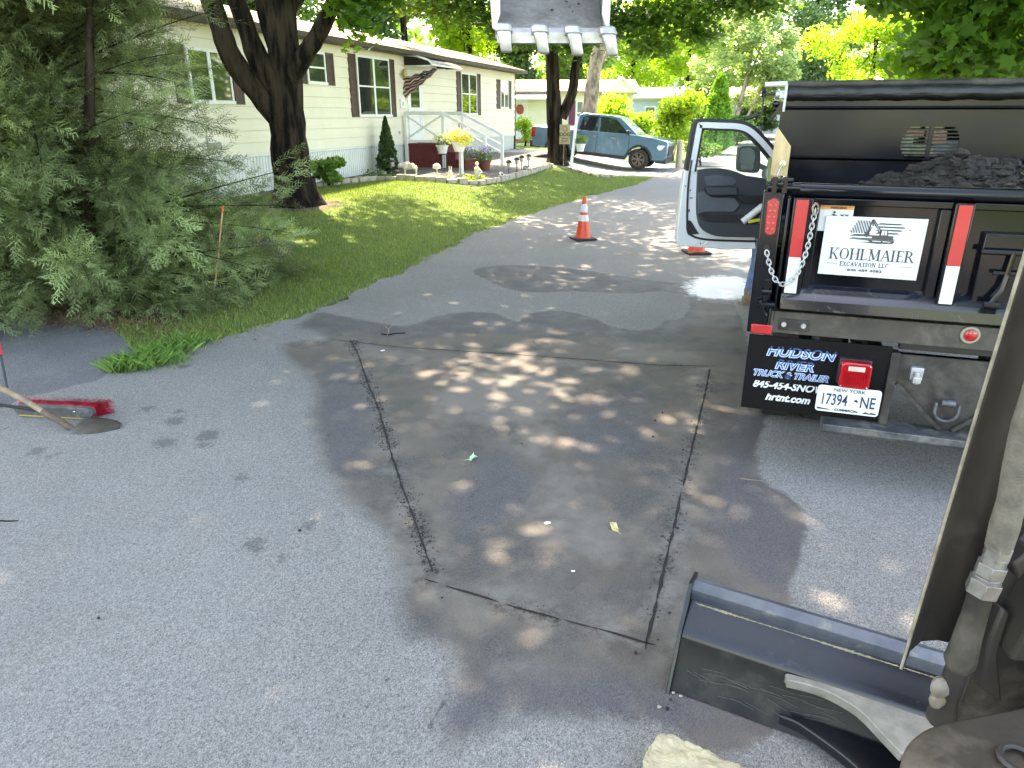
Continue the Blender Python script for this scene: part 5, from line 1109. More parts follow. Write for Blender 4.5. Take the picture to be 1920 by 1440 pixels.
# emblem: ragged flag with an excavator before it
mb = MB(); yb_ = .0095; rj = random.Random(5)
def pl(pts, yy=yb_, t=.001): mb.prism([(l, yy, z) for l, z in pts], (0, -t, 0))
for i in range(6):
    z = 1.480-.0155*i; x0 = .575+.0 if i < 4 else .47-.003*i; x1 = (.700,.718,.706,.692,.672,.680)[i]
    pl([(x0, z-.0035), (x0+.02, z+.0035), (x1-.015, z+.003), (x1, z-.001), (x1-.022, z-.004)])
for r_ in range(5):
    for c_ in range(7):
        x = .492+.013*c_-.005*r_+(r_ % 2)*.006; z = 1.487-.0125*r_
        if x < .573: pl([(x+.0048*math.cos(k*math.pi/5*1+.3)*(1 if k % 2 else .42), z+.0048*math.sin(k*math.pi/5+.3)*(1 if k % 2 else .42)) for k in range(10)][::1]) if False else None
grid = []
for r_ in range(10):
    for c_ in range(14):
        if (r_+c_) % 2 == 0: x = .488+.0063*c_-.0035*r_; z = 1.487-.0064*r_; pl([(x, z), (x+.0062, z+.001), (x+.006, z+.0066), (x-.0004, z+.006)])
pl([(.474,1.418),(.545,1.421),(.548,1.425),(.48,1.423)]); pl([(.487,1.396),(.66,1.388),(.64,1.393),(.55,1.398)]); pl([(.505,1.384),(.60,1.379),(.655,1.381),(.56,1.387)])
pl([(.727,1.455),(.748,1.447),(.742,1.450),(.729,1.459)])
WI = .0083; 
def ex(pts, c=0): mb2 = (EMB if c == 0 else EMWS.append(MB()) or EMWS[-1]); mb2.prism([(l, WI-(.0012 if c else 0), z) for l, z in pts], (0, -.001, 0))
EMB, EMWS = MB(), []
ex([(.552,1.497),(.562,1.503),(.600,1.452),(.606,1.432),(.590,1.436),(.586,1.452),(.560,1.484)]); ex([(.552,1.497),(.560,1.500),(.555,1.445),(.546,1.430),(.540,1.440),(.545,1.46)])
ex([(.530,1.436),(.548,1.440),(.553,1.424),(.540,1.410),(.528,1.418)]); ex([(.598,1.420),(.602,1.452),(.632,1.452),(.640,1.420),(.665,1.417),(.662,1.400),(.566,1.400),(.566,1.414)]); ex([(.556,1.398),(.668,1.398),(.672,1.390),(.664,1.382),(.562,1.384),(.553,1.391)])
ex([(.606,1.424),(.608,1.447),(.619,1.447),(.619,1.424)], 1); ex([(.622,1.424),(.622,1.447),(.629,1.447),(.633,1.424)], 1); ex([(.564,1.493),(.592,1.452),(.597,1.438),(.594,1.450),(.566,1.488)], 1); ex([(.570,1.390),(.610,1.389),(.61,1.393),(.570,1.394)], 1); ex([(.618,1.389),(.655,1.389),(.655,1.392),(.618,1.393)], 1)
ex([(.555,1.484),(.557,1.468),(.552,1.45),(.553,1.47)], 1)
mk('emblem', mb, INK, sgn, smooth=False); mk('emblem', EMB, INK, sgn, smooth=False); [mk('emblem_detail', e_, MT['sign'], sgn, smooth=False) for e_ in EMWS]
# corner posts
def oval(cx, cz, rx, rz2, n=28):
    pts = []
    for i in range(n):
        a = 2*math.pi*i/n; sgn_ = 1 if math.sin(a) >= 0 else -1; pts.append((cx+rx*math.cos(a), cz+sgn_*(rz2-rx)+rx*math.sin(a)))
    return pts
for sd_ in (0, 1):
    f_ = (lambda l: l) if not sd_ else mir
    mb = MB(); mb.b2(f_(.012), f_(.118), -.02, .11, .86, 1.625); mb.prism([(f_(.135), -.03, .93), (f_(.155), -.03, .93), (f_(.155), -.03, 1.60), (f_(.135), -.03, 1.60)], (0, .1, 0))
    cp = mk('corner_post', mb, BL, tk, bevel=.008)
    mk('lamp_gasket', face(MB(), oval(f_(.068), 1.497, .040, .106), -.028, -.02), MT['rubber'], cp, bevel=.003)
    mk('tail_light', face(MB(), oval(f_(.068), 1.497, .030, .096), -.036, -.026), MT['red'], cp, bevel=.004)
    mb = MB()
    for r_ in range(5):
        for c_ in (-1, 1): mb.ball((f_(.068)+c_*.012, -.037, 1.435+r_*.031), .0075, 8, (1,.5,1))
    mk('lamp_diode', mb, pm('red_diode', (.8,.10,.10), (.6,.03,.03), 60, .2), cp)
    mk('key_hole', MB().cyl((f_(.062), -.0205, 1.335), (f_(.062), -.0215, 1.335), .014, n=14).b2(f_(.054), f_(.066), -.0215, -.0205, 1.298, 1.33), pm('hole_dark', (.003,.003,.003)), cp, smooth=False)
    mb = MB(); mb.b2(f_(.075), f_(.10), -.045, -.02, 1.02, 1.16); mb.cyl((f_(.05), -.05, 1.03), (f_(.14), -.05, 1.03), .016, n=10); mb.cyl((f_(.06), -.055, 1.05), (f_(.10), -.055, .97), .013, n=8); mb.cyl((f_(.065), -.05, 1.10), (f_(.115), -.05, 1.10), .012, n=8); mk('gate_hinge', mb, BL, cp)
    mk('reflector', face(MB(), [(f_(.033),.858),(f_(.145),.858),(f_(.145),.912),(f_(.033),.912)], -.032, -.02), MT['reflred'], cp, bevel=.006)
    mk('hinge_pin', MB().cyl((f_(.03), .0, 1.645), (f_(.19), .0, 1.645), .022, n=12).b2(f_(.05), f_(.075), -.03, .06, 1.62, 1.70).b2(f_(.10), f_(.125), -.03, .06, 1.62, 1.70).cyl((f_(.04), -.02, 1.685), (f_(.15), -.02, 1.685), .011, n=8).ball((f_(.09), -.03, 1.665), .02, 8), MT['chrome'] if False else BL, cp)
# beam under the bed
mb = MB(); mb.b2(.13, mir(.13), -.03, .10, .872, .995); bm_ = mk('rear_beam', mb, pm('dusty_beam', (.026,.023,.021), (.05,.042,.035), 3, .6, dust=(.17,.15,.12), ds=5, dthr=(.48,.85), bmp=.2, bs=40), tk, bevel=.004)
for c_ in (CX-.30, CX, CX+.30):
    if c_ == CX-.30: continue
    mk('clearance_light', MB().lathe([(.030,0),(.030,.008),(.02,.013),(.005,.014)], n=20).xf(lambda p: Vector((p.x+c_, -.045-p.z, p.y+.952))), MT['red'], bm_); mk('light_grommet', MB().ring((c_,-.040,.952), .037, .009, 'y'), pm('dusty_grommet', (.30,.29,.22)), bm_)
for f_ in ((lambda l: l), mir):
    mk('bolt_plate', face(MB(), [(f_(.175),.895),(f_(.33),.895),(f_(.33),.957),(f_(.175),.957)], -.04, -.03), MT['blackdust'], bm_, bevel=.004)
    for l in (.20, .30): mk('bolt', MB().cyl((f_(l), -.055, .928), (f_(l), -.04, .928), .014, n=6).cyl((f_(l), -.062, .928), (f_(l), -.04, .928), .007, n=8), MT['galv'], bm_)
# mud flaps and lettering
for i, (l0, l1) in enumerate(((.03,.758),(mir(.758),mir(.03)))):
    mf = mk('mud_flap', MB().prism([(l0,-.012,.845),(l1,-.012,.845),(l1,.012,.40),(l0,.012,.395)], (0,.012,0)), MT['flap'], tk, smooth=False)
    def ft(s, size, x, z, mat, **k): return text('lettering', s, size, mf, (x, -.0005-.0, z), mat, rot=(math.pi/2-.05, 0, 0), **k)
    dx = l0-.03
    def yz(z): return -.0135+.054*(.845-z)
    for (s, sz, x, z, sh, xs, outc, inc, of) in (('HUDSON', .078, .132, .735, .25, 1.06, 'ltblueink', 'blueink', .0048), ('RIVER', .078, .186, .660, .25, 1.0, 'ltblueink', 'blueink', .0048), ('TRUCK & TRAILER', .050, .070, .606, .30, .98, 'ltblueink', 'blueink', .0032)):
        t1 = text('lettering', s, sz, mf, (x+dx, yz(z)-.0015, z), MT[outc], rot=(math.pi/2-.054,0,0), shear=sh, off=of, xs=xs); t2 = text('lettering', s, sz, mf, (x+dx, yz(z)-.0035, z), MT[inc], rot=(math.pi/2-.054,0,0), shear=sh, off=-of*.05, xs=xs)
    text('lettering', '845-454-SNOW', .060, mf, (.080+dx, yz(.535)-.0015, .535), MT['whiteink'], rot=(math.pi/2-.054,0,0), shear=.3, off=.0018, xs=.95)
    text('lettering', 'hrtnt.com', .060, mf, (.158+dx, yz(.462)-.0015, .462), MT['whiteink'], rot=(math.pi/2-.054,0,0), shear=.3, off=.0022, xs=.98)
# stop lamp and number plate
for i, f_ in enumerate(((lambda l: l), mir)):
    l0, l1 = sorted((f_(.513), f_(.665)))
    sl = mk('stop_light', face(MB(), [(l0+.012,.622),(l1-.012,.622),(l1,.634),(l1,.752),(l1-.012,.766),(l0+.012,.766),(l0,.752),(l0,.634)], -.115, -.05), MT['red'], tk, bevel=.012)
    mk('lamp_housing', face(MB(), [(l0-.004,.62),(l1+.004,.62),(l1+.004,.768),(l0-.004,.768)], -.05, -.0), MT['ftblack'], sl, bevel=.005)
    mk('clear_lens', face(MB(), [(l0+.035,.722),(l1-.035,.722),(l1-.035,.748),(l0+.035,.748)], -.119, -.114), pm('clear_lens', (.55,.50,.42), rough=.25), sl, bevel=.002)
    mb = MB()
    for k in range(9): x = l0+.022+k*(l1-l0-.044)/8; mb.b2(x-.0015, x+.0015, -.1175, -.114, .645, .715)
    mk('lens_rib', mb, pm('dark_red', (.25,.005,.01), rough=.2), sl, smooth=False)
    mb = MB(); [mb.ball((x, -.116, z), .005, 6) for x in (l0+.012, l1-.012) for z in (.635,.755)]; mk('lens_screw', mb, MT['chrome'], sl)
ro = []
for (cx, cz, a0) in ((.735-.018,.621-.018,0),(.418+.018,.621-.018,90),(.418+.018,.470+.018,180),(.735-.018,.470+.018,270)):
    ro += [(cx+.018*math.cos(R(a0+k*22.5)), cz+.018*math.sin(R(a0+k*22.5))) for k in range(5)]
np_ = mk('licence_plate', face(MB(), ro, -.096, -.092), MT['whiteink'], tk, smooth=False)
dk = pm('plate_navy', (.02,.03,.06))
text('lettering', 'NEW YORK', .026, np_, (.5765,-.0965,.592), dk, xs=1.15, align='CENTER'); text('lettering', '17394', .092, np_, (.437,-.0965,.513), dk, xs=.60, off=.001); text('lettering', 'NE', .092, np_, (.635,-.0965,.513), dk, xs=.66, off=.001)
text('lettering', 'COMMERCIAL', .018, np_, (.5765,-.0965,.481), dk, xs=1.05, align='CENTER', off=.0006)
for P9 in ([(.608,.545),(.618,.540),(.627,.541),(.624,.551),(.616,.557),(.606,.551)], [(.425,.482),(.50,.482),(.49,.486),(.46,.489),(.43,.493)], [(.655,.480),(.725,.480),(.722,.488),(.70,.491),(.69,.485),(.672,.492)]): mk('emblem', MB().prism([(l, -.0965, z) for l, z in P9], (0,-.0008,0)), dk, np_, smooth=False)
# hitch plate, frame bars, step bumper
mb = MB(); face(mb, [(.80,.80),(CX+.29,.80),(CX+.29,.64),(CX+.03,.40),(1.062,.40),(.815,.640),(.80,.648)], .02, .035); hp_ = mk('hitch_plate', mb, MT['blackdust'], tk, bevel=.002, smooth=False)
for f_ in ((lambda l: l), mir):
    mk('frame_bar', MB().b2(f_(.758), f_(.800), -.02, .06, .40, .815), MT['blackdust'], hp_, bevel=.004); mk('brace', MB().bar((f_(.812), .004, .640), (f_(1.06), .004, .405), .028, .02), MT['blackdust'], hp_, bevel=.002, smooth=False)
    mb = MB()
    rg = MB(); pts = [(f_(1.015), -.0, .555)]+[(f_(1.07)+(-1 if f_(0) == 0 else 1)*.052*math.cos(R(a)), -.012, .535-.062*math.sin(R(a))) for a in range(0, 181, 15)]
    rg.tube([(f_(1.018),-.01,.56),(f_(1.016),-.015,.52)]+[(f_(1.072)-.056*math.cos(R(a)), -.018, .512-.05*math.sin(R(a))) for a in range(10, 171, 16)]+[(f_(1.128) if f_(0) == 0 else f_(1.128),-.015,.52)][:1]+[(f_(1.126),-.01,.56)], .0085, 8) if f_(0) == 0 else None
    if f_(0) != 0: continue
    rg.cyl((f_(1.04), -.012, .562), (f_(1.104), -.012, .562), .020, n=12); mk('tow_ring', rg, pm('worn_blue_steel', (.13,.14,.16), (.07,.07,.075), 20, .5, metal=.5), hp_)
mk('trailer_socket', MB().b2(.865, .925, -.02, .02, .675, .745).b2(.875, .915, -.05, -.02, .665, .70).cyl((.895,-.03,.725),(.895,-.03,.66), .018, n=12), MT['galv'], hp_, bevel=.004)
mk('pintle_hook', MB().box((CX+.22,-.03,.47), (.12,.1,.14)).tube([(CX+.20,-.06,.44),(CX+.20,-.13,.42),(CX+.20,-.15,.48),(CX+.20,-.10,.52)], .02, 8), MT['blackdust'], hp_, bevel=.01)
mk('cross_member', MB().b2(.80, mir(.80), .05, .10, .82, .868).b2(.3, mir(.3), .35, .42, .55, .70).b2(.62,.76,.30,.36,.70,.76), MT['ftblack'], tk, bevel=.003)
mk('step_bumper', MB().prism([(.472,-.11,.398),(.472,.06,.398),(.472,.06,.33),(.472,-.095,.345),(.472,-.11,.36)], (mir(.472)-.472,0,0)), pm('scuffed_step', (.10,.11,.12), (.05,.05,.055), 8, .45, metal=.4, dust=(.24,.23,.20), ds=6, dthr=(.45,.7), bmp=.2), tk, bevel=.004)
# chain
def chain(name, pts, par, mat):
    pts = [Vector(p) for p in pts]; out = []; m = len(pts)
    for i in range(m-1):
        for k in range(10):
            t = k/10; p0, p1, p2, p3 = pts[max(i-1,0)], pts[i], pts[i+1], pts[min(i+2,m-1)]
            out.append(.5*((2*p1)+(-p0+p2)*t+(2*p0-5*p1+4*p2-p3)*t*t+(-p0+3*p1-3*p2+p3)*t**3))
    d = [0]
    for i in range(1, len(out)): d.append(d[-1]+(out[i]-out[i-1]).length)
    mb = MB(); s = 0; k = 0; stp_ = .0245
    def at(s): 
        j = max(0, min(len(out)-2, next((i for i in range(len(d)-1) if d[i+1] >= s), len(d)-2))); f__ = (s-d[j])/max(1e-6, d[j+1]-d[j]); return out[j].lerp(out[j+1], f__), (out[j+1]-out[j]).normalized()
    while s < d[-1]:
        c, t = at(s); up = Vector((0,1,0)) if k % 2 else t.cross(Vector((0,1,0))).normalized(); sd2 = t.cross(up).normalized()
        ring_ = [c+t*(.0185*math.cos(a))+sd2*(.0105*math.sin(a)) for a in np.linspace(0, 2*math.pi, 13)]
        mb.tube(ring_, .0036, 5, cap=False); s += stp_; k += 1
    return mk(name, mb, mat, par)
chain('chain', [T3(.272,1.535,-.06), T3(.268,1.46,-.06), T3(.262,1.36,-.065), T3(.245,1.26,-.07), T3(.215,1.19,-.075), T3(.17,1.155,-.075), T3(.125,1.175,-.06), T3(.09,1.24,-.04), T3(.066,1.31,-.025)], tk, MT['galv'])
mk('chain_shackle', MB().ring(T3(.272,1.55,-.062), .016, .006, 'y', 16, 6, .8, 1.7), MT['chrome'], tk)
# bed
for f_ in ((lambda l: l), mir): mk('bed_side', MB().b2(f_(.03), f_(.075), .10, BEDF, .98, 1.62).b2(f_(.02), f_(.10), .11, BEDF, 1.62, 1.665), BL, tk, bevel=.005)
mk('bed_floor', MB().b2(.076, mir(.076), .08, BEDF, .98, 1.02), BL, tk, smooth=False)
# headboard with real slots
hb_ = MB(); y0, y1 = BEDF, BEDF+.05; L0, L1 = .095, mir(.095); za, zb = 1.655, 2.09; cxv = 1.19; 
rows = []; z = 1.905; k = 0; hws = [.155,.175,.188,.197,.202,.202,.195,.182,.16]
slot = .0165; pitch = .0262
zt = zb; hb_.b2(L0, L1, y0, y1, z+slot/2, 2.19); 
for i, hw in enumerate(hws):
    zc = 1.905-i*pitch; a, b = zc+slot/2, zc-slot/2
    hb_.b2(L0, cxv-hw, y0, y1, b, a); hb_.b2(cxv-.014, cxv+.014, y0, y1, b, a); hb_.b2(cxv+hw, L1, y0, y1, b, a)
    nb = zc-pitch+slot/2 if i < 8 else 1.0; hb_.b2(L0, L1, y0, y1, nb, b)
BLH = pm('clean_black_gloss', (.003,.004,.007), (.005,.006,.010), 3, .17, r2=.26, spec=.3)
hd = mk('headboard', hb_, BLH, tk, smooth=False)
mk('flange', MB().prism([(L0,y0-.001,2.065),(L0,y0-.06,2.05),(L0,y0-.001,2.035)], (L1-L0,0,0)).prism([(L0,y0-.001,1.69),(L0,y0-.05,1.678),(L0,y0-.001,1.655)], (L1-L0,0,0)).b2(L0-.02, L0, y0-.05, y1+.05, 1.0, 2.10), BL, hd, bevel=.003)
tp = MB(); n = 60; pth = []; rs_ = []
for i in range(n+1): l = .11+(mir(.05)-.11)*i/n; pth.append((l, y0-.02, 2.155+.003*math.sin(i*.7))); rs_.append(.053+.0025*math.sin(i*1.9)+.002*math.sin(i*.6+1))
tp.tube(pth, rs_, 24); tr_ = mk('tarp_roll', tp, MT['tarp'], tk, ang=60)
mk('tarp_cover', MB().cyl((.10, y0+.03, 2.225), (mir(.05), y0+.03, 2.225), .028, n=16), MT['blackdust'], tr_); mk('roller_end', MB().cyl((.02, y0-.02, 2.15), (.115, y0-.02, 2.15), .032, n=14).b2(.085, .105, y0-.08, y0+.06, 2.02, 2.23).b2(.05,.10,y0-.06,y0+.01,2.12,2.18), MT['galv'], tr_, bevel=.003)
mk('white_rail_end', MB().cyl((-.07, y0+.03, 2.228), (.11, y0+.03, 2.232), .019, n=12), MT['white'], tr_)
mk('crank', MB().cyl((.03,y0-.02,2.155),(-.07,y0-.02,2.155), .012, n=8).cyl((-.07,y0-.04,2.19),(-.07,y0-.0,2.14), .018, n=8).tube([(-.07,y0-.03,2.17),(-.065,y0-.03,2.04),(-.075,y0-.03,2.005),(-.11,y0-.03,1.995)], .007, 6).cyl((-.10,y0-.03,1.998),(-.19,y0-.03,1.97), .017, n=10), MT['ftblack'], tr_)
mk('bracket', MB().b2(.04,.09,y0-.03,y0,2.0,2.1).prism([(-.0,y0-.02,1.98),(.05,y0-.02,2.05),(.06,y0-.02,2.03),(.0,y0-.02,1.95)], (0,.01,0)).ball((.03,y0-.03,2.08), .03, 8), BL, tr_)
# timber stake standing at the bed's corner
wd = mk('stake_board', MB().prism([(.040,.50,1.665),(.040,.50,1.905),(.055,.50,1.925),(.132,.50,1.83),(.132,.50,1.665)], (0,.10,0)), MT['wood'], tk, bevel=.004, smooth=False)
mk('bolt', MB().ball((.10,.492,1.735), .012, 8).cyl((.10,.497,1.735),(.10,.485,1.735), .018, n=12).tube([(.10,.48,1.735),(.088,.45,1.71),(.075,.42,1.67)], .006, 6), MT['chrome'], wd)
# load of broken asphalt: mound heightfield
nu, nv = 90, 90; vs = []; rj = random.Random(3)
from mathutils import noise as mn
def loadz(l, y):
    b = 1.645+.11*math.exp(-((l-1.06)/.20)**2-((y-.85)/.5)**2)+.075*math.exp(-((l-1.45)/.5)**2-((y-.8)/.7)**2)-.30*max(0, (.72-l))/.7
    b -= .25*max(0, .25-y)*0; b -= .5*max(0, y-1.1)**2
    p = Vector((l*5, y*5, 0)); c = mn.cell(Vector((l*17+mn.noise(p)*1.5, y*17, 1)))*.04
    return b+c*.75+.03*mn.noise(p*1.7)+.018*mn.noise(p*6)+.012*mn.noise(p*14)
for j in range(nv+1):
    for i in range(nu+1): l = .08+(mir(.08)-.08)*i/nu; y = .09+2.3*j/nv; vs.append((l, y, loadz(l, y)-.05 if l < 9 else 0))
mb = MB(); mb.add(vs, [(j*(nu+1)+i, j*(nu+1)+i+1, (j+1)*(nu+1)+i+1, (j+1)*(nu+1)+i) for j in range(nv) for i in range(nu)])
ld = empty('rubble_load', W(0, TS), -AZ, 'heap of dark broken asphalt and earth filling the dump bed', 'rubble'); ld['kind'] = 'stuff'
mk('rubble', mb, MT['rubble'], ld, smooth=False)
mb = MB()
for i in range(1500):
    l = random.uniform(.5, 2.08); y = random.uniform(.12, 1.5); r_ = random.choice((.008,.012,.016,.022,.034,.05)); z = loadz(l, y)-.05+r_*.25
    if l < .7 and r_ > .03: continue
    mb.ball((l, y, z), r_, 6, (1, random.uniform(.5, 1), random.uniform(.35, .8)), .28)
mk('chunk', mb, MT['rubble'], ld, smooth=False)
tg_ = [(1.40+random.gauss(0,.02), .5+random.gauss(0,.02), loadz(1.4,.5)-.04) for _ in range(90)]
grass_blades('grass_tuft', tg_, .06, .0015, mgrass, 1.2).parent = ld
# cab, chassis, wheels
WC = MT['whitecar']
cabx0, cabx1 = .16, mir(.16); yc0 = BEDF+.22
mb = MB(); prof = [(yc0,.75),(yc0,1.98),(yc0+.15,2.06),(yc0+.95,2.08),(yc0+1.25,2.03),(yc0+1.85,1.48),(yc0+2.9,1.38),(yc0+3.0,1.2),(yc0+3.0,.70),(yc0+2.75,.62),(yc0+2.7,.75)]+[(yc0+2.27+.45*math.cos(R(a)), .62+.45*math.sin(R(a))) for a in range(15, 166, 15)]+[(yc0+1.8,.62),(yc0,.62)]
mb.prism([(cabx0, y, z) for y, z in prof], (cabx1-cabx0, 0, 0)); cb = mk('cab', mb, WC, tk, bevel=.05, ang=50)
mk('door_opening', MB().prism([(cabx0-.008, y, z) for y, z in ((yc0+.45,.78),(yc0+.45,1.92),(yc0+.55,1.98),(yc0+1.15,1.96),(yc0+1.62,1.5),(yc0+1.62,.78))], (.006,0,0)), MT['ftblack'], cb, smooth=False)
mk('rear_window', MB().b2(cabx0+.3, cabx1-.3, yc0-.008, yc0, 1.45, 1.95), tint, cb, smooth=False)
mk('windshield', MB().prism([(cabx0+.12,yc0+1.3,2.0),(cabx1-.12,yc0+1.3,2.0),(cabx1-.08,yc0+1.82,1.52),(cabx0+.08,yc0+1.82,1.52)], (0,.02,.025)), tint, cb, smooth=False)
mk('side_window', MB().prism([(cabx1+.002, y, z) for y, z in ((yc0+.5,1.46),(yc0+.52,1.92),(yc0+1.15,1.94),(yc0+1.6,1.5))], (.006,0,0)), tint, cb, smooth=False)
mk('grille', MB().b2(cabx0+.3, cabx1-.3, yc0+3.0, yc0+3.04, .85, 1.25), MT['ftblack'], cb, bevel=.01)
for x in (cabx0+.15, cabx1-.15): mk('headlight', MB().b2(x-.13, x+.13, yc0+2.97, yc0+3.03, .95, 1.22), pm('clear_lamp', (.7,.7,.7), rough=.1), cb, bevel=.02)
mk('bumper', MB().b2(cabx0, cabx1, yc0+2.95, yc0+3.15, .45, .68), MT['chrome'], cb, bevel=.03)
mk('chassis', MB().b2(.66, .74, .1, yc0+2.9, .62, .80).b2(mir(.74), mir(.66), .1, yc0+2.9, .62, .80).cyl((.2,1.0,.42),(mir(.2),1.0,.42), .07, n=12), MT['ftblack'], tk, bevel=.005)
def truck_wheel(x0, x1, y):
    w_ = mk('wheel', MB().cyl((0,0,0), (x1-x0,0,0), .19, n=20), MT['galv'], tk); w_.location = (x0, y, .40)
    d_ = x1-x0; mk('tyre', MB().tube([(0,0,0),(.04 if d_ > 0 else -.04,0,0),(d_-(.04 if d_ > 0 else -.04),0,0),(d_,0,0)], [.34,.395,.395,.34], 28), MT['rubber'], w_); mk('hub', MB().cyl((-.02 if d_ > 0 else .02,0,0), (d_*.3,0,0), .08, n=12), MT['steel'], w_)
for x0, x1 in ((.14,.38),(.42,.64),(mir(.38),mir(.14)),(mir(.64),mir(.42))): truck_wheel(x0, x1, 1.0)
for x0, x1 in ((.19,.42),(mir(.42),mir(.19))): truck_wheel(x0, x1, yc0+2.27)
# odds and ends on the cab side shelf, seen through the slots
for i, (l, z, w_, h, c) in enumerate(((1.03,1.80,.12,.10,(.55,.68,.75)),(1.06,1.86,.2,.05,(.62,.42,.38)),(1.14,1.74,.1,.10,(.50,.66,.60)),(1.25,1.83,.14,.10,(.72,.45,.48)),(1.33,1.76,.16,.10,(.35,.50,.68)),(1.02,1.73,.14,.08,(.62,.74,.78)),(1.24,1.73,.14,.08,(.66,.70,.78)))):
    mk('bundle', MB().box((l, BEDF+.13+.004*i, z), (w_, .05, h)), pm('pastel_bundle', tuple(min(.95, x*1.35) for x in c), c, 25, .6), tk, bevel=.01)
mk('shelf', MB().b2(.5, 1.9, BEDF+.05, BEDF+.21, 1.66, 1.685), MT['ftblack'], tk, bevel=.003)
# ---- open driver door, in the plane facing down the road
DY = 7.7
dr = empty('door', (0,0,0)); dr.parent = tk; dr.matrix_parent_inverse = Matrix.Identity(4)
dr.location = (Matrix.Rotation(AZ, 3, 'Z')@(Vector((2.72, DY, .6))-W(0, TS))); dr.rotation_euler = (0, 0, AZ)
def dp(u, v, dy=0.): p = at_y(u, v, DY); return Vector((p.x-2.72, dy, p.z-.6))
def dpoly(pts, dy0, dy1): return MB().prism([dp(u, v, dy0) for u, v in pts], (0, dy1-dy0, 0))
def crv(pts, k=4):
    out = []; n = len(pts)
    for i in range(n-1):
        p0, p1, p2, p3 = pts[max(i-1,0)], pts[i], pts[i+1], pts[min(i+2,n-1)]
        for j in range(k):
            t = j/k; out.append(tuple(.5*((2*p1[c])+(-p0[c]+p2[c])*t+(2*p0[c]-5*p1[c]+4*p2[c]-p3[c])*t*t+(-p0[c]+3*p1[c]-3*p2[c]+p3[c])*t**3) for c in (0,1)))
    return out+[pts[-1]]
mk('door_shell', dpoly([(1276,462),(1270,458),(1269,440),(1274,390),(1281,335),(1284,318),(1296,318),(1310,318),(1430,334),(1462,336),(1462,468),(1350,467)], .0, .11), WC, dr, bevel=.012)
outer = crv([(1285,320),(1292,280),(1299,240),(1304,226),(1316,222),(1350,223),(1388,225),(1412,234),(1434,254),(1456,280),(1470,300)], 3)
def sweep(pts, w_, d0, d1, mat, name, par=dr, inset=0.):
    mb = MB(); m = len(pts); P_ = [dp(*p) for p in pts]
    for i in range(m-1):
        a, b = P_[i], P_[i+1]; ta = (P_[min(i+1,m-1)]-P_[max(i-1,0)]).normalized(); tb = (P_[min(i+2,m-1)]-P_[i]).normalized()
        na, nb = Vector((ta.z,0,-ta.x)), Vector((tb.z,0,-tb.x))
        q = [a+na*inset, b+nb*inset, b+nb*(inset+w_), a+na*(inset+w_)]
        mb.prism([p+Vector((0,d0,0)) for p in q], (0, d1-d0, 0))
    return mk(name, mb, mat, par, smooth=False)
sweep(outer, .035, .0, .10, MT['ftblack'], 'outer_seal'); fr_ = sweep(outer, .055, -.012, .09, WC, 'window_frame', inset=.036); sweep(outer, .022, -.008, .08, MT['ftblack'], 'glass_run', inset=.092)
# weatherstrip running down the shell
ws = crv([(1297,300),(1292,330),(1289,370),(1288,410),(1289,432),(1296,441),(1312,447),(1340,450),(1400,452),(1460,452)], 3)
mb = MB(); mb.tube([dp(u, v, -.008) for u, v in ws], .011, 6); mk('weatherstrip', mb, MT['ftblack'], dr)
mk('latch_cover', dpoly([(1290,413),(1295,414),(1305,430),(1310,438),(1290,440),(1288,436)], -.012, 0), MT['ftblack'], dr, smooth=False)
trim = crv([(1307,319),(1305,360),(1305,400),(1312,425),(1330,438),(1360,442),(1420,443),(1460,443)], 3)+[(1460,336)]+crv([(1432,334),(1400,330),(1380,322),(1350,315),(1320,316),(1307,319)], 2)
dtp = mk('inner_panel', dpoly(trim, -.045, .0), MT['ftgrey'], dr, bevel=.006)
mk('armrest', dpoly(crv([(1318,352),(1322,362),(1340,366),(1375,366),(1386,378),(1400,380),(1430,380),(1460,382)], 2)+[(1460,368)]+crv([(1420,366),(1378,364),(1378,350),(1350,349),(1330,349),(1318,352)], 2), -.10, -.045), MT['ftblack'], dtp, bevel=.006)
mk('armrest_cover', dpoly([(1318,350),(1376,349),(1376,363),(1330,364),(1322,362)], -.112, -.10), MT['ftgrey'], dtp, bevel=.004)
mk('lower_insert', dpoly([(1306,360),(1318,357),(1330,368),(1374,370),(1384,384),(1372,396),(1318,396),(1306,400)], -.075, -.045), MT['ftlight'], dtp, bevel=.006)
mk('map_pocket', dpoly(crv([(1312,400),(1330,401),(1380,401),(1460,402)], 2)+[(1460,416)]+crv([(1400,415),(1340,414),(1322,411),(1312,400)], 2), -.055, -.045), MT['ftblack'], dtp, smooth=False)
mk('pocket_rim', dpoly(crv([(1306,402),(1318,412),(1340,416),(1400,418),(1460,419)], 2)+[(1460,443)]+crv([(1420,443),(1360,442),(1330,438),(1312,425),(1306,402)], 2), -.085, -.045), MT['ftgrey'], dtp, bevel=.006)
mk('seam_ridge', dpoly([(1318,330),(1340,327),(1370,330),(1380,338),(1372,347),(1322,348)], -.052, -.045), MT['ftlight'] if False else pm('trim_slate', (.065,.075,.095)), dtp, bevel=.004)
mb = MB()
for u in (1300, 1310, 1320): mb.bar(dp(u, 459, -.003), dp(u+7, 453, -.003), .01, .006)
mb.bar(dp(1283,459,-.002), dp(1289,459.5,-.002), .012, .004); mk('pressing', mb, MT['white'], dr, smooth=False)
for u_, v_, r_, s_3 in ((1313,456,.008,(1,1,1)),(1285,349,.008,(.7,.6,1.2)),(1294,357,.008,(.8,.6,1.2)),(1292,395,.012,(.6,.6,1.6)),(1296,371,.012,(1.6,.6,.5))): mk('drain_hole', MB().ball(dp(u_,v_,-.003), r_, 6, s_3), MT['ftblack'], dr)
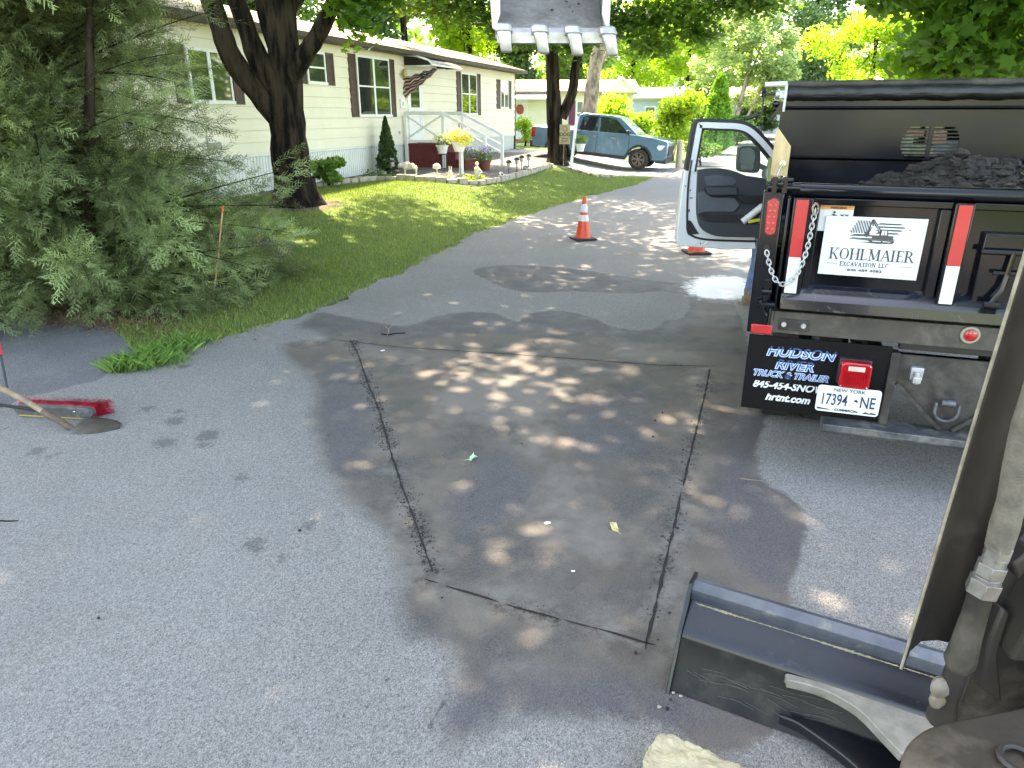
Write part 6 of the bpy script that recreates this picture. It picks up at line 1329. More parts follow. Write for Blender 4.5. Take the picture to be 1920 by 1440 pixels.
# glass
gm, N, L, B = newmat('door_glass'); B.inputs['Base Color'].default_value = (.5,.6,.6,1); B.inputs['Roughness'].default_value = .02; tr = N.new('ShaderNodeBsdfTransparent'); tr.inputs[0].default_value = (.90,.95,.93,1); ms = N.new('ShaderNodeMixShader'); ms.inputs[0].default_value = .05; L.new(tr.outputs[0], ms.inputs[1]); L.new(B.outputs[0], ms.inputs[2]); L.new(ms.outputs[0], N['Material Output'].inputs[0])
mk('window_glass', dpoly(crv([(1309,320),(1318,270),(1325,242),(1333,235),(1350,234),(1390,238),(1412,248),(1432,268),(1458,300)], 2)+[(1460,336),(1430,334)], .04, .045), gm, dr, smooth=False)
# mirror and side marker rod
mm = mk('side_mirror', dpoly(crv([(1396,278),(1402,275),(1420,275),(1432,278),(1436,290),(1435,315),(1430,326),(1410,326),(1395,323),(1393,312),(1394,295),(1396,278)], 2), .16, .26), MT['ftblack'], dr, bevel=.015)
mirr = pm('mirror_glass', (.85,.87,.88), rough=.02, metal=1.)
mk('mirror_glass', dpoly(crv([(1398,281),(1405,278),(1420,278),(1424,282),(1422,308),(1396,308),(1398,281)], 2), .155, .159), mirr, mm, smooth=False); mk('mirror_glass', dpoly([(1396,310),(1422,310),(1420,322),(1397,320)], .155, .159), mirr, mm, smooth=False)
mk('mirror_arm', MB().bar(dp(1434,312,.2), dp(1470,330,.1), .06, .05), MT['ftblack'], mm)
# paper roll and yellow pad in the pocket
rl = mk('paper_roll', MB().cyl((0,0,0), (.20,0,.17), .035, n=16).cyl((.19,0,.161), (.202,0,.1712), .026, n=12), MT['whiteink']); p = at_y(1392, 416, 7.62); rl.location = p; setp(rl, 'white rolled paper sticking out of the open truck door pocket', 'paper roll')
yp = mk('notepad', MB().box((0,0,0), (.12,.03,.03), (R(-12),'Y')), pm('yellow_card', (.65,.55,.05)), bevel=.004); yp.location = at_y(1414, 414, 7.6); setp(yp, 'yellow pad in the door pocket beside the white roll', 'notepad')
# ---------------------------------------------------------------- the excavator the photograph is taken from
ex_ = empty('mini_excavator', (.9, .6, 0), 0, 'black and dusty mini excavator whose blade, boom guard and raised bucket frame the view', 'excavator')
EW = dict(parent=ex_, world=True)
ed, en = Vector((.877, -.48, 0)), Vector((-.48, -.877, 0)); P0 = Vector((.688, 2.232, 0))
def BP(s, d, z): return P0+ed*s+en*d+Vector((0, 0, z))
mblade = pm('scratched_black_blade', (.006,.007,.009), (.010,.011,.013), 3, .24, spec=.42, dust=(.07,.064,.052), ds=7, dthr=(.60,.9), stretch=(1,1,1))
prof = [(-.02,.362),(0,.365),(.034,.345),(.036,.335),(.030,.30),(.040,.288),(.062,.272),(.10,.243),(.124,.222),(.135,.20),(.142,.17),(.16,.12),(.185,.07),(.214,.02),(.205,.01),(.15,.07),(.11,.15),(.07,.22),(.0,.30),(-.02,.35)]
bl = mk('blade', MB().prism([BP(0, d, z) for d, z in [prof[4]]+prof[4:10]+prof[15:18]+[(.02,.285)]], ed*1.72), mblade, bevel=.002, ang=25, **EW)
mk('lower_face', MB().prism([BP(0, d, z) for d, z in [prof[9]]+prof[10:16]], ed*1.72), pm('scratched_matt_black', (.008,.008,.008), (.012,.012,.011), 6, .45, spec=.22, dust=(.06,.055,.045), ds=9, dthr=(.5,.85)), parent=bl, world=True, ang=25)
mk('top_flange', MB().prism([BP(0, d, z) for d, z in prof[:5]+[(.018,.285),(0,.30),(-.02,.35)]], ed*1.72), pm('sky_tinted_flange', (.050,.062,.082), (.10,.11,.13), 9, .32, metal=.35, dust=(.28,.25,.19), ds=11, dthr=(.6,.8)), parent=bl, world=True, ang=25)  # blue-grey base colour stands in for reflected sky, dust noise over it
mk('end_plate', MB().prism([BP(-.014, d, z) for d, z in [(-.04,.375),(.04,.372),(.075,.30),(.135,.235),(.165,.14),(.235,.012),(.10,.0),(-.05,.05),(-.06,.30)]], ed*.014), mblade, parent=bl, world=True, bevel=.002)
mb = MB(); rj = random.Random(8)
pr_ = None
for i in range(230):
    s = .02+i*.0073; wv = max(.0, .5+.5*math.sin(i*.11)+rj.uniform(-.5,.4))*.006
    mb.tube([BP(s, .038, .293), BP(s+.0075, .038, .293+rj.uniform(-.0015,.0015))], [.0012+wv*.5, .0012+wv*rj.uniform(.2,.6)], 5)
mk('dried_mud', mb, pm('dried_mud', (.30,.26,.17), (.18,.15,.10), 30, .95), parent=bl, world=True, smooth=False)
mb = MB()
for i in range(34):
    s, d0 = rj.uniform(.03, .5), rj.uniform(.145, .20); a = rj.uniform(-1, 1); pts = []
    def onp(s, t): z = .17-.15*t; return BP(s, .142+.072*t+.0012+.02*t*(1-t)*0, z)
    t0 = rj.uniform(.1,.8)
    pts = [onp(s+k*.02, max(0,min(1,t0+a*k*.03+.01*k*k*.3))) for k in range(5)]; mb.tube(pts, .0007, 3)
mk('scratch', mb, pm('scratch_grey', (.11,.11,.10)), parent=bl, world=True, smooth=False)
gz_ = .205
g1 = [at_z(u, v, gz_) for u, v in crv([(1476,1268),(1478,1262),(1560,1284),(1650,1304),(1790,1340),(1800,1400)], 2)+[(1760,1400),(1700,1408)]+crv([(1690,1412),(1650,1370),(1610,1330),(1560,1300),(1520,1285),(1476,1274)], 3)]
mk('push_arm', MB().prism(g1, (0,0,-.035)), pm('worn_grey_arm', (.25,.235,.20), (.15,.14,.12), 12, .55, metal=.2, bmp=.15, bs=60), bevel=.003, **EW)
g2 = [at_z(u, v, .09) for u, v in crv([(1462,1338),(1520,1350),(1600,1376),(1692,1412)], 3)+[(1760,1500),(1700,1500)]+crv([(1640,1470),(1600,1432),(1560,1400),(1500,1358),(1462,1342)], 3)]
mk('push_arm', MB().prism(g2, (0,0,-.04)), mblade, bevel=.012, **EW)
mk('push_arm_post', MB().cyl(at_z(1745,1420,.15), at_z(1700,1520,.15), .05, n=16), MT['excavdark'], **EW)
# guard plate up the boom
gl = [(1690,1253,1.20),(1712,1180,1.20),(1780,950,1.18),(1850,715,1.16),(1922,478,1.14),(1990,250,1.12),(2080,-60,1.10)]
gr = [(1800,1208,1.30),(1815,1165,1.30),(1870,1000,1.28),(1925,850,1.26),(1990,640,1.24),(2080,330,1.20),(2180,0,1.18)]
mb = MB(); vs = []; L3 = [at_y(*p) for p in gl]; R3 = [at_y(*p) for p in gr]
for a, b in zip(L3, R3):
    for k in range(5): t = k/4; p = a.lerp(b, t); p.y += .05*math.sin(math.pi*t); vs.append(p)
mb.add(vs, [(i*5+k, i*5+k+1, (i+1)*5+k+1, (i+1)*5+k) for i in range(len(gl)-1) for k in range(4)])
gd = mk('boom_guard', mb, MT['excavdark'], solid=.008, ang=60, **EW)
mk('guard_edge', MB().tube([p+Vector((-.0015,-.001,0)) for p in L3], .0032, 6), pm('dusty_edge', (.27,.24,.18), (.13,.11,.08), 25, .8), parent=gd, world=True)
# hydraulic line
def yl(*p): return [at_y(*q) for q in p]
hs_ = mk('hydraulic_hose', MB().tube(yl((2010,560,1.10),(1962,690,1.10),(1925,800,1.10),(1912,870,1.10),(1896,940,1.10),(1884,985,1.10),(1872,1028,1.10)), [.024,.024,.023,.025,.022,.024,.022], 16), MT['hose'], ang=60, **EW)
mb = MB(); mb.tube(yl((1876,1020,1.10),(1866,1046,1.10)), .023, 6); mb.tube(yl((1868,1042,1.10),(1860,1060,1.10)), .021, 14); mb.tube(yl((1862,1056,1.10),(1853,1078,1.10)), .026, 6); mb.tube(yl((1853,1078,1.10),(1848,1092,1.10)), .024, 14); mb.tube(yl((1850,1086,1.10),(1838,1112,1.10)), .029, 6)
mk('hose_fitting', mb, pm('dusty_fitting', (.22,.21,.20), (.13,.12,.11), 20, .4, metal=.6), parent=hs_, world=True, ang=25, bevel=.0015)
cy = mk('swing_cylinder', MB().tube(yl((1842,1104,1.12),(1828,1150,1.12),(1812,1200,1.12),(1800,1240,1.12),(1796,1252,1.12)), [.021,.022,.025,.029,.022], 16), MT['excav'], ang=50, **EW)
mk('cylinder_rod', MB().tube(yl((1800,1240,1.13),(1775,1310,1.15),(1765,1345,1.17)), [.022,.022,.03], 14), MT['excavdark'], parent=cy, world=True)
mb = MB(); mb.ball(at_y(1764,1288,1.14), .022, 8, (1,.8,1.2), .08).ball(at_y(1758,1312,1.14), .017, 8, (1,.8,1.2), .08); mk('pin_bolt', mb, pm('dusty_bolt', (.20,.17,.13), (.12,.10,.075), 30, .8), parent=cy, world=True)
cs_ = [at_y(*p) for p in ((1866,1080,1.22),(1905,1040,1.20),(1960,980,1.2),(2100,900,1.2),(2100,1500,1.2),(1800,1500,1.2),(1770,1380,1.24),(1778,1330,1.24),(1800,1275,1.24),(1830,1190,1.24))]
mk('swing_casting', MB().prism(cs_, (0,.05,0)), MT['excav'], bevel=.02, **EW)
mk('casting_rib', MB().prism(yl((1838,1290,1.19),(1855,1200,1.19),(1880,1140,1.19),(1895,1150,1.19),(1872,1230,1.19),(1880,1320,1.19)), (0,.05,0)).prism(yl((1900,1060,1.18),(1935,1030,1.18),(1935,1060,1.18),(1912,1090,1.18)), (0,.05,0)), MT['excavdark'], bevel=.006, **EW)
dkp = [at_z(u, v, .93) for u, v in crv([(1688,1440),(1696,1405),(1715,1380),(1745,1362),(1790,1350),(1850,1338),(1920,1324),(2000,1308)], 3)+[(2100,1500),(2050,1640),(1700,1640)]]
dp_ = mk('deck_plate', MB().prism(dkp, (0,0,-.03)), pm('dusty_deck', (.07,.055,.04), (.035,.028,.02), 3, .5, metal=.3, dust=(.20,.16,.11), ds=5, dthr=(.5,.8), bmp=.1, bs=40), bevel=.006, **EW)
mb = MB(); mb.ring(at_z(1912,1424,.94), .030, .007, 'z', 20, 6); mk('deck_ring', mb, MT['excavdark'], parent=dp_, world=True)
# boom and arm above the frame, bucket hanging in view
mst = pm('dark_boom_paint', (.03,.026,.022), (.045,.038,.03), 4, .5)
mk('boom', MB().tube([(1.15,1.25,.95),(1.22,1.15,1.7),(1.22,1.1,2.3),(1.08,1.35,3.1),(.75,2.1,3.85),(.42,2.9,3.95)], 1., 4, True, (.09,.13)), mst, bevel=.01, ang=30, **EW)
mk('arm', MB().tube([(.42,2.85,4.05),(.30,3.2,3.6),(.19,3.52,2.95)], 1., 4, True, (.07,.10)), mst, bevel=.01, ang=30, **EW)
mk('boom_foot', MB().box((1.25,1.1,.8), (.25,.3,.5)), MT['excav'], bevel=.03, **EW)
mbk = pm('worn_bucket_steel', (.35,.34,.33), (.20,.19,.18), 8, .42, r2=.65, metal=.55, bmp=.35, bs=55, dust=(.12,.10,.09), ds=9, dthr=(.52,.8))
xa, xb = at_y(934, 44, 3.3).x, at_y(1130, 50, 3.3).x; zl = 2.285
sh = [(3.30,zl),(3.305,zl+.055),(3.36,zl+.10),(3.47,zl+.19),(3.60,zl+.36),(3.64,zl+.55),(3.58,zl+.70),(3.46,zl+.76),(3.36,zl+.76)]
shb = [(y+.018, z-.008) for y, z in sh][::-1]
bu = mk('bucket', MB().prism([(xa, y, z) for y, z in sh+shb], (xb-xa,0,0)), mbk, bevel=.003, ang=50, **EW)
for sgn_, x in ((-1, xa), (1, xb)):
    w0, w1 = (.012, .042) if sgn_ < 0 else (.012, .024)
    pr = [(3.29,zl+.01),(3.27,zl+.3),(3.28,zl+.62),(3.34,zl+.77),(3.46,zl+.78),(3.60,zl+.71),(3.665,zl+.55),(3.625,zl+.35),(3.49,zl+.17),(3.37,zl+.07)]
    mk('side_plate', MB().prism([(x, y, z) for y, z in pr], (sgn_*w0, 0, 0)), mbk, parent=bu, world=True, bevel=.003)
    cut_ = MB(); cut_.prism([(x+sgn_*w0, 3.262, zl+.04), (x+sgn_*(w0+.012), 3.262, zl+.05), (x+sgn_*(w0+w1*.5), 3.255, zl+.18), (x+sgn_*(w0+w1), 3.25, zl+.36), (x+sgn_*(w0+w1), 3.25, zl+.66), (x-sgn_*.008, 3.25, zl+.66), (x-sgn_*.010, 3.255, zl+.10)], (0,.02,0)); mk('side_cutter', cut_, pm('pale_worn_edge', (.55,.55,.55), (.38,.38,.37), 14, .45, metal=.5, bmp=.2), parent=bu, world=True, bevel=.003)
mtooth = pm('worn_tooth_metal', (.50,.49,.48), (.34,.33,.32), 18, .42, metal=.55, bmp=.5, bs=30, dist=.004)
mk('lip_plate', MB().prism([(xa-.005,3.285,zl-.006),(xa-.005,3.283,zl+.035),(xa-.005,3.30,zl+.055),(xa-.005,3.31,zl+.0)], (xb-xa+.01,0,0)), mtooth, parent=bu, world=True, bevel=.002)
for (u0, v0, u1, v1) in ((944,52,950,98),(1011,54,1020,101),(1073,56,1084,104),(1138,58,1149,105)):
    a, b = at_y(u0, v0, 3.27), at_y(u1, v1, 3.25); dv = (b-a); ax = dv.normalized(); rt = Vector((1,0,0)); fwd_ = ax.cross(rt).normalized()
    def sec(c, w_, d_): return [c+rt*x*w_+fwd_*y*d_ for x, y in ((-.7,-1),(.7,-1),(1,-.3),(1,.7),(.6,1),(-.6,1),(-1,.7),(-1,-.3))]
    def loft(secs):
        vs = [p for s_ in secs for p in s_]; n = 8; fs = [(i*n+k, i*n+(k+1) % n, (i+1)*n+(k+1) % n, (i+1)*n+k) for i in range(len(secs)-1) for k in range(n)]
        return MB().add(vs, fs+[tuple(range(n)), tuple(range((len(secs)-1)*n, len(secs)*n))])
    t_ = mk('tooth', loft([sec(a+dv*.12, .030, .028), sec(a+dv*.4, .027, .028), sec(a+dv*.7, .024, .022), sec(a+dv*.95, .023, .014), sec(a+dv*1.0, .019, .009)]), mtooth, parent=bu, world=True, bevel=.004, sub=0)
    mk('adapter', loft([sec(a-dv*.14, .026, .022), sec(a-dv*.05, .034, .032), sec(a+dv*.22, .036, .036)]), mtooth, parent=bu, world=True, bevel=.006)
mb = MB()
for i in range(7):
    x = random.uniform(xa+.2, xb-.02); t = random.random(); y, z = 3.36+.11*t, zl+.102+.09*t; r_ = random.uniform(.002,.005); mb.ball((x, y-.004, z), r_, 5, (1.4,1,.7), .3)
mk('clinging_soil', mb, MT['soil'], parent=bu, world=True, smooth=False)['kind'] = 'stuff'
# track and upper body out of frame
mb = MB()
for x in (-.55, .55): mb.box((.35+x, .0, .2), (.28, 1.9, .38))
mk('track', mb, MT['rubber'], bevel=.08, **EW) if False else None
# pale block at the bottom edge
cbk = mk('concrete_block', MB().prism([(p.x, p.y, 0) for p in (at_z(1205,1440,.08), at_z(1215,1402,.08), at_z(1238,1385,.08), at_z(1262,1383,.08), at_z(1345,1418,.08), at_z(1385,1440,.08), at_z(1420,1520,.08), at_z(1230,1530,.08))], (0,0,.09)), MT['concrete'], smooth=False)
m_ = cbk.modifiers.new('sub', 'SUBSURF'); m_.subdivision_type = 'SIMPLE'; m_.levels = m_.render_levels = 5; tx = bpy.data.textures.new('crumble', 'CLOUDS'); tx.noise_scale = .05; tx.noise_depth = 4; m_ = cbk.modifiers.new('crumble', 'DISPLACE'); m_.texture = tx; m_.strength = .035; m_.texture_coords = 'GLOBAL'
setp(cbk, 'pale cracked concrete block at the bottom edge left of the blade arms', 'block')
# ---------------------------------------------------------------- road clutter
def cone(x, y, label, rz_=0.):
    e = empty('traffic_cone', (x, y, gz(x, y)+.015), rz_, label, 'traffic cone', 'orange traffic cones on the road')
    mk('base', MB().box((0,0,.018), (.36,.36,.036)), MT['rubber'], e, bevel=.01)
    mk('body', MB().lathe([(.135,.034),(.13,.05),(.098,.23),(.030,.66),(.027,.70),(.02,.705)], n=28), MT['orange'], e)
    mk('reflective_band', MB().lathe([(.0873,.31),(.0715,.41),(.0675,.41),(.083,.31)], n=28), MT['reflwhite'], e); mk('reflective_band', MB().lathe([(.0644,.455),(.0440,.585),(.0400,.585),(.0600,.455)], n=28), MT['reflwhite'], e)
    return e
c1 = at_z(1093, 453, .0); cone(c1.x, c1.y, 'orange traffic cone with two white bands, alone on the road by the lawn', .3)
c2 = at_z(1305, 478, .0); c_ = cone(c2.x, c2.y, 'orange traffic cone half hidden under the open truck door', .1)
mk('logo_patch', MB().box((-.02,-.118,.14), (.04,.006,.05)), pm('pale_patch', (.6,.45,.4)), c_, bevel=.002)
# marker stake
a, b = at_z(400, 560, 0), at_y(418, 386, 7.9)
e = empty('marker_stake', a, 0, 'thin orange marker rod stuck in the grass beside the juniper', 'marker')
mk('rod', MB().tube([Vector((0,0,0)), (b-a)*.5+Vector((.005,0,0)), b-a], .008, 7), pm('faded_orange_rod', (.62,.22,.10), (.48,.36,.28), 14, .6), e); mk('reflector_tip', MB().cyl((b-a)*.93, b-a, .010, n=8), pm('bright_orange', (.75,.12,.03)), e)
mk('peg', MB().cyl((-.03,0,-.05), (-.025,0,.10), .022, .02, 8).cyl((-.055,0,.085), (.02,0,.095), .013, n=6), MT['oldwood'], e)
# broom
bl_, br_ = at_z(30, 784, .0), at_z(176, 792, .0); ax = (br_-bl_).normalized(); bk_ = Vector((-ax.y, ax.x, 0)); ln = (br_-bl_).length
e = empty('push_broom', bl_, 0, 'push broom lying on the road with bright red bristles and dark head', 'broom')
def bb(s, d, z): return ax*s+bk_*d+Vector((0,0,z+.016))
rp = []
for k in range(9): a = R(90+180*k/8); rp.append((.04+.04*math.cos(a)-.0, .048+.036*math.sin(a)))
for k in range(9): a = R(-90+180*k/8); rp.append((ln-.04+.04*math.cos(a), .048+.036*math.sin(a)))
mk('head', MB().prism([bb(s, 0, z) for s, z in rp], bk_*.045), pm('dark_grey_broom_block', (.045,.05,.055), (.07,.07,.07), 20, .6, dust=(.2,.19,.17), ds=20), e, bevel=.004, smooth=False)
mk('brass_strip', MB().b2(0,1,0,1,0,1) if False else MB().prism([bb(.03, .0, .004), bb(ln-.02, .0, .004), bb(ln-.02, .0, .012), bb(.03, .0, .012)], bk_*.045), pm('brass_strip', (.45,.33,.08)), e, smooth=False)
mb = MB(); [mb.ball(bb(s, -.003, .055), .009, 8, (1,.6,1)) for s in (.11, ln-.13)]; mk('bolt', mb, MT['chrome'], e)
mb = MB(); rj = random.Random(2)
for i in range(1700):
    s = rj.uniform(.0, ln); z = rj.uniform(.005, .085); sp = (s/ln-.5)*.16; L_2 = rj.uniform(.085, .11); p = bb(s, .045, z); q = bb(s+sp*L_2*8+rj.uniform(-.01,.015), .045+L_2, z+(z-.045)*.5+rj.uniform(-.006,.006))
    if q.z < .014: q.z = .015
    mb.add([p, p+Vector((.0035,0,.002)), q+Vector((.003,0,.003)), q], [(0,1,2,3)])
mb.prism([bb(.01,.045,.008), bb(ln-.01,.045,.008), bb(ln-.01,.045,.082), bb(.01,.045,.082)], bk_*.07)
mk('bristles', mb, MT['pinkbristle'], e, smooth=False)
hb0 = bb(.18, .0, .055); mk('handle', MB().tube([hb0+Vector((0,.0,0)), hb0+Vector((-.55,-.02,.10)), hb0+Vector((-1.2,-.05,.25))], .012, 8), MT['ftblack'], e)
# shovel
s0, s1 = at_z(128, 803, .03), at_z(216, 814, .0); hp0 = at_z(0, 727, .26); hdir = (hp0-s0)
e = empty('shovel', s0, 0, 'old wooden handled shovel with dark pointed blade lying across the broom', 'shovel')
mk('handle', MB().tube([Vector((0,0,.01))+hdir*.25, hdir*.6+Vector((0,0,.02)), hdir*1.0, hdir*1.9], [.018,.02,.021,.022], 12), MT['oldwood'], e)
mk('socket', MB().tube([(s1-s0)*.28+Vector((0,0,-.01)), (s1-s0)*.08, hdir*.1+Vector((0,0,.02)), hdir*.36+Vector((0,0,.012))], [.014,.02,.023,.025], 12), pm('brown_rusty_socket', (.12,.08,.05), (.06,.04,.03), 20, .7), e)
fw = (s1-s0).normalized(); fw.z = 0; fw.normalize(); sdw = Vector((-fw.y, fw.x, 0)); vs = []; fs = []; nu, nv = 9, 12; bw = .115; bl2 = .30
tip = s1-s0
for j in range(nv):
    t = j/(nv-1); ww = bw*(1-max(0,(t-.45)/.55)**2.0)**.5*(1 if t > .08 else .8) if t < 1 else .002
    for i in range(nu): k = (i/(nu-1)-.5)*2; vs.append(tip-fw*bl2*(1-t)+sdw*(k*ww+.055)+Vector((0,0,.020+.035*(1-k*k)*(.6)*(1-t*.7)-.01+.02*(1-t)+.012*k)))
mb = MB(); mb.add(vs, [(j*nu+i, j*nu+i+1, (j+1)*nu+i+1, (j+1)*nu+i) for j in range(nv-1) for i in range(nu-1)])
mk('blade', mb, pm('dark_shovel_steel', (.05,.048,.045), (.09,.085,.075), 10, .5, metal=.5), e, solid=.004, ang=60)
# second handle with a red grip at the picture's edge and the tip of a boot
a = at_z(14, 735, .02); e = empty('rake_handle', a, 0, 'grey handle with red grip leaning in at the left edge above the broom', 'tool handle')
b = at_y(-2, 655, 5.3)-a
mk('shaft', MB().tube([(0,0,0), b*.9], .013, 8), MT['ftgrey'], e); mk('grip', MB().tube([b*.85, b*1.35], .019, 10), pm('red_rubber_grip', (.65,.03,.05)), e)
# leaves, twigs and scraps
def flat_leaf(name, u, v, shape, size, mat, label, rz_, stem=.5, cat='leaf', tilt=.2):
    p = at_z(u, v, .02); mb = MB(); pts = [Vector((x*size, y*size, .006+.018*abs(x)+.012*math.sin(6*y))) for x, y in shape]; c = Vector((0,0,.004)); n = len(pts)
    mb.add([c]+pts, [(0, i+1, (i+1) % n+1) for i in range(n)]); mb.tube([(0,-.45*size,.004),(.05*size,-(.5+stem)*size,.004)], .0012, 4)
    o = mk(name, mb, mat, smooth=False, solid=.0008); o.location = p; o.rotation_euler = (tilt, 0, rz_); setp(o, label, cat)
flat_leaf('leaf', 886, 860, MAPLE, .062, MT['leafg'], 'pale green curled maple leaf lying on the wet asphalt', R(-80), .6)
flat_leaf('leaf', 1151, 990, [(0,-.5),(.24,-.2),(.26,.15),(.02,.5),(-.2,.25),(-.24,-.15)], .078, MT['leafy'], 'yellow leaf lying on the asphalt inside the saw cut', R(30), .2)
wp = pm('white_scrap', (.7,.7,.68))
for i, (u, v, s, lab) in enumerate(((1027,982,.014,'small white scrap left of the yellow leaf'),(718,658,.018,'small pale scrap near the top left of the saw cut'),(1075,1072,.008,'tiny pale chip in the middle of the cut square'))):
    o = mk('paper_scrap', MB().ball((0,0,.004), s, 6, (1.3,.8,.35), .3), wp, smooth=False); o.location = at_z(u, v, .016); setp(o, lab, 'scrap')
def twig(pts, r_, label, mat=None, extra=()):
    P_ = [at_z(u, v, .018) for u, v in pts]; c = P_[0]; mb = MB(); mb.tube([p-c for p in P_], [r_*(1-.5*i/len(P_)) for i in range(len(P_))], 5)
    for q in extra: Q = [at_z(u, v, .02) for u, v in q]; mb.tube([p-c for p in Q], r_*.6, 4)
    o = mk('twig', mb, mat or MT['oldwood']); o.location = c; setp(o, label, 'twig')
twig([(716,608),(722,612),(729,617),(728,624),(726,630)], .008, 'pale forked twig lying at the edge of the wet asphalt', extra=([(729,617),(735,612),(732,608)],))
twig([(715,626),(728,628),(742,625),(760,624)], .007, 'dark twig beside the pale forked twig', MT['bark'])
twig([(1388,897),(1400,899),(1412,900),(1430,902)], .004, 'thin brown twig on the wet tyre track behind the truck'); twig([(0,976),(15,977),(34,976)], .004, 'short dark twig at the left edge of the road', MT['bark'])
rj = random.Random(12)
for i in range(16):
    u, v = rj.choice(((1250,1330),(1260,1300),(905,1290),(1040,1215),(560,980),(1215,1212),(1000,820),(1180,860),(1280,1260),(1270,1340),(820,1110),(795,1125),(210,1165),(1220,790),(1215,815),(940,760))); u += rj.uniform(-25,25); v += rj.uniform(-20,20)
    o = mk('pebble', MB().ball((0,0,.004), rj.uniform(.006,.012), 6, (1,.8,.6), .25), MT['rubble'] if i % 3 else MT['stone'], smooth=False); o.location = at_z(u, v, .016); setp(o, 'dark pebble lying loose on the asphalt', 'pebble', 'loose pebbles on the road')
# ---------------------------------------------------------------- the person at the truck door
def skin(name, chains, mat, parent, lv=2):
    """chains = [(parent_index or None, [(p, r), ...])]; first vertex is the root"""
    vs = []; es = []; rs_2 = []
    for par, ch in chains:
        prev = par
        for p, r_ in ch:
            vs.append(p); rs_2.append(r_); i = len(vs)-1
            if prev is not None: es.append((prev, i))
            prev = i
    me = bpy.data.meshes.new(name); me.from_pydata([tuple(p) for p in vs], es, []); me.materials.append(mat)
    o = bpy.data.objects.new(name, me); col.objects.link(o); o.parent = parent
    m_ = o.modifiers.new('skin', 'SKIN'); m_.use_smooth_shade = True
    for i, sv in enumerate(me.skin_vertices[0].data if me.skin_vertices else []): pass
    if not me.skin_vertices:
        bm = bmesh.new(); bm.from_mesh(me); bm.verts.layers.skin.verify(); bm.to_mesh(me); bm.free()
    for i, sv in enumerate(me.skin_vertices[0].data): sv.radius = (rs_2[i] if hasattr(rs_2[i], '__len__') else (rs_2[i], rs_2[i])); sv.use_root = (i == 0)
    s_2 = o.modifiers.new('sub', 'SUBSURF'); s_2.levels = lv; s_2.render_levels = lv
    return o
pb = at_z(1398, 576, .016)
pe = empty('person', (pb.x+.16, pb.y+.02, .015), R(-75), 'person in blue jeans and tan boots standing between the open door and the truck bed', 'person')
# facing local +Y, left leg at -x .. placed so the left boot shows beside the bed
LL, RL_ = -.10, .12
body = [(None, [((0,0,.95),(.15,.11))]), (0, [((0,.02,1.12),(.13,.10)), ((0,.04,1.30),(.16,.11)), ((0,.05,1.42),(.14,.09)), ((0,.07,1.50),(.055,.055)), ((0,.09,1.58),(.06,.07)), ((0,.11,1.67),(.085,.10)), ((0,.10,1.75),(.07,.08))]),
        (0, [((LL,-.02,.84),.09), ((LL-.03,.0,.50),.058), ((LL-.05,-.05,.12),.042), ((LL-.05,.03,.05),.045), ((LL-.05,.12,.04),.04)]), (0, [((RL_,.04,.84),.09), ((RL_+.02,.12,.50),.058), ((RL_+.03,.10,.12),.042), ((RL_+.03,.18,.05),.045), ((RL_+.03,.27,.04),.04)])]
n0 = 1+7; base_sh = 2+1
for s in (-1, 1):
    body.append((3, [((s*.19,.05,1.42),.06), ((s*.24,.14,1.17),.045), ((s*.20,.36,1.10),.036), ((s*.19,.42,1.10),(.03,.02)), ((s*.19,.47,1.10),(.038,.016))]))
bo = skin('body', body, MT['skin'], pe)
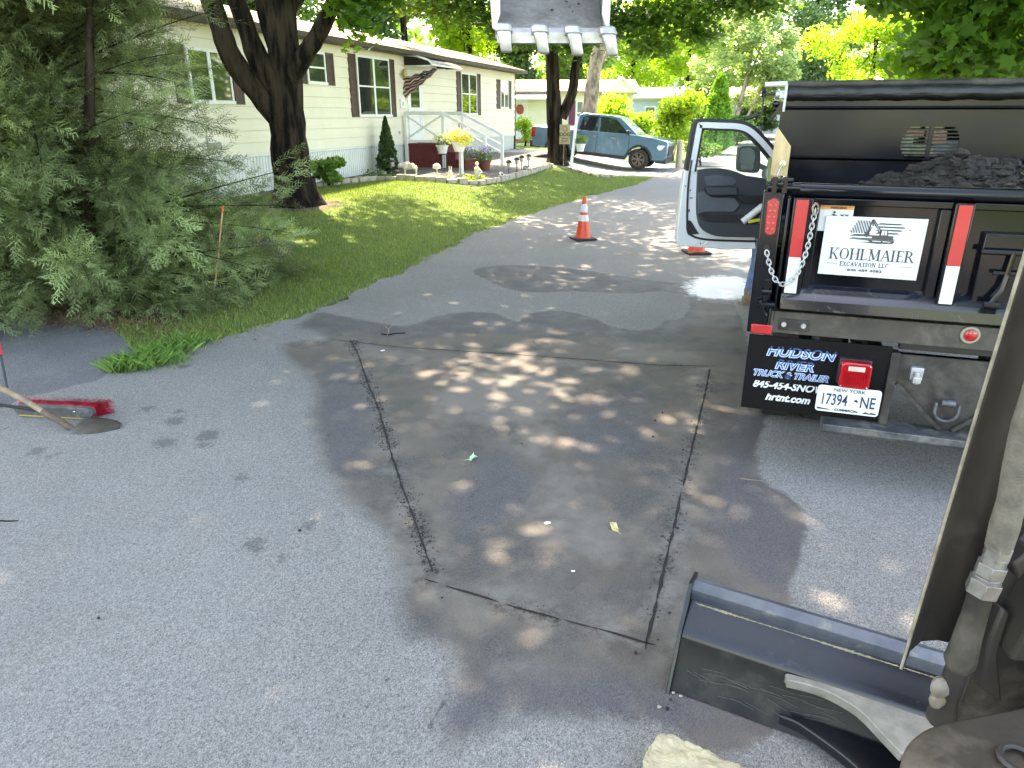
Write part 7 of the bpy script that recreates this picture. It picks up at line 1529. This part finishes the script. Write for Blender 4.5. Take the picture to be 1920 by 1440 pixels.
for s in (-1, 1):
    for k in range(4):
        x = s*.19+(k-1.5)*.021; y0_ = .49; l_ = (.062,.075,.07,.055)[k]; skin('finger', [(None, [((x,y0_,1.10),.009), ((x,y0_+l_*.5,1.10),.0085), ((x,y0_+l_*.85,1.088),.0075), ((x,y0_+l_,1.068),.006)])], MT['skin'], bo, 1)
    skin('thumb', [(None, [((s*.19-s*.035,.45,1.10),.010), ((s*.19-s*.062,.48,1.095),.0095), ((s*.19-s*.07,.515,1.085),.008)])], MT['skin'], bo, 1)
skin('jeans', [(None, [((0,0,.94),(.175,.135))]), (0, [((0,.01,1.03),(.16,.125))]), (0, [((LL,-.02,.84),.108), ((LL-.02,-.01,.66),.088), ((LL-.03,.0,.50),.075), ((LL-.04,-.03,.30),.066), ((LL-.05,-.05,.14),.062), ((LL-.05,-.045,.09),.066)]), (0, [((RL_,.04,.84),.108), ((RL_+.02,.12,.50),.075), ((RL_+.03,.10,.14),.062), ((RL_+.03,.105,.09),.066)])], MT['jeans'], pe)
skin('shirt', [(None, [((0,0,1.0),(.18,.14))]), (0, [((0,.02,1.12),(.165,.13)), ((0,.04,1.30),(.19,.135)), ((0,.05,1.42),(.17,.11)), ((0,.06,1.47),(.08,.07))]), (3, [((-.20,.05,1.41),.078), ((-.235,.10,1.27),.066)]), (3, [((.20,.05,1.41),.078), ((.235,.10,1.27),.066)])], MT['shirt'], pe)
mk('hair', MB().ball((0,.085,1.735), .112, 14, (.92,1.05,.85)), pm('brown_hair', (.05,.03,.018)), pe)
for (x, y) in ((LL-.05,-.05),(RL_+.03,.10)): mk('boot', MB().tube([(x,y-.06,.05),(x,y-.02,.055),(x,y+.06,.055),(x,y+.14,.045),(x,y+.20,.035)], [.045,.055,.055,.05,.03], 12).cyl((x,y,.04),(x,y,.17), .055, .06, 12).b2(x-.05,x+.05,y-.10,y+.20,-.001,.025), MT['boot'], pe, ang=60)
mb = MB(); [mb.ball((x,.19,1.68), .011, 8) for x in (-.03,.03)]; mk('eyes', mb, pm('eye_dark', (.02,.02,.02)), pe); mk('nose', MB().ball((0,.21,1.65), .016, 8, (.8,1.1,1.3)), MT['skin'], pe); mk('ear', MB().ball((-.095,.10,1.67), .022, 8, (.4,.8,1.3)).ball((.095,.10,1.67), .022, 8, (.4,.8,1.3)), MT['skin'], pe); mk('mouth', MB().ball((0,.195,1.615), .016, 8, (1.4,.5,.35)), pm('lips', (.35,.13,.11)), pe)
